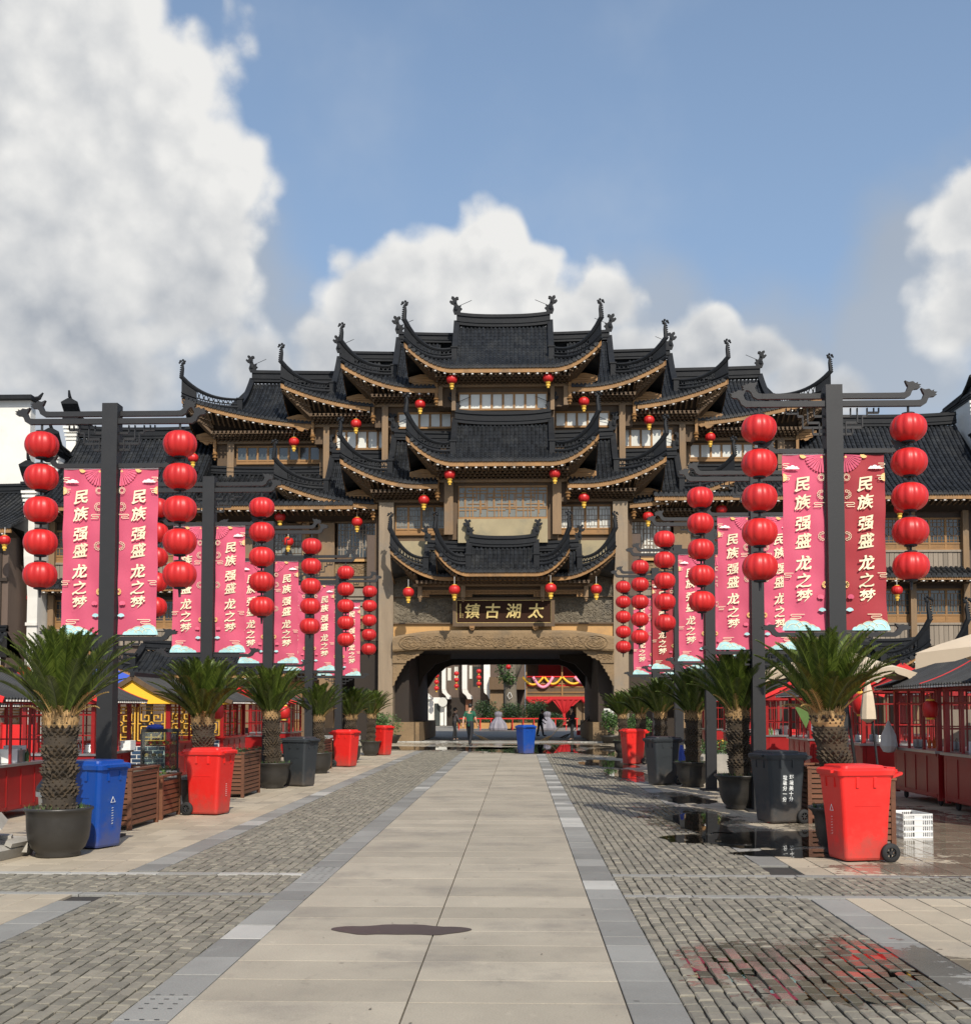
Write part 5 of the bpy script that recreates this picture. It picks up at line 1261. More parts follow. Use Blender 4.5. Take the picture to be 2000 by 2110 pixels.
for side, x, y, pp, pt, sc in palms:
    i = cnt[side]; cnt[side] += 1; row = 'left' if side < 0 else 'right'; o_ = ORD6[i]
    place(pt, (x, y, 0), f'black glazed bowl pot of the {o_} palm in the {row} row', 'black palm pots', rg.uniform(0, 6), sc)
    ex = {(1, 0): 'leaning sago palm with brown lower fronds', (-1, 0): 'thick sago palm with dry golden lower fronds'}.get((side, i), 'dark green sago palm')
    PPP = place(pp, (x, y, .46 * sc), f'{ex}, {o_} in the {row} row of pots', 'potted sago palms', 0.0 if pp is PC else rg.uniform(-.4, .4) if pp is PA else rg.uniform(0, 6), sc)
    if i and pp is not PC: PPP.scale = (sc * rg.uniform(.9, 1.06), sc * rg.uniform(.9, 1.06), sc * rg.uniform(.95, 1.05)); PPP.rotation_euler[0] = rg.uniform(-.05, .05); PPP.rotation_euler[1] = rg.uniform(-.05, .05)

# ================================================================ wheelie bins
def bin_proto(col, scale=1.0):
    t = thing('wheelie_bin', 'x', 'bin')
    def ring(hx, hy, cy, z, r_=.05, n=5):
        o = []
        for (sx, sy, a0) in ((1, 1, 0), (-1, 1, 90), (-1, -1, 180), (1, -1, 270)):
            for k in range(n):
                a = R(a0 + 90 * k / (n - 1)); o.append(Vector((sx * (hx - r_) + r_ * math.cos(a), cy + sy * (hy - r_) + r_ * math.sin(a), z)))
        return o
    def loft(rings, capb=True, capt=True):
        mb = MB(); n = len(rings[0]); vs = [p for r in rings for p in r]; fs = []
        for i in range(len(rings) - 1):
            for j in range(n): fs.append((i * n + j, i * n + (j + 1) % n, (i + 1) * n + (j + 1) % n, (i + 1) * n + j))
        if capb: fs.append(tuple(range(n))[::-1])
        if capt: fs.append(tuple((len(rings) - 1) * n + j for j in range(n)))
        return mb.add(vs, fs)
    mb = loft([ring(.20, .235, .0, .02, .04), ring(.215, .245, .0, .045), ring(.235, .265, -.005, .45), ring(.262, .30, -.01, .90), ring(.268, .306, -.01, .905, .055), ring(.268, .306, -.01, .925, .055)])
    for s in (-1, 1):
        for yy in (-.12, .08): mb.cbox((s * .262, yy, .85), (.02, .035, .11)); 
        mb.cbox((s * .245, .0, .60), (.008, .30, .004))
    for xx in (-.1, .1): mb.cbox((xx, -.305, .85), (.03, .02, .11))
    mb.build('body', col, t, smooth=False)
    lid = loft([ring(.285, .33, -.01, .925, .06), ring(.29, .335, -.01, .975, .06), ring(.275, .32, -.01, .990, .06), ring(.24, .25, -.03, 1.0, .06), ring(.235, .245, -.03, 1.025, .06), ring(.20, .21, -.03, 1.032, .05)], True, True)
    lid.cbox((0, -.355, .965), (.34, .05, .03)); lid.cbox((0, .30, .985), (.40, .10, .045)); lid.cbox((-.1, .37, .955), (.05, .09, .05)); lid.cbox((.1, .37, .955), (.05, .09, .05))
    lid.build('lid', col, t)
    mb = MB(); mb.tube([(-.2, .42, .94), (.2, .42, .94)], .017, 8); mb.bar((-.2, .42, .94), (-.2, .30, .90), .03); mb.bar((.2, .42, .94), (.2, .30, .90), .03)
    mb.build('handle', col, t)
    for s in (-1, 1):
        mb = MB(); mt = Matrix.Translation((s * .25, .25, .10)) @ Matrix.Rotation(R(90), 4, 'Y')
        mb.lathe([(.055, -.025), (.098, -.025), (.103, -.012), (.103, .012), (.098, .025), (.055, .025)], 24, capb=False, capt=False)
        mb.v = [tuple(mt @ Vector(v)) for v in mb.v]; wh = mb.build('wheel', 'rubber', t, smooth=True)
        mb = MB(); mb.lathe([(.0, -.02), (.02, -.02), (.02, .02), (.0, .02)], 10); 
        for k in range(6): a = k * math.pi / 3; mb.bar((0, 0, 0), (.06 * math.cos(a), .06 * math.sin(a), 0), .014, .03)
        mb.lathe([(.05, -.015), (.062, -.015), (.062, .015), (.05, .015)], 20, capb=False, capt=False)
        mb.v = [tuple(mt @ Vector(v)) for v in mb.v]; mb.build('hub', 'rubber', wh)
    MB().tube([(-.26, .25, .10), (.26, .25, .10)], .012, 6).build('axle', 'rubber', t)
    return t
BR, BB, BK = bin_proto('bin_red'), bin_proto('bin_blue'), bin_proto('bin_black')
bins = [(BB, -5.05, 13.35, R(70), 'blue wheelie bin beside the nearest left palm', 'blue'), (BR, -4.80, 17.5, R(76), 'red wheelie bin in front of the second left palm', 'red'),
        (BK, -4.62, 23.8, R(66), 'black wheelie bin beside the third left palm pot', 'black'), (BR, -4.85, 31.6, R(70), 'small looking red wheelie bin past the fourth left palm', 'red'),
        (BR, -4.75, 39.2, R(60), 'red wheelie bin partly behind the farthest left palm', 'red'), (BB, .22, 40.5, R(28), 'blue wheelie bin alone in the middle of the path before the gate', 'blue'),
        (BR, 3.66, 12.5, R(-79), 'large red wheelie bin nearest the camera at the right', 'red'), (BK, 3.72, 16.5, R(-70), 'black wheelie bin with two columns of white characters at the right', 'black'),
        (BK, 3.06, 24.5, R(-68), 'black wheelie bin beside the third right palm pot', 'black'), (BR, 3.3, 33.2, R(-72), 'far red wheelie bin reflected in a puddle at the right', 'red')]
placed = []
for p, x, y, a, lb, c in bins: placed.append(place(p, (x, y, 0), lb, f'{c} wheelie bins', a))
# side face of the black bin (local -x side faces the camera after the turn)
bk = placed[7]
for txt, yy in (('环境美十分', .075), ('垃圾分一分', -.03)):
    for k, ch in enumerate(txt):
        z = .66 - .078 * k; xs = .235 + (z - .45) * .06 + .005
        me = glyph(ch, .07, .0008, .0018); me.materials.append(M['print_bin']); put('character', me, bk, (xs, yy - .02, z), (0, R(3.4), R(90)))
# recycling mark and small text on the front of the blue and red bins
def front_mark(o, tri=True):
    mb = MB(); y = -.292
    if tri:
        for k in range(3):
            a = R(90 + 120 * k); b = R(90 + 120 * (k + 1)); mb.bar((.045 * math.cos(a), y, .56 + .045 * math.sin(a)), (.045 * math.cos(b) * .9, y, .56 + .045 * math.sin(b) * .9), .005, .004, up=(0, 1, 0))
    for k in range(7): mb.bar((-.016, y + .004, .47 - .03 * k), (.012, y + .004, .475 - .03 * k), .004, .004, up=(0, 1, 0))
    mb.build('printed_mark', 'print_bin', o)
for k in (0, 1, 6): front_mark(placed[k], k != 1)

# small litter and grit on the paving
mb = MB(); rl = random.Random(77)
for j in range(420):
    x, y = rl.uniform(-9, 8), rl.uniform(5, 30) ** 1.0; a = rl.uniform(0, 3.14); s_ = rl.uniform(.004, .016); c, d = math.cos(a) * s_, math.sin(a) * s_
    mb.add([(x - c, y - d, .006), (x + d * .6, y - c * .6, .007), (x + c, y + d, .006 + rl.uniform(0, .006)), (x - d * .6, y + c * .6, .007)], [(0, 1, 2, 3)])
tag(mb.build('litter', 'bark'), 'scattered grit and leaf scraps on the paving', 'litter', kind='stuff')
# ================================================================ wooden slat planters
def planter(x, y, lx, ly, h, label, seed, green=True, rz=0):
    t = thing('slat_planter', label, 'planter', (x, y, 0), 0, 'brown slatted wooden planters'); r_ = random.Random(seed)
    WL[t] = Vector((0, 0, 0)); n = int((h - .06) / .072); hx, hy = lx / 2, ly / 2
    me1 = None
    for k in range(n):
        z = .07 + k * .072
        for (sx, sy) in ((0, -1), (1, 0), (0, 1), (-1, 0)):
            mb = MB()
            if sy: mb.cbox((0, sy * (hy - .012), z + .027), (lx - .06, .022, .052))
            else: mb.cbox((sx * (hx - .012), 0, z + .027), (.022, ly - .06, .052))
            mb.build('slat', 'planter_wood', t)
    for sx in (-1, 1):
        for sy in (-1, 1): MB().cbox((sx * (hx - .02), sy * (hy - .02), h / 2), (.055, .055, h)).build('corner_post', 'planter_wood', t)
    mb = MB(); mb.box(-hx - .02, hx + .02, -hy - .02, -hy + .05, h, h + .028); mb.box(-hx - .02, hx + .02, hy - .05, hy + .02, h, h + .028)
    mb.box(-hx - .02, -hx + .05, -hy + .05, hy - .05, h, h + .027); mb.box(hx - .05, hx + .02, -hy + .05, hy - .05, h, h + .027); mb.build('rim', 'planter_wood', t)
    MB().box(-hx + .03, hx - .03, -hy + .03, hy - .03, .05, h - .05).build('earth', 'soil', t)
    if green:
        mb = MB()
        for j in range(260):
            c = Vector((r_.uniform(-hx + .06, hx - .06), r_.uniform(-hy + .06, hy - .06), h - .04 + r_.uniform(0, .12))); leafq(mb, c, r_, .035)
        mb.build('plants', 'leaf_green', t, kind='stuff')
    t.rotation_euler = (0, 0, rz)
    return t
def leafq(mb, c, r_, s):
    d = Vector((r_.uniform(-1, 1), r_.uniform(-1, 1), r_.uniform(-.3, 1))).normalized(); u = d.cross(Vector((r_.uniform(-1, 1), r_.uniform(-1, 1), r_.uniform(-1, 1)))).normalized()
    mb.add([c, c + d * s * .5 + u * s * .3, c + d * s, c + d * s * .5 - u * s * .3], [(0, 1, 2, 3)])
planter(-5.42, 15.7, .42, 1.15, .80, 'brown slatted planter just behind the blue bin at the left', 1, False)
planter(-5.45, 17.0, .42, .9, .62, 'lower brown slatted planter holding a small green plant, left of the second left palm', 2)
planter(-5.25, 21.3, .42, 1.3, .80, 'brown slatted planter behind the left red bin', 3)
planter(-5.6, 24.4, .42, 1.2, .72, 'brown slatted planter with plants behind the third left palm', 4)
planter(-5.3, 30.0, .42, 1.3, .78, 'brown slatted planter behind the fourth left palm', 5)
planter(-5.5, 34.8, .42, 1.2, .7, 'brown slatted planter past the far left red bin', 6)
planter(4.32, 16.9, .42, 1.1, .78, 'brown slatted planter with pale stones between the black bin and leaning palm', 7, False)
planter(4.27, 14.2, .42, .9, .78, 'brown slatted planter behind the large right red bin', 8)
planter(4.35, 21.8, .42, 1.2, .8, 'brown slatted planter behind the second right palm', 9)
# ================================================================ market stalls
def scroll_lattice(mb, x, y0, y1, z0, z1, t=.02, axis='x'):
    """squared scroll pattern in a frame; axis x: panel faces along x at given x, spans y"""
    def b(u0, v0, u1, v1):
        if axis == 'x': mb.bar((x, y0 + (y1 - y0) * u0, z0 + (z1 - z0) * v0), (x, y0 + (y1 - y0) * u1, z0 + (z1 - z0) * v1), t, .02)
        else: mb.bar((y0 + (y1 - y0) * u0, x, z0 + (z1 - z0) * v0), (y0 + (y1 - y0) * u1, x, z0 + (z1 - z0) * v1), t, .02)
    for (u0, v0, u1, v1) in ((0, 0, 1, 0), (0, 1, 1, 1), (0, 0, 0, 1), (1, 0, 1, 1), (.12, .2, .12, .42), (.12, .42, .4, .42), (.4, .42, .4, .25), (.4, .25, .25, .25), (.25, .25, .25, .33),
                             (.88, .2, .88, .42), (.88, .42, .6, .42), (.6, .42, .6, .25), (.6, .25, .75, .25), (.75, .25, .75, .33), (.12, .8, .12, .58), (.12, .58, .4, .58), (.4, .58, .4, .75), (.4, .75, .25, .75), (.25, .75, .25, .67),
                             (.88, .8, .88, .58), (.88, .58, .6, .58), (.6, .58, .6, .75), (.6, .75, .75, .75), (.75, .75, .75, .67), (.12, .9, .88, .9), (.12, .1, .88, .1), (0, .5, .12, .5), (.88, .5, 1, .5), (.5, 0, .5, .2), (.5, .8, .5, 1),
                             (.42, .5, .5, .56), (.5, .56, .58, .5), (.58, .5, .5, .44), (.5, .44, .42, .5), (.12, .2, .25, .1), (.88, .2, .75, .1)): b(u0, v0, u1, v1)
def stall_proto(kind, L=2.3, D=1.5, eave=1.78, ridge=2.3, body=.86):
    t = thing('market_stall', 'x', 'stall'); hx, hy = D / 2, L / 2
    red = 'stall_red'
    mb = MB()
    for (x0, x1, y0, y1) in ((hx - .04, hx, -hy + .08, hy - .08), (-hx, -hx + .04, -hy + .08, hy - .08)): mb.box(x0, x1, y0, y1, .14, body)
    for (y0, y1) in ((-hy, -hy + .04), (hy - .04, hy)): mb.box(-hx + .08, hx - .08, y0, y1, .14, body)
    for k in range(1, 4): mb.box(hx - .002, hx + .012, -hy + L * k / 4 - .02, -hy + L * k / 4 + .02, .14, body)
    for z in (.16, body - .05): mb.box(hx - .002, hx + .012, -hy + .08, hy - .08, z, z + .05)
    bd = mb.build('body_panel', red, t)
    if kind == 'gold':
        for ye, s in ((-hy - .012, -1),):
            MB().box(-hx + .1, hx - .1, ye - .0, ye + .03, .2, body - .04).build('mortar', 'mortar_white', t)
            me = None
            for r_ in range(7):
                for c in range(6):
                    w_ = (D - .22) / 5.5; x0 = -hx + .11 + (c - (.5 if r_ % 2 else 0)) * w_
                    a, b = max(x0, -hx + .11), min(x0 + w_ - .022, hx - .11)
                    if b - a > .04: MB().box(a, b, ye - .008, ye + .01, .215 + r_ * .087, .215 + r_ * .087 + .068).build('brick', 'brick_blue', t)
    mb = MB(); mb.box(-hx - .03, hx + .06, -hy - .03, hy + .03, body + .0, body + .045); mb.build('counter', 'steel' if kind == 'red' else red, t)
    for sx in (-1, 1):
        for sy in (-1, 1): MB().cbox((sx * (hx - .035), sy * (hy - .035), (eave + .12) / 2 + .05), (.075, .075, eave + .02)).build('corner_post', red, t)
    for sx in (-1, 1):
        for yy in (-hy * .34, hy * .34):
            MB().cbox((sx * (hx - .03), yy, (eave + body) / 2 + .03), (.04, .04, eave - body)).build('mullion', red, t)
    for (a, b) in (((-hx, -hy), (hx, -hy)), ((hx, -hy), (hx, hy)), ((hx, hy), (-hx, hy)), ((-hx, hy), (-hx, -hy))):
        for z in ((eave - .02, .07), (eave - .28, .028)) if kind == 'red' else ((eave - .02, .07),): MB().bar((a[0] * .97, a[1] * .97, z[0]), (b[0] * .97, b[1] * .97, z[0]), z[1]).build('rail', red, t)
    if kind == 'red':
        mb = MB()
        for sy in (-1, 1):
            for k in range(1, 6): mb.cbox((-hx + D * k / 6, sy * (hy - .035), (eave + body) / 2), (.024, .024, eave - body - .04))
            mb.bar((-hx, sy * (hy - .035), 1.3), (hx, sy * (hy - .035), 1.3), .024)
        for k in range(1, 10): mb.cbox((-hx + .035, -hy + L * k / 10, (eave + body) / 2), (.024, .024, eave - body - .04))
        mb.bar((-hx + .035, -hy, 1.3), (-hx + .035, hy, 1.3), .024); mb.build('window_bars', red, t)
    else:
        mb = MB(); 
        scroll_lattice(mb, -hy + .03, -hx + .12, -.02, body + .08, eave - .12, .028, 'y'); scroll_lattice(mb, -hy + .03, .05, hx - .12, body + .08, eave - .12, .028, 'y')
        scroll_lattice(mb, hy - .03, -hx + .12, hx - .12, body + .08, eave - .12, .028, 'y')
        for k in range(3): scroll_lattice(mb, -hx + .03, -hy + .1 + k * (L - .2) / 3, -hy + .04 + (k + 1) * (L - .2) / 3, body + .06, eave - .14, .03)
        mb.build('scroll_lattice', 'stall_gold', t, kind='stuff')
    # tiled roof, ridge along y
    ex, ey = hx + .28, hy + .22; N = 8; mb = MB()
    pr = [(ex * (1 - k / N), eave + (ridge - eave) * (.62 * k / N + .38 * (k / N) ** 2)) for k in range(N + 1)]
    for s in (-1, 1):
        mb.grid([[Vector((s * x, -ey + 2 * ey * j / 8, z)) for j in range(9)] for x, z in pr])
        mb.grid([[Vector((s * x, -ey + 2 * ey * j / 8, z - .03)) for j in range(9)] for x, z in pr])
        nr = int(2 * ey / .115)
        for j in range(nr + 1):
            y = -ey + .03 + (2 * ey - .06) * j / nr; mb.tube([(s * (x + .01), y, z + .012) for x, z in pr], .032, 6)
    mb.build('tiled_roof', 'tile_dark', t)
    mb = MB(); nr = int(2 * ey / .115)
    for s in (-1, 1):
        for j in range(nr): mb.cbox((s * (ex + .012), -ey + .09 + (2 * ey - .06) * j / nr, eave - .012), (.02, .045, .03))
    mb.build('tile_end', 'rafter_white', t, kind='stuff')
    mb = MB()
    for s in (-1, 1):
        for sy in (-1, 1):
            for k in range(N): mb.bar((s * pr[k][0], sy * (ey + .015), pr[k][1] + .0), (s * pr[k + 1][0], sy * (ey + .015), pr[k + 1][1]), .03, .10)
    mb.build('barge_board', 'bright_red' if kind == 'red' else 'wood_brown', t)
    MB().box(-.05, .05, -ey - .03, ey + .03, ridge - .01, ridge + .1).build('ridge', 'tile_dark', t)
    for sy in (-1, 1):
        mb = MB(); mb.prism([(x * .93, z - .05) for x, z in pr] + [(-x * .93, z - .05) for x, z in pr[:-1][::-1]], sy * (ey - .05) - .01, sy * (ey - .05) + .01); mb.build('gable_panel', 'stall_yellow' if kind == 'gold' else 'stall_red', t)
    # wheels and goods on the counter
    for sx in (-1, 1):
        for sy in (-1, 1):
            mb = MB(); mt = Matrix.Translation((sx * (hx - .12), sy * (hy - .25), .08)) @ Matrix.Rotation(R(90), 4, 'Y'); mb.lathe([(.0, -.02), (.075, -.02), (.08, 0), (.075, .02), (0, .02)], 14); mb.v = [tuple(mt @ Vector(v)) for v in mb.v]; mb.build('caster', 'rubber', t)
    return t
def goods(x, y, z, label, seed, n=5):
    r_ = random.Random(seed); t = thing('goods', label, 'goods', (x, y, z), 0, 'goods on the stall counters')
    for k in range(n):
        k_ = r_.random(); yy = y - .8 + 1.6 * k / n + r_.uniform(0, .15); xx = x + r_.uniform(-.3, .3)
        if k_ < .4: MB().box(xx, xx + r_.uniform(.15, .3), yy, yy + r_.uniform(.15, .3), z, z + r_.uniform(.08, .25)).build('box', r_.choice(['steel', 'white_plastic', 'bright_red', 'paper_pane']), t)
        elif k_ < .75: MB().lathe([(.07, 0), (.085, .02), (.085, .13), (.09, .14), (.0, .15)], 14, (xx, yy, z)).build('cooking_pot', 'steel', t, smooth=True)
        else:
            mb = MB(); mb.lathe([(.03, 0), (.035, .12), (.012, .17), (.012, .2)], 10, (xx, yy, z)); mb.lathe([(.03, 0), (.035, .12), (.012, .17), (.012, .2)], 10, (xx + .09, yy + .03, z)); mb.build('bottles', r_.choice(['leaf_green', 'stall_orange', 'clear_glass']), t)
    return t
SG, SR = stall_proto('gold'), stall_proto('red', 2.2, 1.5, 2.0, 2.5, .88)
SG2 = None
GX = [(-8.2, 17.0, SR, 'red timber market stall at the left edge beside the nearest left palm', .88), (-8.35, 21.3, SR, 'dark roofed red stall behind the left display fridge', .88),
      (-8.25, 25.3, SG, 'red and gold stall with yellow gable behind the second left palm', 1), (-8.3, 29.9, SG, 'yellow gabled gold lattice stall left of the third left palm', 1),
      (-8.2, 34.2, SR, 'red stall with hanging red lanterns behind the third left palm', .9), (-8.3, 38.5, SR, 'far red stall between the third and fourth left palms', .9),
      (-11.6, 20.2, SG, 'rear row gold lattice stall seen through the stall at the left edge', .9), (-11.8, 24.6, SG, 'rear row stall seen through the dark roofed red stall', .95), (-11.9, 29.3, SR, 'rear row red stall far left', .9),
      (7.65, 17.6, SR, 'red barred food stall at the right edge under the big cream parasol', 1), (7.7, 20.2, SR, 'red barred stall second from the right edge', 1),
      (7.65, 24.2, SR, 'red barred stall behind the leaning right palm', 1), (7.7, 28.6, SR, 'red barred stall between the second and nearest right palms', .97), (7.6, 33.0, SR, 'red barred stall behind the second right palm', .95),
      (7.6, 37.6, SR, 'red barred stall between the third and second right posts', .95), (7.6, 42.0, SR, 'farthest red barred stall of the right row', .95),
      (11.0, 19.6, SR, 'rear row red stall seen through the bars of the right edge stall', 1), (11.2, 24.8, SR, 'rear row red stall behind the right hand stalls', 1), (11.3, 30.6, SR, 'rear row red stall far back at the right', 1)]
for i, (x, y, p, lb, sc) in enumerate(GX):
    place(p, (x, y, 0), lb, 'market stalls', 0 if x < 0 else math.pi, sc)
for i, (x, y, z) in enumerate(((-8.2, 17.0, .82), (-8.3, 21.3, .82), (-8.25, 25.3, .91), (7.65, 17.6, .93), (7.7, 20.2, .93), (7.65, 24.2, .93), (7.7, 28.6, .9), (7.6, 33, .88))):
    wh = ['the stall at the left edge', 'the dark roofed left stall', 'the yellow gabled left stall', 'the stall at the right edge', 'the second stall from the right edge', 'the stall behind the leaning palm', 'the fourth right stall', 'the fifth right stall'][i]
    goods(x + (.25 if x < 0 else -.25), y, z, f'pots, boxes and bottles on the counter of {wh}', 60 + i, 6)
# lit-coloured screens and awnings seen through the stalls
for (x0, x1, y, z0, z1, m_, lb) in ((-12.9, -11.4, 22.4, 0, 1.0, 'stall_orange', 'orange board at the rear left, seen through the stalls'), (-10.6, -9.9, 23.0, .0, 1.3, 'bright_red', 'red board at the rear left between stalls'),
                                 (9.6, 10.6, 22.6, 0, 1.5, 'white_plastic', 'white board at the rear right between stalls'), (9.9, 10.9, 27.6, .4, 1.6, 'plank_grey', 'pale board at the rear right behind the stalls')):
    t = thing('screen_board', lb, 'board', ((x0 + x1) / 2, y, 0)); MB().box(x0, x1, y - .02, y + .02, z0 + .1, z1).build('panel', m_, t)
    mb = MB(); mb.box(x0 - .04, x0, y - .03, y + .03, 0, z1 + .04); mb.box(x1, x1 + .04, y - .03, y + .03, 0, z1 + .04); mb.build('frame', 'stall_red', t)
# round red lanterns hung at the stalls
def stall_lantern(x, y, z, label, sc=1.0):
    t = thing('stall_lantern', label, 'lantern', (x, y, z), 0, 'red lanterns hung at the stalls'); WL[t] = Vector((0, 0, 0))
    mb = MB(); mb.lathe([(.10, -.2), (.16, -.15), (.18, 0), (.16, .15), (.10, .2)], 18); mb.build('shade', 'lantern_red', t, smooth=True)
    mb = MB(); mb.lathe([(.09, -.24), (.1, -.2)], 12); mb.lathe([(.1, .2), (.09, .24)], 12); mb.tube([(0, 0, .24), (0, 0, .36)], .005, 4); mb.build('cap', 'lantern_yellow', t)
    t.scale = (sc,) * 3
stall_lantern(6.6, 22.1, 1.72, 'large red lantern hanging left of the right edge stalls'); stall_lantern(-7.15, 32.4, 1.5, 'red lantern hanging left of the third left palm', .95); stall_lantern(-6.95, 33.3, 1.5, 'red lantern hanging just left of the third left palm trunk', .95)
stall_lantern(-7.3, 27.2, 1.55, 'red lantern between the two yellow gabled stalls', .9); stall_lantern(6.8, 19.0, 1.62, 'small red lantern hung inside the right edge stall', .7)
# white bag hanging, green pennant
t = thing('hanging_bag', 'white plastic bag hanging on the right stall beside the parasol pole', 'bag', (6.75, 21.0, 1.2)); mb = MB(); mb.lathe([(.02, .2), (.06, .1), (.13, -.05), (.16, -.25), (.1, -.36), (.0, -.38)], 12, (6.75, 21.0, 1.2)); mb.build('bag_body', 'white_plastic', t)
t = thing('hanging_bag', 'white plastic bag tied to the stall post left of the leaning palm', 'bag', (6.75, 25.9, 1.35)); mb = MB(); mb.lathe([(.02, .2), (.06, .1), (.15, -.05), (.16, -.2), (.1, -.3), (.0, -.32)], 12, (6.75, 25.9, 1.35)); mb.build('bag_body', 'white_plastic', t)
t = thing('pennant', 'green pointed pennant hanging on a right stall', 'flag', (6.75, 27.4, 1.5)); mb = MB(); mb.prism([(6.6, 1.65), (6.95, 1.75), (6.95, 1.4), (6.85, 1.15)], 27.39, 27.41); mb.build('cloth', 'leaf_green', t)
# ---------------------------------------------------------------- parasols
def parasol(cx, cy, rad, ze, zt, rz, label, m_='cloth_cream', lean=0.0, val=.22, drape=None):
    t = thing('parasol', label, 'parasol', (cx, cy, 0)); WL[t] = Vector((0, 0, 0)); mb = MB(); N = 6; K = 10
    crn = [Vector((rad * math.cos(rz + k * math.pi / 2), rad * math.sin(rz + k * math.pi / 2), ze)) for k in range(4)]
    ring = []
    for k in range(4):
        for j in range(K):
            s = j / K; p = crn[k].lerp(crn[(k + 1) % 4], s); sag = math.sin(math.pi * s); p = p * (1 - .07 * sag) ; p.z = ze + .10 * sag * .8; ring.append(p)
    n = len(ring); rows = []
    for i in range(N + 1):
        f = i / N; rows.append([Vector((p.x * (1 - f), p.y * (1 - f), p.z + (zt - p.z) * (f ** .85) - .05 * math.sin(math.pi * f))) for p in ring + ring[:1]])
    low = [Vector((p.x * 1.005, p.y * 1.005, p.z - val * (1 - .55 * math.sin(math.pi * ((i % K) / K))) + (.02 * math.sin(i * 2.2)))) for i, p in enumerate(ring + ring[:1])]
    mb.grid([low] + rows); mb.build('canopy', m_, t, smooth=False)
    mb = MB(); mb.tube([(lean, 0, 0), (0, 0, zt + .05)], .028, 8)
    for k in range(4):
        mb.bar((0, 0, zt - .07), crn[k] + Vector((0, 0, -.02)), .02); q = crn[k] * .5; mb.bar((0, 0, ze - .35), (q.x, q.y, (ze + zt) / 2 - .07), .016)
    mb.build('frame', 'black_metal', t)
    MB().box(lean - .25, lean + .25, -.25, .25, 0, .08).build('base_weight', 'concrete', t)
parasol(7.05, 15.4, 1.72, 2.38, 3.0, 0, 'big cream parasol with drooping corner flap, upper right edge above the stall')
parasol(5.75, 20.6, 1.5, 2.28, 2.76, .15, 'cream parasol behind the leaning right palm', lean=.35)
parasol(-9.9, 26.2, 1.75, 2.0, 2.75, 0, 'blue market canopy peak behind the left stalls', 'cloth_blue')
# furled parasol beside the leaning palm
t = thing('furled_parasol', 'beige furled parasol hanging beside the post at the right', 'parasol', (5.9, 18.9, 0)); mb = MB(); mb.lathe([(.03, 1.4), (.13, 1.46), (.12, 1.6), (.09, 1.85), (.03, 2.1)], 9, (5.75, 18.9, 0)); mb.build('cover', 'cloth_cream', t); MB().tube([(5.95, 18.9, 0), (5.75, 18.9, 2.2)], .02, 6).build('pole', 'black_metal', t)
# ---------------------------------------------------------------- loose things on the pavement
def fridge(x, y):
    t = thing('display_fridge', 'glass cake display fridge with dark top and silver grille by the left stalls', 'fridge', (x, y, 0)); WL[t] = Vector((0, 0, 0)); w_, d, h = .36, .33, 1.2
    MB().box(-w_, w_, -d, d, .06, .42).build('cabinet', 'black_metal', t)
    mb = MB(); mb.box(.0, w_ - .02, -d - .012, -d - .001, .12, .40); mb.build('grille_plate', 'steel', t)
    for k in range(6): MB().box(.02, w_ - .04, -d - .022, -d - .013, .15 + .04 * k, .168 + .04 * k).build('grille_slat', 'steel', t)
    for sx in (-1, 1):
        for sy in (-1, 1): MB().cbox((sx * (w_ - .015), sy * (d - .015), .80), (.03, .03, .76)).build('frame_post', 'black_metal', t)
    MB().box(-w_, w_, -d, d, 1.16, 1.22).build('top', 'black_metal', t)
    for z in (.66, .90): MB().box(-w_ + .03, w_ - .03, -d + .03, d - .03, z, z + .012).build('shelf', 'clear_glass', t)
    for z in (.43, .675, .915):
        mb = MB()
        for k in range(5): mb.lathe([(.04, 0), (.045, .03), (.02, .06)], 8, (-.26 + .13 * k, -.1 + .1 * (k % 2), z))
        mb.build('cakes', 'print_gold', t, kind='stuff')
    for (a, b, c, e) in ((-w_ + .02, w_ - .02, -d, -d + .006), (-w_ + .02, w_ - .02, d - .006, d)): MB().box(a, b, c, e, .43, 1.16).build('glass_panel', 'clear_glass', t)
    for s in (-1, 1): MB().box(s * w_ - .003, s * w_ + .003, -d + .02, d - .02, .43, 1.16).build('glass_panel', 'clear_glass', t)
    for sx in (-1, 1): MB().cbox((sx * .28, -.25, .03), (.05, .05, .06)).build('foot', 'rubber', t)
    t.rotation_euler = (0, 0, R(14))
    b = thing('folded_cloth', 'dark blue folded bag lying on top of the display fridge', 'bag', (x - .12, y, 1.22)); MB().lathe([(.17, 0), (.18, .03), (.12, .08), (0, .1)], 14, (x - .12, y, 1.22)).build('cloth', 'cloth_blue', b)
fridge(-7.2, 22.6)
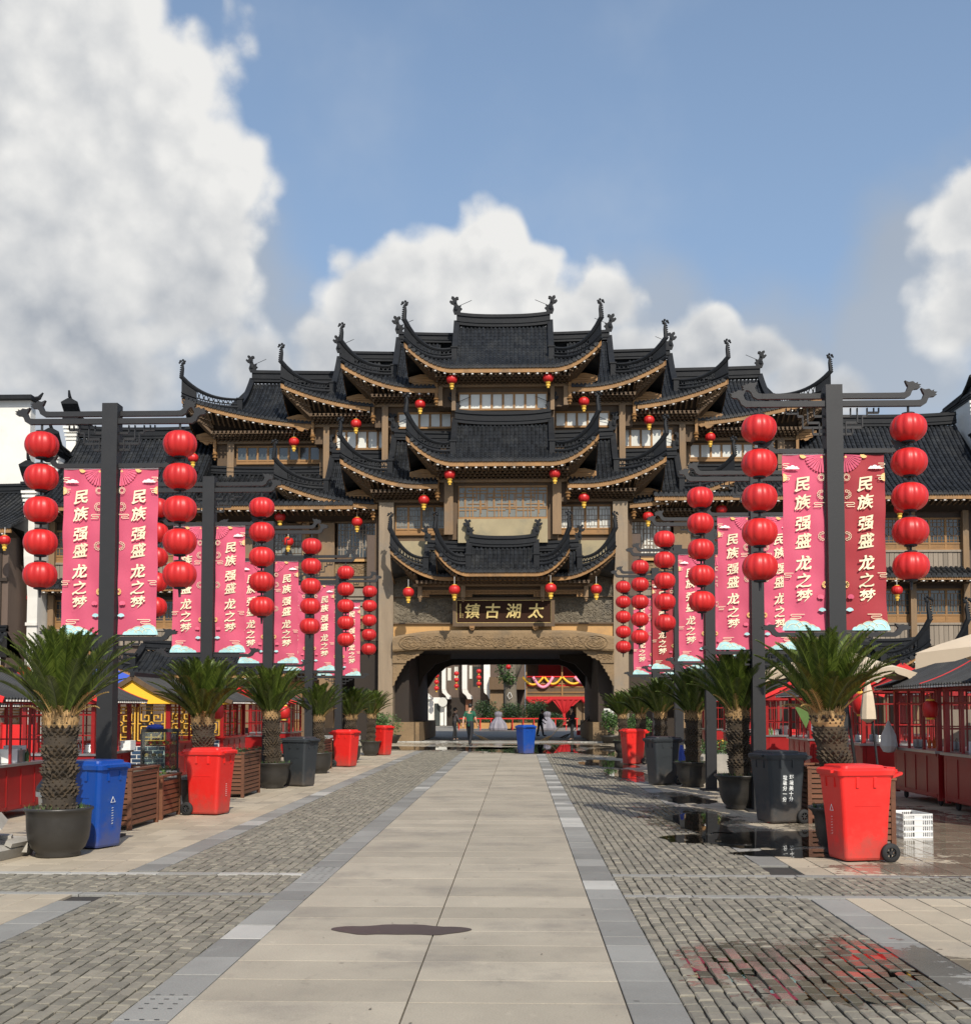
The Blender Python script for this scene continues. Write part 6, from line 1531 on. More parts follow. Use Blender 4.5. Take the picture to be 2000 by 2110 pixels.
def crate(x, y):
    t = thing('plastic_crate', 'white slotted plastic crate on the ground beside the large right red bin', 'crate', (x, y, 0)); WL[t] = Vector((0, 0, 0)); hx, hy, h = .19, .27, .31
    mb = MB(); mb.box(-hx, hx, -hy, hy, .0, .015)
    for z in (0.0, .075, .15, .225, .285): 
        for (a, b) in (((-hx, -hy), (hx, -hy)), ((hx, -hy), (hx, hy)), ((hx, hy), (-hx, hy)), ((-hx, hy), (-hx, -hy))): mb.bar((a[0], a[1], z + .012), (b[0], b[1], z + .012), .014, .022)
    for k in range(15):
        u = -hx + 2 * hx * k / 14
        if 5 <= k <= 8: pass
        else:
            for s in (-1, 1): mb.bar((u, s * hy, 0), (u, s * hy, h - .01), .010)
    for s in (-1, 1): mb.box(-.05, .05, s * hy - .004, s * hy + .004, 0, h - .02)
    for k in range(19):
        u = -hy + 2 * hy * k / 18
        for s in (-1, 1): mb.bar((s * hx, u, 0), (s * hx, u, h - .01), .010)
    mb.build('shell', 'white_plastic', t); mb = MB(); mb.box(-.12, .1, -.2, .15, .02, .24); mb.build('contents', 'paper_pane', t); t.rotation_euler = (0, 0, R(8))
crate(4.98, 14.8)
t = thing('litter_bin', 'low grey dustbin with dark lid behind the nearest left pot', 'bin', (-5.72, 13.9, 0)); mb = MB(); mb.lathe([(.17, 0), (.21, .55), (.24, .56), (.24, .62)], 20, (-5.72, 13.9, 0)); mb.build('body', 'steel', t, smooth=False); MB().lathe([(.24, .62), (.23, .68), (.16, .78), (.05, .81), (0, .81)], 20, (-5.72, 13.9, 0)).build('lid', 'bin_black', t, smooth=True)
t = thing('clay_pot', 'small terracotta pot between the grey dustbin and the palm trunk', 'pot', (-5.35, 13.35, 0)); MB().lathe([(.09, .45), (.12, .72), (.13, .72), (.13, .76), (.1, .76)], 14, (-5.35, 13.35, 0)).build('pot_body', 'terracotta', t); MB().box(-5.48, -5.22, 13.25, 13.45, 0, .45).build('stand', 'concrete', t)
for k, (x, y, z, rx, ry, rz, sx, sy, lb) in enumerate(((-5.85, 12.2, .25, 8, -38, 12, .55, .5, 'tilted concrete block leaning at the far left beside the big pot'), (-5.95, 12.55, .14, 0, 4, 20, .9, .5, 'flat grey concrete block lying at the far left edge'), (-5.6, 12.35, .1, 0, 24, -8, .2, .7, 'narrow concrete slab piece leaning on the block beside the pot'))):
    t = thing('concrete_block', lb, 'block', (x, y, z), 0, 'broken concrete pieces by the left pot'); WL[t] = Vector((0, 0, 0)); mb = MB(); mb.cbox((0, 0, 0), (sx, sy, .12), (R(rx), R(ry), R(rz))); mb.cbox((.1, 0, .07), (sx * .4, sy * .5, .05), (R(rx), R(ry), R(rz))); mb.build('slab', 'concrete', t)
t = thing('stone_trough', 'pale stone trough with green plants behind the third right palm pot', 'planter', (4.3, 25.6, 0)); MB().box(3.95, 4.65, 25.1, 26.1, 0, .62).build('trough', 'concrete', t)
mb = MB(); r_ = random.Random(8)
for j in range(700): leafq(mb, Vector((r_.uniform(3.95, 4.65), r_.uniform(25.1, 26.1), .6 + r_.uniform(0, .3))), r_, .06)
mb.build('plants', 'leaf_green', t, kind='stuff')
mb = MB()
for j in range(30): leafq(mb, Vector((r_.uniform(3.98, 4.6), r_.uniform(25.1, 26.0), .82 + r_.uniform(0, .1))), r_, .05)
mb.build('flowers', 'lantern_yellow', t, kind='stuff')
t = thing('cleaning_cart', 'cart of coloured mops and cloths behind the second black bin at the right', 'cart', (3.75, 25.3, 0)); 
for (dx, dz, m_) in ((0, .5, 'cloth_blue'), (.12, .45, 'cloth_red'), (.24, .55, 'shirt_green'), (-.05, .62, 'cloth_blue')): MB().lathe([(.03, -.35), (.07, -.2), (.06, .05), (.03, .2)], 8, (3.62 + dx, 25.2, dz)).build('mop', m_, t)
MB().box(3.5, 4.0, 25.2, 25.6, .1, .5).build('tub', 'bin_black', t)
t = thing('stone_bench', 'white stone seat wall between the fourth and fifth left palms', 'bench', (-6.2, 38.5, 0)); mb = MB(); mb.box(-6.9, -5.5, 38.2, 38.8, .0, .55); mb.box(-6.95, -5.45, 38.15, 38.85, .55, .68); mb.build('seat', 'white_wall', t)
def bush(x, y, w_, h, z0, label, seed, m_='leaf_green', n=1800, potm='pot_glaze', name='potted_shrub', pr=.45):
    t = thing(name, label, 'shrub', (x, y, 0)); r_ = random.Random(seed); mb = MB()
    blobs = [(r_.uniform(-w_ * .35, w_ * .35), r_.uniform(-w_ * .3, w_ * .3), z0 + h * r_.uniform(.3, .75), w_ * r_.uniform(.22, .36)) for _ in range(9)]
    for j in range(n):
        b = r_.choice(blobs); d = Vector((r_.gauss(0, 1), r_.gauss(0, 1), r_.gauss(0, 1))).normalized() * b[3] * r_.uniform(.6, 1.05); p = Vector((x + b[0], y + b[1], b[2])) + d
        if p.z > z0 - .05: leafq(mb, p, r_, .085)
    mb.build('foliage', m_, t, kind='stuff')
    mb = MB()
    for k in range(7): a = k * .9; mb.tube([(x, y, z0 - .1), (x + .3 * math.cos(a), y + .3 * math.sin(a), z0 + h * .6)], [.02, .008], 5)
    mb.build('stem', 'bark', t)
    MB().lathe([(pr * .7, 0), (pr, z0 * .8), (pr * 1.1, z0), (pr, z0)], 22, (x, y, 0)).build('pot', potm, t, smooth=True)
bush(-6.1, 52.4, 1.5, .95, .38, 'leafy green potted shrub at the foot of the left gate column', 1, pr=.6); bush(4.75, 46.0, 1.1, 1.3, .3, 'leafy green potted shrub behind the farthest right palm', 2)
bush(4.2, 52.8, .9, 1.2, .35, 'tall potted shrub at the foot of the right gate column', 3)

# ================================================================ small festive lanterns under the eaves
def small_lantern_proto():
    t = thing('hanging_lantern', 'x', 'lantern')
    lb = lantern_mesh(.265, .215, 36).build('shade', 'lantern_red', t, smooth=True); lb.location = (0, 0, -.35)
    mb = MB(); mb.lathe([(.11, -.15), (.12, -.12), (.04, -.10)], 12); mb.lathe([(.11, -.62), (.13, -.57), (.13, -.54)], 12); mb.lathe([(.10, -.75), (.10, -.66), (.03, -.62)], 12); mb.lathe([(.06, -.84), (.07, -.76)], 10)
    mb.build('tassel', 'lantern_yellow', t); MB().tube([(0, 0, .25), (0, 0, -.1)], .012, 4).build('cord', 'rafter_white', t)
    return t
SL = small_lantern_proto()
small = [(873, 733, 53.2, 'under the left end of the topmost eave'), (1059, 730, 53.2, 'under the right end of the topmost eave'), (812, 781, 54.3, 'under the second upper eave on the left'), (1128, 776, 54.3, 'under the second upper eave on the right'),
         (688, 819, 55.3, 'under the third upper eave on the left'), (1254, 812, 55.3, 'under the third upper eave on the right'), (568, 854, 56.3, 'under the lowest upper eave on the left'), (1372, 845, 56.3, 'under the lowest upper eave on the right'),
         (373, 885, 55.5, 'near the far left corner of the upper eaves'), (869, 917, 52.2, 'under the centre middle eave, left of the lattice window'), (1072, 915, 52.2, 'under the centre middle eave, right of the lattice window'),
         (819, 966, 53.2, 'left middle eave above the left small window'), (1128, 962, 53.2, 'right middle eave above the right small window'), (690, 1009, 54.2, 'left of the left gate column under the outer middle eave'), (1252, 998, 54.2, 'right of the right gate column under the outer middle eave'),
         (541, 999, 54.2, 'under the left wing eave above the third left post'), (557, 1047, 54.6, 'in front of the left bay window'), (1394, 985, 54.2, 'under the right wing eave above the third right string'), (1392, 1044, 54.6, 'in front of the right bay window'),
         (789, 1145, 51.9, 'outer left corner of the small front roof'), (878, 1140, 51.4, 'left of the name board under the front roof'), (1064, 1137, 51.4, 'right of the name board under the front roof'), (1152, 1139, 51.9, 'outer right corner of the small front roof'),
         (58, 1006, 54.2, 'on the left wing between the large lanterns at the left edge'), (62, 1156, 54.2, 'lower storey of the left wing near the left edge'), (9, 1044, 51.2, 'under the eave of the corner house at the left edge'),
         (1738, 984, 53.6, 'upper storey of the right wing beside the large lantern string'), (1733, 1141, 53.6, 'lower storey of the right wing beside the red banner'), (48, 1297, 50.4, 'beside the nearest left palm crown at the left'), (0, 1297, 50.3, 'at the extreme left edge low down')]
for (dx, dy, Y, wh) in small:
    p = at(dx * 1.0661, dy * 1.0661, Y); place(SL, (p.x, Y, p.z + .35), f'small lantern {wh}', 'small red lanterns with yellow tassels', rg.uniform(0, 1))

# ================================================================ the square beyond the gate
zb = lambda y, Y: zz(1360 + y / 4.264, Y)
xb = lambda x, Y: at(840 + x / 4.264, 1400, Y).x
Y2 = 104.0
st = thing('white_terrace', 'row of brown fronted shops with white pier walls beyond the gate', 'building', (xb(450, Y2), Y2, 0))
MB().box(xb(-900, Y2), xb(1030, Y2), Y2, Y2 + 6, 0, 14).build('front_wall', 'brown_panel', st)
MB().box(xb(-900, Y2), xb(340, Y2), Y2 - .5, Y2, 0, zb(330, Y2)).build('ground_storey', 'white_wall', st)
for (x0, x1) in ((130, 158), (300, 332), (478, 520), (668, 722)):
    mb = MB(); a, b = xb(x0, Y2 - 1), xb(x1, Y2 - 1); mb.box(a, b, Y2 - 1.2, Y2, zb(260, Y2), 14)
    P = [(a, zb(260, Y2)), (b, zb(260, Y2)), (b + .12, zb(290, Y2)), (b + .45, zb(318, Y2)), (b + .5, zb(345, Y2)), (a + .5, zb(345, Y2)), (a + .35, zb(315, Y2)), (a + .05, zb(290, Y2))]
    mb.prism(P[::-1], Y2 - 1.18, Y2 - .02); mb.build('pier_wall', 'white_wall', st)
for (x0, x1) in ((188, 232), (330, 345)): MB().box(xb(x0, Y2), xb(x1, Y2), Y2 - .9, Y2 - .5, 0, zb(330, Y2)).build('pilaster', 'white_wall', st)
MB().box(xb(238, Y2), xb(288, Y2), Y2 - .56, Y2 - .49, 0, zb(382, Y2)).build('door', 'window_glass', st); MB().box(xb(345, Y2), xb(510, Y2), Y2 - .3, Y2 - .02, 0, zb(330, Y2)).build('shopfront', 'wood_dark', st)
MB().box(xb(510, Y2), xb(560, Y2), Y2 - .6, Y2 - .02, 0, zb(345, Y2)).build('brick_pier', 'terracotta', st)
for (x0, x1, y0, y1) in ((350, 380, 70, 180), (540, 565, 50, 165), (410, 440, 60, 170), (575, 640, 60, 230)): MB().box(xb(x0, Y2), xb(x1, Y2), Y2 - .05, Y2 - .0, zb(y1, Y2), zb(y0, Y2)).build('window', 'paper_pane' if x0 != 575 else 'window_glass', st)
MB().box(xb(720, Y2), xb(1030, Y2), Y2 - 2, Y2 - .02, zb(260, Y2 - 2), zb(150, Y2 - 2)).build('carved_balcony', 'wood_brown', st)
MB().box(xb(725, Y2), xb(840, Y2), Y2 - 1.6, Y2 - .02, 0, zb(255, Y2)).build('lower_front', 'wood_post', st)
mb = MB(); c = (xb(307, Y2 - 1), zb(370, Y2 - 1)); mb.prism([(c[0] + .42 * math.cos(k * .3927), c[1] + .42 * math.sin(k * .3927)) for k in range(16)], Y2 - 1.1, Y2 - 1.0)
t = thing('round_sign', 'round white shop sign beyond the gate at the left', 'sign', (c[0], Y2 - 1, c[1])); o = mb.build('disc', 'paper_pane', None); o.parent = t; o.location = (-c[0], -(Y2 - 1), -c[1])
for (px, y0) in ((252, 140), (427, 120), (624, 100)):
    Y3 = Y2 - 3; x = xb(px, Y3); t = thing('lantern_trio', {252: 'left string of three red lanterns seen through the arch', 427: 'middle string of three red lanterns seen through the arch', 624: 'right string of three red lanterns seen through the arch'}[px], 'lanterns', (x, Y3, zb(y0, Y3)), 0, 'strings of three lanterns beyond the gate'); WL[t] = Vector((0, 0, 0))
    MB().tube([(0, 0, 1.6), (0, 0, -1.3)], .02, 4).build('cord', 'black_metal', t)
    for k in range(3):
        mb = MB(); mb.ell((0, 0, -k * .56), (.23, .23, .21), 14, 8); lo = mb.build('lantern', 'lantern_red', t, smooth=True); MB().lathe([(.07, -k * .56 - .32), (.09, -k * .56 - .2)], 8).build('tassel', 'lantern_yellow', lo)
t = thing('lone_lantern', 'single red lantern hanging before the old tree beyond the gate', 'lantern', (xb(883, 84), 84, zb(62, 84))); mb = MB(); mb.ell((xb(883, 84), 84, zb(62, 84)), (.2, .2, .19), 12, 8); mb.build('shade', 'lantern_red', t, smooth=True); MB().tube([(xb(883, 84), 84, zb(62, 84)), (xb(883, 84), 84, zb(62, 84) + 2.2)], .015, 4).build('cord', 'black_metal', t)
# stage with red drapery
Y4 = 94.0; sg = thing('timber_stage', 'red timber stage house with red swagged curtain beyond the gate', 'stage', (xb(1330, Y4), Y4, 0))
MB().box(xb(1035, Y4), xb(2300, Y4), Y4 + 3, Y4 + 3.4, 0, 5.6).build('back_wall', 'wood_brown', sg); MB().box(xb(1035, Y4), xb(2300, Y4), Y4, Y4 + 3, zb(230, Y4), zb(205, Y4)).build('floor_beam', 'bright_red', sg)
for x in (1040, 1355, 1640, 1900): MB().box(xb(x - 6, Y4), xb(x + 6, Y4), Y4 - .1, Y4 + .1, 0, 5.6).build('post', 'wood_gold', sg)
for y in (148, 210, 238, 285, 318): MB().box(xb(1035, Y4), xb(2300, Y4), Y4 - .06, Y4 + .06, zb(y, Y4) - .04, zb(y, Y4) + .05).build('rail', 'bright_red' if y == 148 else 'wood_gold', sg)
MB().box(xb(1045, Y4), xb(2300, Y4), Y4 + .0, Y4 + .08, zb(205, Y4), zb(155, Y4)).build('balcony_panel', 'wood_brown', sg); MB().box(xb(1045, Y4), xb(2300, Y4), Y4 + .0, Y4 + .08, zb(315, Y4), zb(240, Y4)).build('fascia_panel', 'wood_brown', sg)
MB().box(xb(1150, Y4), xb(2300, Y4), Y4 + 1.5, Y4 + 1.6, zb(145, Y4), 5.6).build('red_backdrop', 'stall_red', sg)
MB().box(xb(1010, Y4), xb(2320, Y4), Y4 - 1.2, Y4 + 3.6, 5.6, 5.9).build('roof', 'tile_dark', sg)  # unseen slab added overhead to shade the red backdrop
for (x0, x1) in ((1480, 1530), (1540, 1590)): MB().box(xb(x0, Y4), xb(x1, Y4), Y4 + .3, Y4 + .4, .2, zb(375, Y4)).build('door_leaf', 'wood_post', sg)
def swag(x0, x1, y0, dip, m_, par, nm, w_=.09, Y=Y4 - .25):
    mb = MB(); pts = [(xb(x0 + (x1 - x0) * k / 12, Y), Y, zb(y0 + dip * (1 - (2 * k / 12 - 1) ** 2), Y)) for k in range(13)]; mb.tube(pts, w_, 8); mb.build(nm, m_, par, smooth=True)
for (a, b, d) in ((1010, 1190, 68), (1200, 1350, 62), (1360, 1550, 60)): swag(a, b, 150, d, 'stall_yellow', sg, 'yellow_garland')
for (a, b, d) in ((1100, 1275, 92), (1465, 1600, 50)): swag(a, b, 148, d, 'cloth_pink', sg, 'pink_garland', .12)
mb = MB(); x0_, x1_ = 1255, 1530; rows = []
for i in range(13):
    f = i / 12; c0 = 1372; wl_ = (1 - f) ** 1.15; l = c0 - (c0 - x0_) * (wl_ if f < 1 else 0) - 8; r2 = c0 + (x1_ - c0) * wl_ + 8
    rows.append([Vector((xb(l + (r2 - l) * j / 16, Y4 - .3), Y4 - .3 + .05 * math.sin(j * 1.9), zb(330 + 150 * f, Y4))) for j in range(17)])
mb.grid(rows); mb.build('curtain', 'cloth_red', sg)
mb = MB(); mb.box(xb(1358, Y4), xb(1382, Y4), Y4 - .4, Y4 - .25, .2, zb(470, Y4)); mb.box(xb(1040, Y4), xb(2300, Y4), Y4 - .35, Y4 - .2, zb(350, Y4), zb(322, Y4)); mb.build('curtain_tail', 'cloth_red', sg)
for (a, b) in ((1050, 1150), (1150, 1260), (1530, 1625)): swag(a, b, 340, 36, 'cloth_red', sg, 'curtain_swag', .16, Y4 - .4)
# tree and hedges
def foliage_mass(mb, blobs, n, s, r_):
    for j in range(n):
        b = r_.choice(blobs); d = Vector((r_.gauss(0, 1), r_.gauss(0, 1), r_.gauss(0, 1))).normalized() * r_.uniform(.55, 1.05); leafq(mb, Vector((b[0] + d.x * b[3], b[1] + d.y * b[3], b[2] + d.z * b[4])), r_, s)
r_ = random.Random(21); Y5 = 86.0
tt = thing('old_tree', 'thick trunked old tree with a rope hanging on it beyond the gate', 'tree', (xb(905, Y5), Y5, 0)); x = xb(905, Y5)
mb = MB(); mb.tube([(x, Y5, 0), (x, Y5, 1.5), (x - .05, Y5, 3.0), (x - .1, Y5, 4.4), (x + .1, Y5, 7), (x - .2, Y5, 10)], [.62, .5, .48, .55, .4, .3], 14)
mb.tube([(x - .1, Y5, 3.2), (x - .8, Y5, 5.0), (x - 1.6, Y5 - .4, 7.2)], [.3, .26, .16], 9); mb.tube([(x + .1, Y5, 3.6), (x + .9, Y5, 5.6), (x + 2.0, Y5, 7.4)], [.3, .24, .14], 9); mb.build('trunk', 'bark', tt, smooth=True)
mb = MB(); foliage_mass(mb, [(x - .45, Y5 - .5, zb(110, Y5), .7, .95), (x - .1, Y5 - .5, zb(170, Y5), .5, .5)] + [(x + r_.uniform(-3, 3), Y5 + r_.uniform(-2.5, 2.5), r_.uniform(7, 11), 1.2, 1.0) for _ in range(16)], 6500, .17, r_); mb.build('crown', 'leaf_green', tt, kind='stuff')
MB().tube([(x - .1, Y5 - .55, zb(285, Y5)), (x - .25, Y5 - .6, zb(315, Y5)), (x - .1, Y5 - .6, zb(345, Y5)), (x + .1, Y5 - .6, zb(325, Y5)), (x - .05, Y5 - .55, zb(285, Y5))], .025, 5).build('rope', 'rafter_white', tt)
hd = [(590, 800, 360, 'left clump of dark green shrubs beyond the gate'), (800, 980, 380, 'middle clump of dark green shrubs below the old tree'), (970, 1220, 355, 'right clump of dark green shrubs in front of the red stage'), (1200, 1345, 470, 'low shrubs at the right end of the flower bed beyond the gate')]
for (a, b, top, lb) in hd:
    Yh = 84.5; xa_, xb_ = xb(a, Yh), xb(b, Yh); zt_ = zb(top, Yh); t = thing('shrub', lb, 'shrub', ((xa_ + xb_) / 2, Yh, 0), 0, 'shrubs of the round flower bed')
    bl = [(r_.uniform(xa_ + .3, xb_ - .3), Yh + r_.uniform(-.5, .5), .6 + (zt_ - .95) * q / 6, .55, .42) for q in range(7) for _ in range(3)]
    mb = MB(); foliage_mass(mb, bl, 3600, .11, r_); mb.build('foliage', 'leaf_dark', t, kind='stuff'); mb = MB()
    for q in range(5): xx = xa_ + (xb_ - xa_) * (q + .5) / 5; mb.tube([(xx, Yh, .1), (xx + .1, Yh, zt_ * .6)], .03, 5)
    mb.build('stems', 'bark', t)
for k in range(9):
    Yh = 83.3; x = xb(480 + k * 96, Yh); 
    if k in (3,): continue
    t = thing('flower_box', f'{["first", "second", "third", "", "fourth", "fifth", "sixth", "seventh", "eighth"][k]} yellow brown flower box from the left beyond the gate', 'planter', (x, Yh, 0), 0, 'flower boxes beyond the gate'); mb = MB()
    mb.prism([(x - .32, .1), (x + .32, .1), (x + .42, .55), (x - .42, .55)], Yh - .25, Yh + .25); mb.build('box', 'ochre_wood', t); mb = MB()
    for j in range(160): leafq(mb, Vector((x + r_.uniform(-.4, .4), Yh + r_.uniform(-.3, .2), .55 + r_.uniform(0, .25))), r_, .08)
    mb.build('plants', 'leaf_green', t, kind='stuff')
for (px, lb) in ((795, 'grey wrapped bundle in front of the shrubs, left one'), (1222, 'grey wrapped bundle in front of the shrubs, right one')):
    Yh = 82.3; x = xb(px, Yh); t = thing('wrapped_bundle', lb, 'bundle', (x, Yh, 0), 0, 'grey wrapped bundles beyond the gate'); mb = MB(); n = 22
    rows = []
    for (rr, z) in ((.62, .0), (.66, .15), (.55, .5), (.28, .82), (.2, .95), (.27, 1.15), (.25, 1.3), (.05, 1.36)):
        rows.append([Vector((x + rr * (1 + .10 * math.sin(j * 3.1)) * math.cos(2 * math.pi * j / n), Yh + rr * (1 + .1 * math.sin(j * 3.1)) * math.sin(2 * math.pi * j / n), z)) for j in range(n + 1)])
    mb.grid(rows); mb.build('cloth', 'foil_grey', t)
t = thing('red_rail', 'low red railing in front of the flower bed beyond the gate', 'railing', (xb(900, 82.8), 82.8, 0)); MB().box(xb(440, 82.8), xb(1500, 82.8), 82.75, 82.85, .80, .88).build('rail', 'bright_red', t)
for k in range(12): xx = xb(450 + k * 94, 82.8); MB().box(xx - .03, xx + .03, 82.76, 82.84, 0, .8).build('post', 'bright_red', t)
# lid the far square with buildings to either side so the passage shows no open horizon
for (x0, x1, y0, y1, z, nm) in ((-60, xb(-900, Y2) + .1, 96, 110, 9, 'brown terrace closing the far square on the left'), (xb(2300, Y4) + .1, 50, 92, 106, 9, 'brown terrace closing the far square on the right')):
    t = thing('far_terrace', nm, 'building', ((x0 + x1) / 2, y0, 0)); MB().box(x0, x1, y0, y1, 0, z).build('wall', 'brown_panel', t); roof(t, (x0 + x1) / 2, y0 - 1, (y0 + y1) / 2, z, z + 3, (x1 - x0) / 2, (x1 - x0) / 2, 0, .5, z - .4, (x1 - x0) / 2, y0, hip=False, orn=False, brackets=0, rib=.5, white=False)

# ================================================================ people
def person(label, loc, rz, pose, shirt, trousers, tool=None, hgt=1.68, lean=0.0, head=0.0, hairlen=0, bend=0.0):
    t = thing('person', label, 'person', loc, 0); WL[t] = Vector((0, 0, 0)); s = hgt / 1.72
    J = {'pelvis': (0, 0, .95), 'waist': (0, -bend * .25, 1.08), 'chest': (0, -bend * .6, 1.30 - bend * .08), 'neck': (0, -bend * 1.0, 1.46 - bend * .2), 'head': (0, -bend * 1.15 - head * .05, 1.60 - bend * .3), 'top': (0, -bend * 1.2 - head * .07, 1.69 - bend * .3)}
    def limb(a, b, c): return a, b, c
    lf, rf_ = pose.get('feet', ((.11, -.08), (-.11, .1)))
    J.update({'hipL': (.10, 0, .90), 'kneeL': (.11, (lf[1]) * .5 - .03, .50), 'ankL': (lf[0], lf[1], .09), 'toeL': (lf[0] + .02, lf[1] - .15, .04), 'hipR': (-.10, 0, .90), 'kneeR': (-.11, rf_[1] * .5 - .03, .50), 'ankR': (rf_[0], rf_[1], .09), 'toeR': (rf_[0] - .02, rf_[1] - .15, .04)})
    hl, hr = pose.get('hands', ((.27, -.05, .80), (-.27, .03, .80)))
    sh = J['chest']; el = pose.get('elbows', ((.25, .02, 1.08), (-.25, .06, 1.08)))
    J.update({'shL': (.19, sh[1] - bend * .2, 1.39 - bend * .15), 'elL': el[0], 'wrL': hl, 'shR': (-.19, sh[1] - bend * .2, 1.39 - bend * .15), 'elR': el[1], 'wrR': hr})
    def skin_mesh(name, chain_edges, radii, m_, root, sub=1):
        names = list(radii); me = bpy.data.meshes.new(name); me.from_pydata([Vector(J[n]) * 1.0 for n in names], [(names.index(a), names.index(b)) for a, b in chain_edges], [])
        ob = bpy.data.objects.new(name, me); COL.objects.link(ob); sk = ob.modifiers.new('skin', 'SKIN'); sk.use_smooth_shade = True
        for i, n in enumerate(names):
            v = me.skin_vertices[0].data[i]; r0 = radii[n]; v.radius = r0 if isinstance(r0, tuple) else (r0, r0); v.use_root = (n == root)
        if sub: sb_ = ob.modifiers.new('sub', 'SUBSURF'); sb_.levels = sub
        dg = bpy.context.evaluated_depsgraph_get(); m2 = bpy.data.meshes.new_from_object(ob.evaluated_get(dg)); bpy.data.objects.remove(ob)
        m2.materials.clear(); m2.materials.append(M[m_]); m2.name = name; o2 = put(name, m2, t); return o2
    E_ = [('pelvis', 'waist'), ('waist', 'chest'), ('chest', 'neck'), ('neck', 'head'), ('head', 'top'), ('chest', 'shL'), ('shL', 'elL'), ('elL', 'wrL'), ('chest', 'shR'), ('shR', 'elR'), ('elR', 'wrR'),
          ('pelvis', 'hipL'), ('hipL', 'kneeL'), ('kneeL', 'ankL'), ('ankL', 'toeL'), ('pelvis', 'hipR'), ('hipR', 'kneeR'), ('kneeR', 'ankR'), ('ankR', 'toeR')]
    rad = {'pelvis': (.115, .085), 'waist': (.10, .075), 'chest': (.115, .085), 'neck': .055, 'head': (.078, .095), 'top': (.055, .07), 'shL': .058, 'elL': .042, 'wrL': .028, 'shR': .058, 'elR': .042, 'wrR': .028,
           'hipL': .09, 'kneeL': .057, 'ankL': .038, 'toeL': .032, 'hipR': .09, 'kneeR': .057, 'ankR': .038, 'toeR': .032}
    body = skin_mesh('body', E_, rad, 'skin', 'pelvis')
    r2 = {k: tuple(x * 1.16 + .006 for x in (v if isinstance(v, tuple) else (v, v))) for k, v in rad.items()}
    long_ = pose.get('long', False)
    J['slL'] = tuple(Vector(J['shL']).lerp(Vector(J['elL']), .75)); J['slR'] = tuple(Vector(J['shR']).lerp(Vector(J['elR']), .75)); J['neckb'] = tuple(Vector(J['chest']).lerp(Vector(J['neck']), .75)); J['hem'] = (0, 0, .76)
    if long_: skin_mesh('shirt', [('hem', 'waist'), ('waist', 'chest'), ('chest', 'neckb'), ('chest', 'shL'), ('shL', 'elL'), ('elL', 'wrL'), ('chest', 'shR'), ('shR', 'elR'), ('elR', 'wrR')], {'hem': (.155, .12), 'waist': (.145, .11), 'chest': (.165, .12), 'neckb': (.07, .06), 'shL': r2['shL'], 'elL': r2['elL'], 'wrL': r2['wrL'], 'shR': r2['shR'], 'elR': r2['elR'], 'wrR': r2['wrR']}, shirt, 'waist')
    else: skin_mesh('shirt', [('hem', 'waist'), ('waist', 'chest'), ('chest', 'neckb'), ('chest', 'shL'), ('shL', 'slL'), ('chest', 'shR'), ('shR', 'slR')], {'hem': (.165, .13), 'waist': (.145, .11), 'chest': (.165, .12), 'neckb': (.07, .06), 'shL': r2['shL'], 'slL': .062, 'shR': r2['shR'], 'slR': .062}, shirt, 'waist')
    J['pw'] = (0, 0, 1.08); J['cuL'] = (J['ankL'][0], J['ankL'][1], .045); J['cuR'] = (J['ankR'][0], J['ankR'][1], .045)
    skin_mesh('trousers', [('pw', 'pelvis'), ('pelvis', 'hipL'), ('hipL', 'kneeL'), ('kneeL', 'cuL'), ('pelvis', 'hipR'), ('hipR', 'kneeR'), ('kneeR', 'cuR')], {'pw': (.135, .1), 'pelvis': (.15, .12), 'hipL': r2['hipL'], 'kneeL': r2['kneeL'], 'cuL': .058, 'hipR': r2['hipR'], 'kneeR': r2['kneeR'], 'cuR': .058}, trousers, 'pelvis')
    for a, b in (('ankL', 'toeL'), ('ankR', 'toeR')):
        mb = MB(); p, q = Vector(J[a]), Vector(J[b]); mb.ell((p.lerp(q, .55) + Vector((0, -.01, -.025 + .0))), (.052, .145, .045), 12, 6); mb.build('shoe', 'shoe_dark', t, smooth=True)
    hc = Vector(J['head']).lerp(Vector(J['top']), .45)
    mb = MB(); mb.ell(hc + Vector((0, .022, .022)), (.092, .108, .112), 14, 10)
    if hairlen: mb.ell(hc + Vector((0, .06, -.13)), (.07, .055, .17), 10, 8)
    mb.v = [v for v in mb.v]; mb.build('hair', 'hair', t, smooth=True)
    mb = MB(); f = hc + Vector((0, -.093, -.015)); mb.ell(f + Vector((0, .03, -.03)), (.068, .055, .085), 12, 8); mb.ell(f + Vector((0, -.022, -.03)), (.012, .02, .022), 6, 4)
    for sx in (-1, 1): mb.ell(hc + Vector((sx * .088, .0, -.03)), (.014, .022, .03), 6, 4)
    fc = mb.build('face', 'skin', t, smooth=True); mb = MB()
    for sx in (-1, 1): mb.ell(f + Vector((sx * .03, -.018, -.01)), (.011, .008, .006), 6, 4)
    mb.ell(f + Vector((0, -.018, -.07)), (.02, .006, .005), 6, 4); mb.build('eyes_and_mouth', 'hair', fc)
    for w_, e_, sx in (('wrL', 'elL', 1), ('wrR', 'elR', -1)):
        p = Vector(J[w_]); d = (p - Vector(J[e_])).normalized(); u = Vector((0, 1, 0)); u = (u - d * u.dot(d)).normalized(); v_ = d.cross(u); mb = MB(); mb.tube([p - d * .02, p + d * .03, p + d * .085], [.024, .036, .034], 8)
        for k, (o_, L_) in enumerate(((-.026, .06), (-.009, .072), (.009, .068), (.026, .052))):
            b0 = p + d * .08 + u * o_; b1 = b0 + d * L_ * .55; b2 = b1 + (d * .7 + v_ * -sx * .5) * L_ * .5; mb.tube([b0, b1, b2], [.0095, .009, .007], 5)
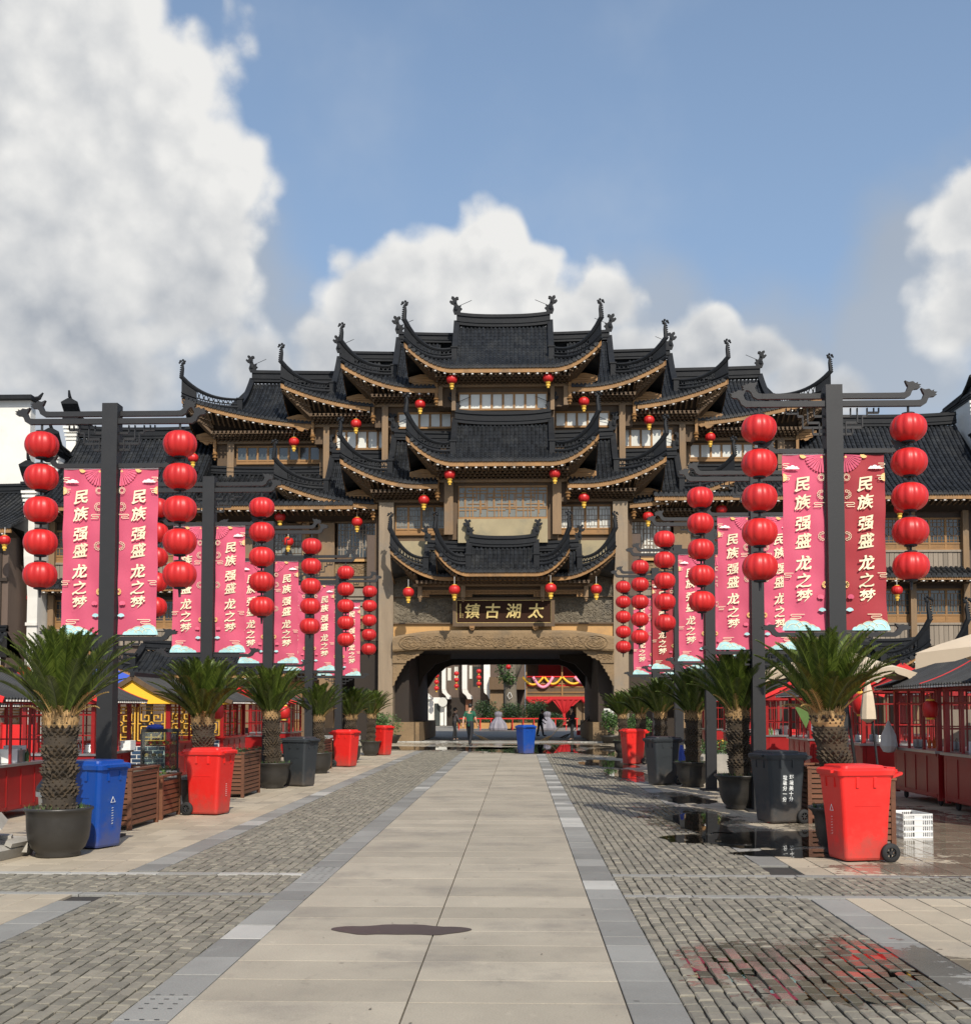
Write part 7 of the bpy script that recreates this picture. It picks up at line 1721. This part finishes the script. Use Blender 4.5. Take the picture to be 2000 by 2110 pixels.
        b0 = p + d * .03 - u * .03; mb.tube([b0, b0 + d * .03 - u * .025, b0 + d * .06 - u * .028], [.012, .011, .008], 5); mb.build('hand', 'skin', t, smooth=True)
    t.rotation_euler = (0, 0, rz); t.scale = (s, s, s)
    return t
def gp(px, py): q = gnd(px, py); return (q.x, q.y, .012 if 53.6 < q.y < 54.1 else 0.0)
walk = {'feet': ((.1, -.24), (-.1, .26)), 'hands': ((.26, .12, .84), (-.28, -.16, .86)), 'elbows': ((.26, .10, 1.10), (-.27, .02, 1.10))}
p = gnd(968, 1537); person('man in a green T-shirt and black trousers walking towards the gate', (p.x, p.y, 0), R(158), walk, 'shirt_green', 'cloth_black', hgt=1.78, head=1)
sweep = {'feet': ((.16, -.16), (-.14, .14)), 'hands': ((.16, -.34, 1.02), (-.02, -.32, .84)), 'elbows': ((.29, -.12, 1.12), (-.27, -.14, 1.06)), 'long': True}
def broom(label, hx, hy, tx, ty, hz=1.05):
    t = thing('broom', label, 'broom', (hx, hy, 0), 0, 'long straw brooms of the sweepers'); a = Vector((hx, hy, hz)); b = Vector((tx, ty, .28)); d = (b - a).normalized(); MB().tube([a - d * .25, b], .014, 6).build('handle', 'straw', t)
    mb = MB(); rr = random.Random(int(abs(tx) * 100))
    for k in range(60): e = b + (d * .75 + Vector((rr.uniform(-.22, .22), rr.uniform(-.22, .22), rr.uniform(-.05, .05)))); e.z = max(.005, e.z); mb.tube([b, b.lerp(e, .5) + Vector((0, 0, .03)), e], [.008, .005, .002], 3)
    mb.build('bristles', 'straw', t, kind='stuff')
for (px, py, rz, lb, shirt, h, hl, bl, side, sp) in (
        (936, 1526, R(115), 'sweeper in a dark grey top and black trousers at the left inside the arch', 'shirt_grey', 1.62, 0, 'broom held by the left sweeper inside the arch', 1, .05),
        (1112, 1517, R(60), 'stooping figure in black just right of the blue bin under the arch', 'cloth_black', 1.56, 0, None, 1, .16),
        (1179, 1526, R(-62), 'slim figure in black with long hair sweeping at the right under the arch', 'cloth_black', 1.68, 1, 'broom held by the slim figure in black under the arch', -1, .03),
        (1221, 1521, R(-80), 'dark clothed sweeper beside the right passage wall', 'cloth_black', 1.62, 0, 'broom held by the sweeper beside the right passage wall', -1, .1)):
    q = gnd(px, py); person(lb, (q.x, q.y, 0), rz, sweep, shirt, 'cloth_black', hgt=h, hairlen=hl, bend=sp)
    if bl: fx, fy = math.sin(rz), -math.cos(rz); broom(bl, q.x + fx * .34, q.y + fy * .34, q.x + fx * 1.15, q.y + fy * 1.0 - .1)
b = gnd(1150, 1515); t = thing('dustpan', 'red long handled dustpan beside the right sweeper under the arch', 'dustpan', (b.x + 1.25, b.y, 0)); MB().box(b.x + 1.1, b.x + 1.45, b.y - .15, b.y + .15, 0, .28).build('pan', 'bright_red', t); MB().tube([(b.x + 1.28, b.y, .25), (b.x + 1.5, b.y, .95)], .012, 5).build('handle', 'black_metal', t)
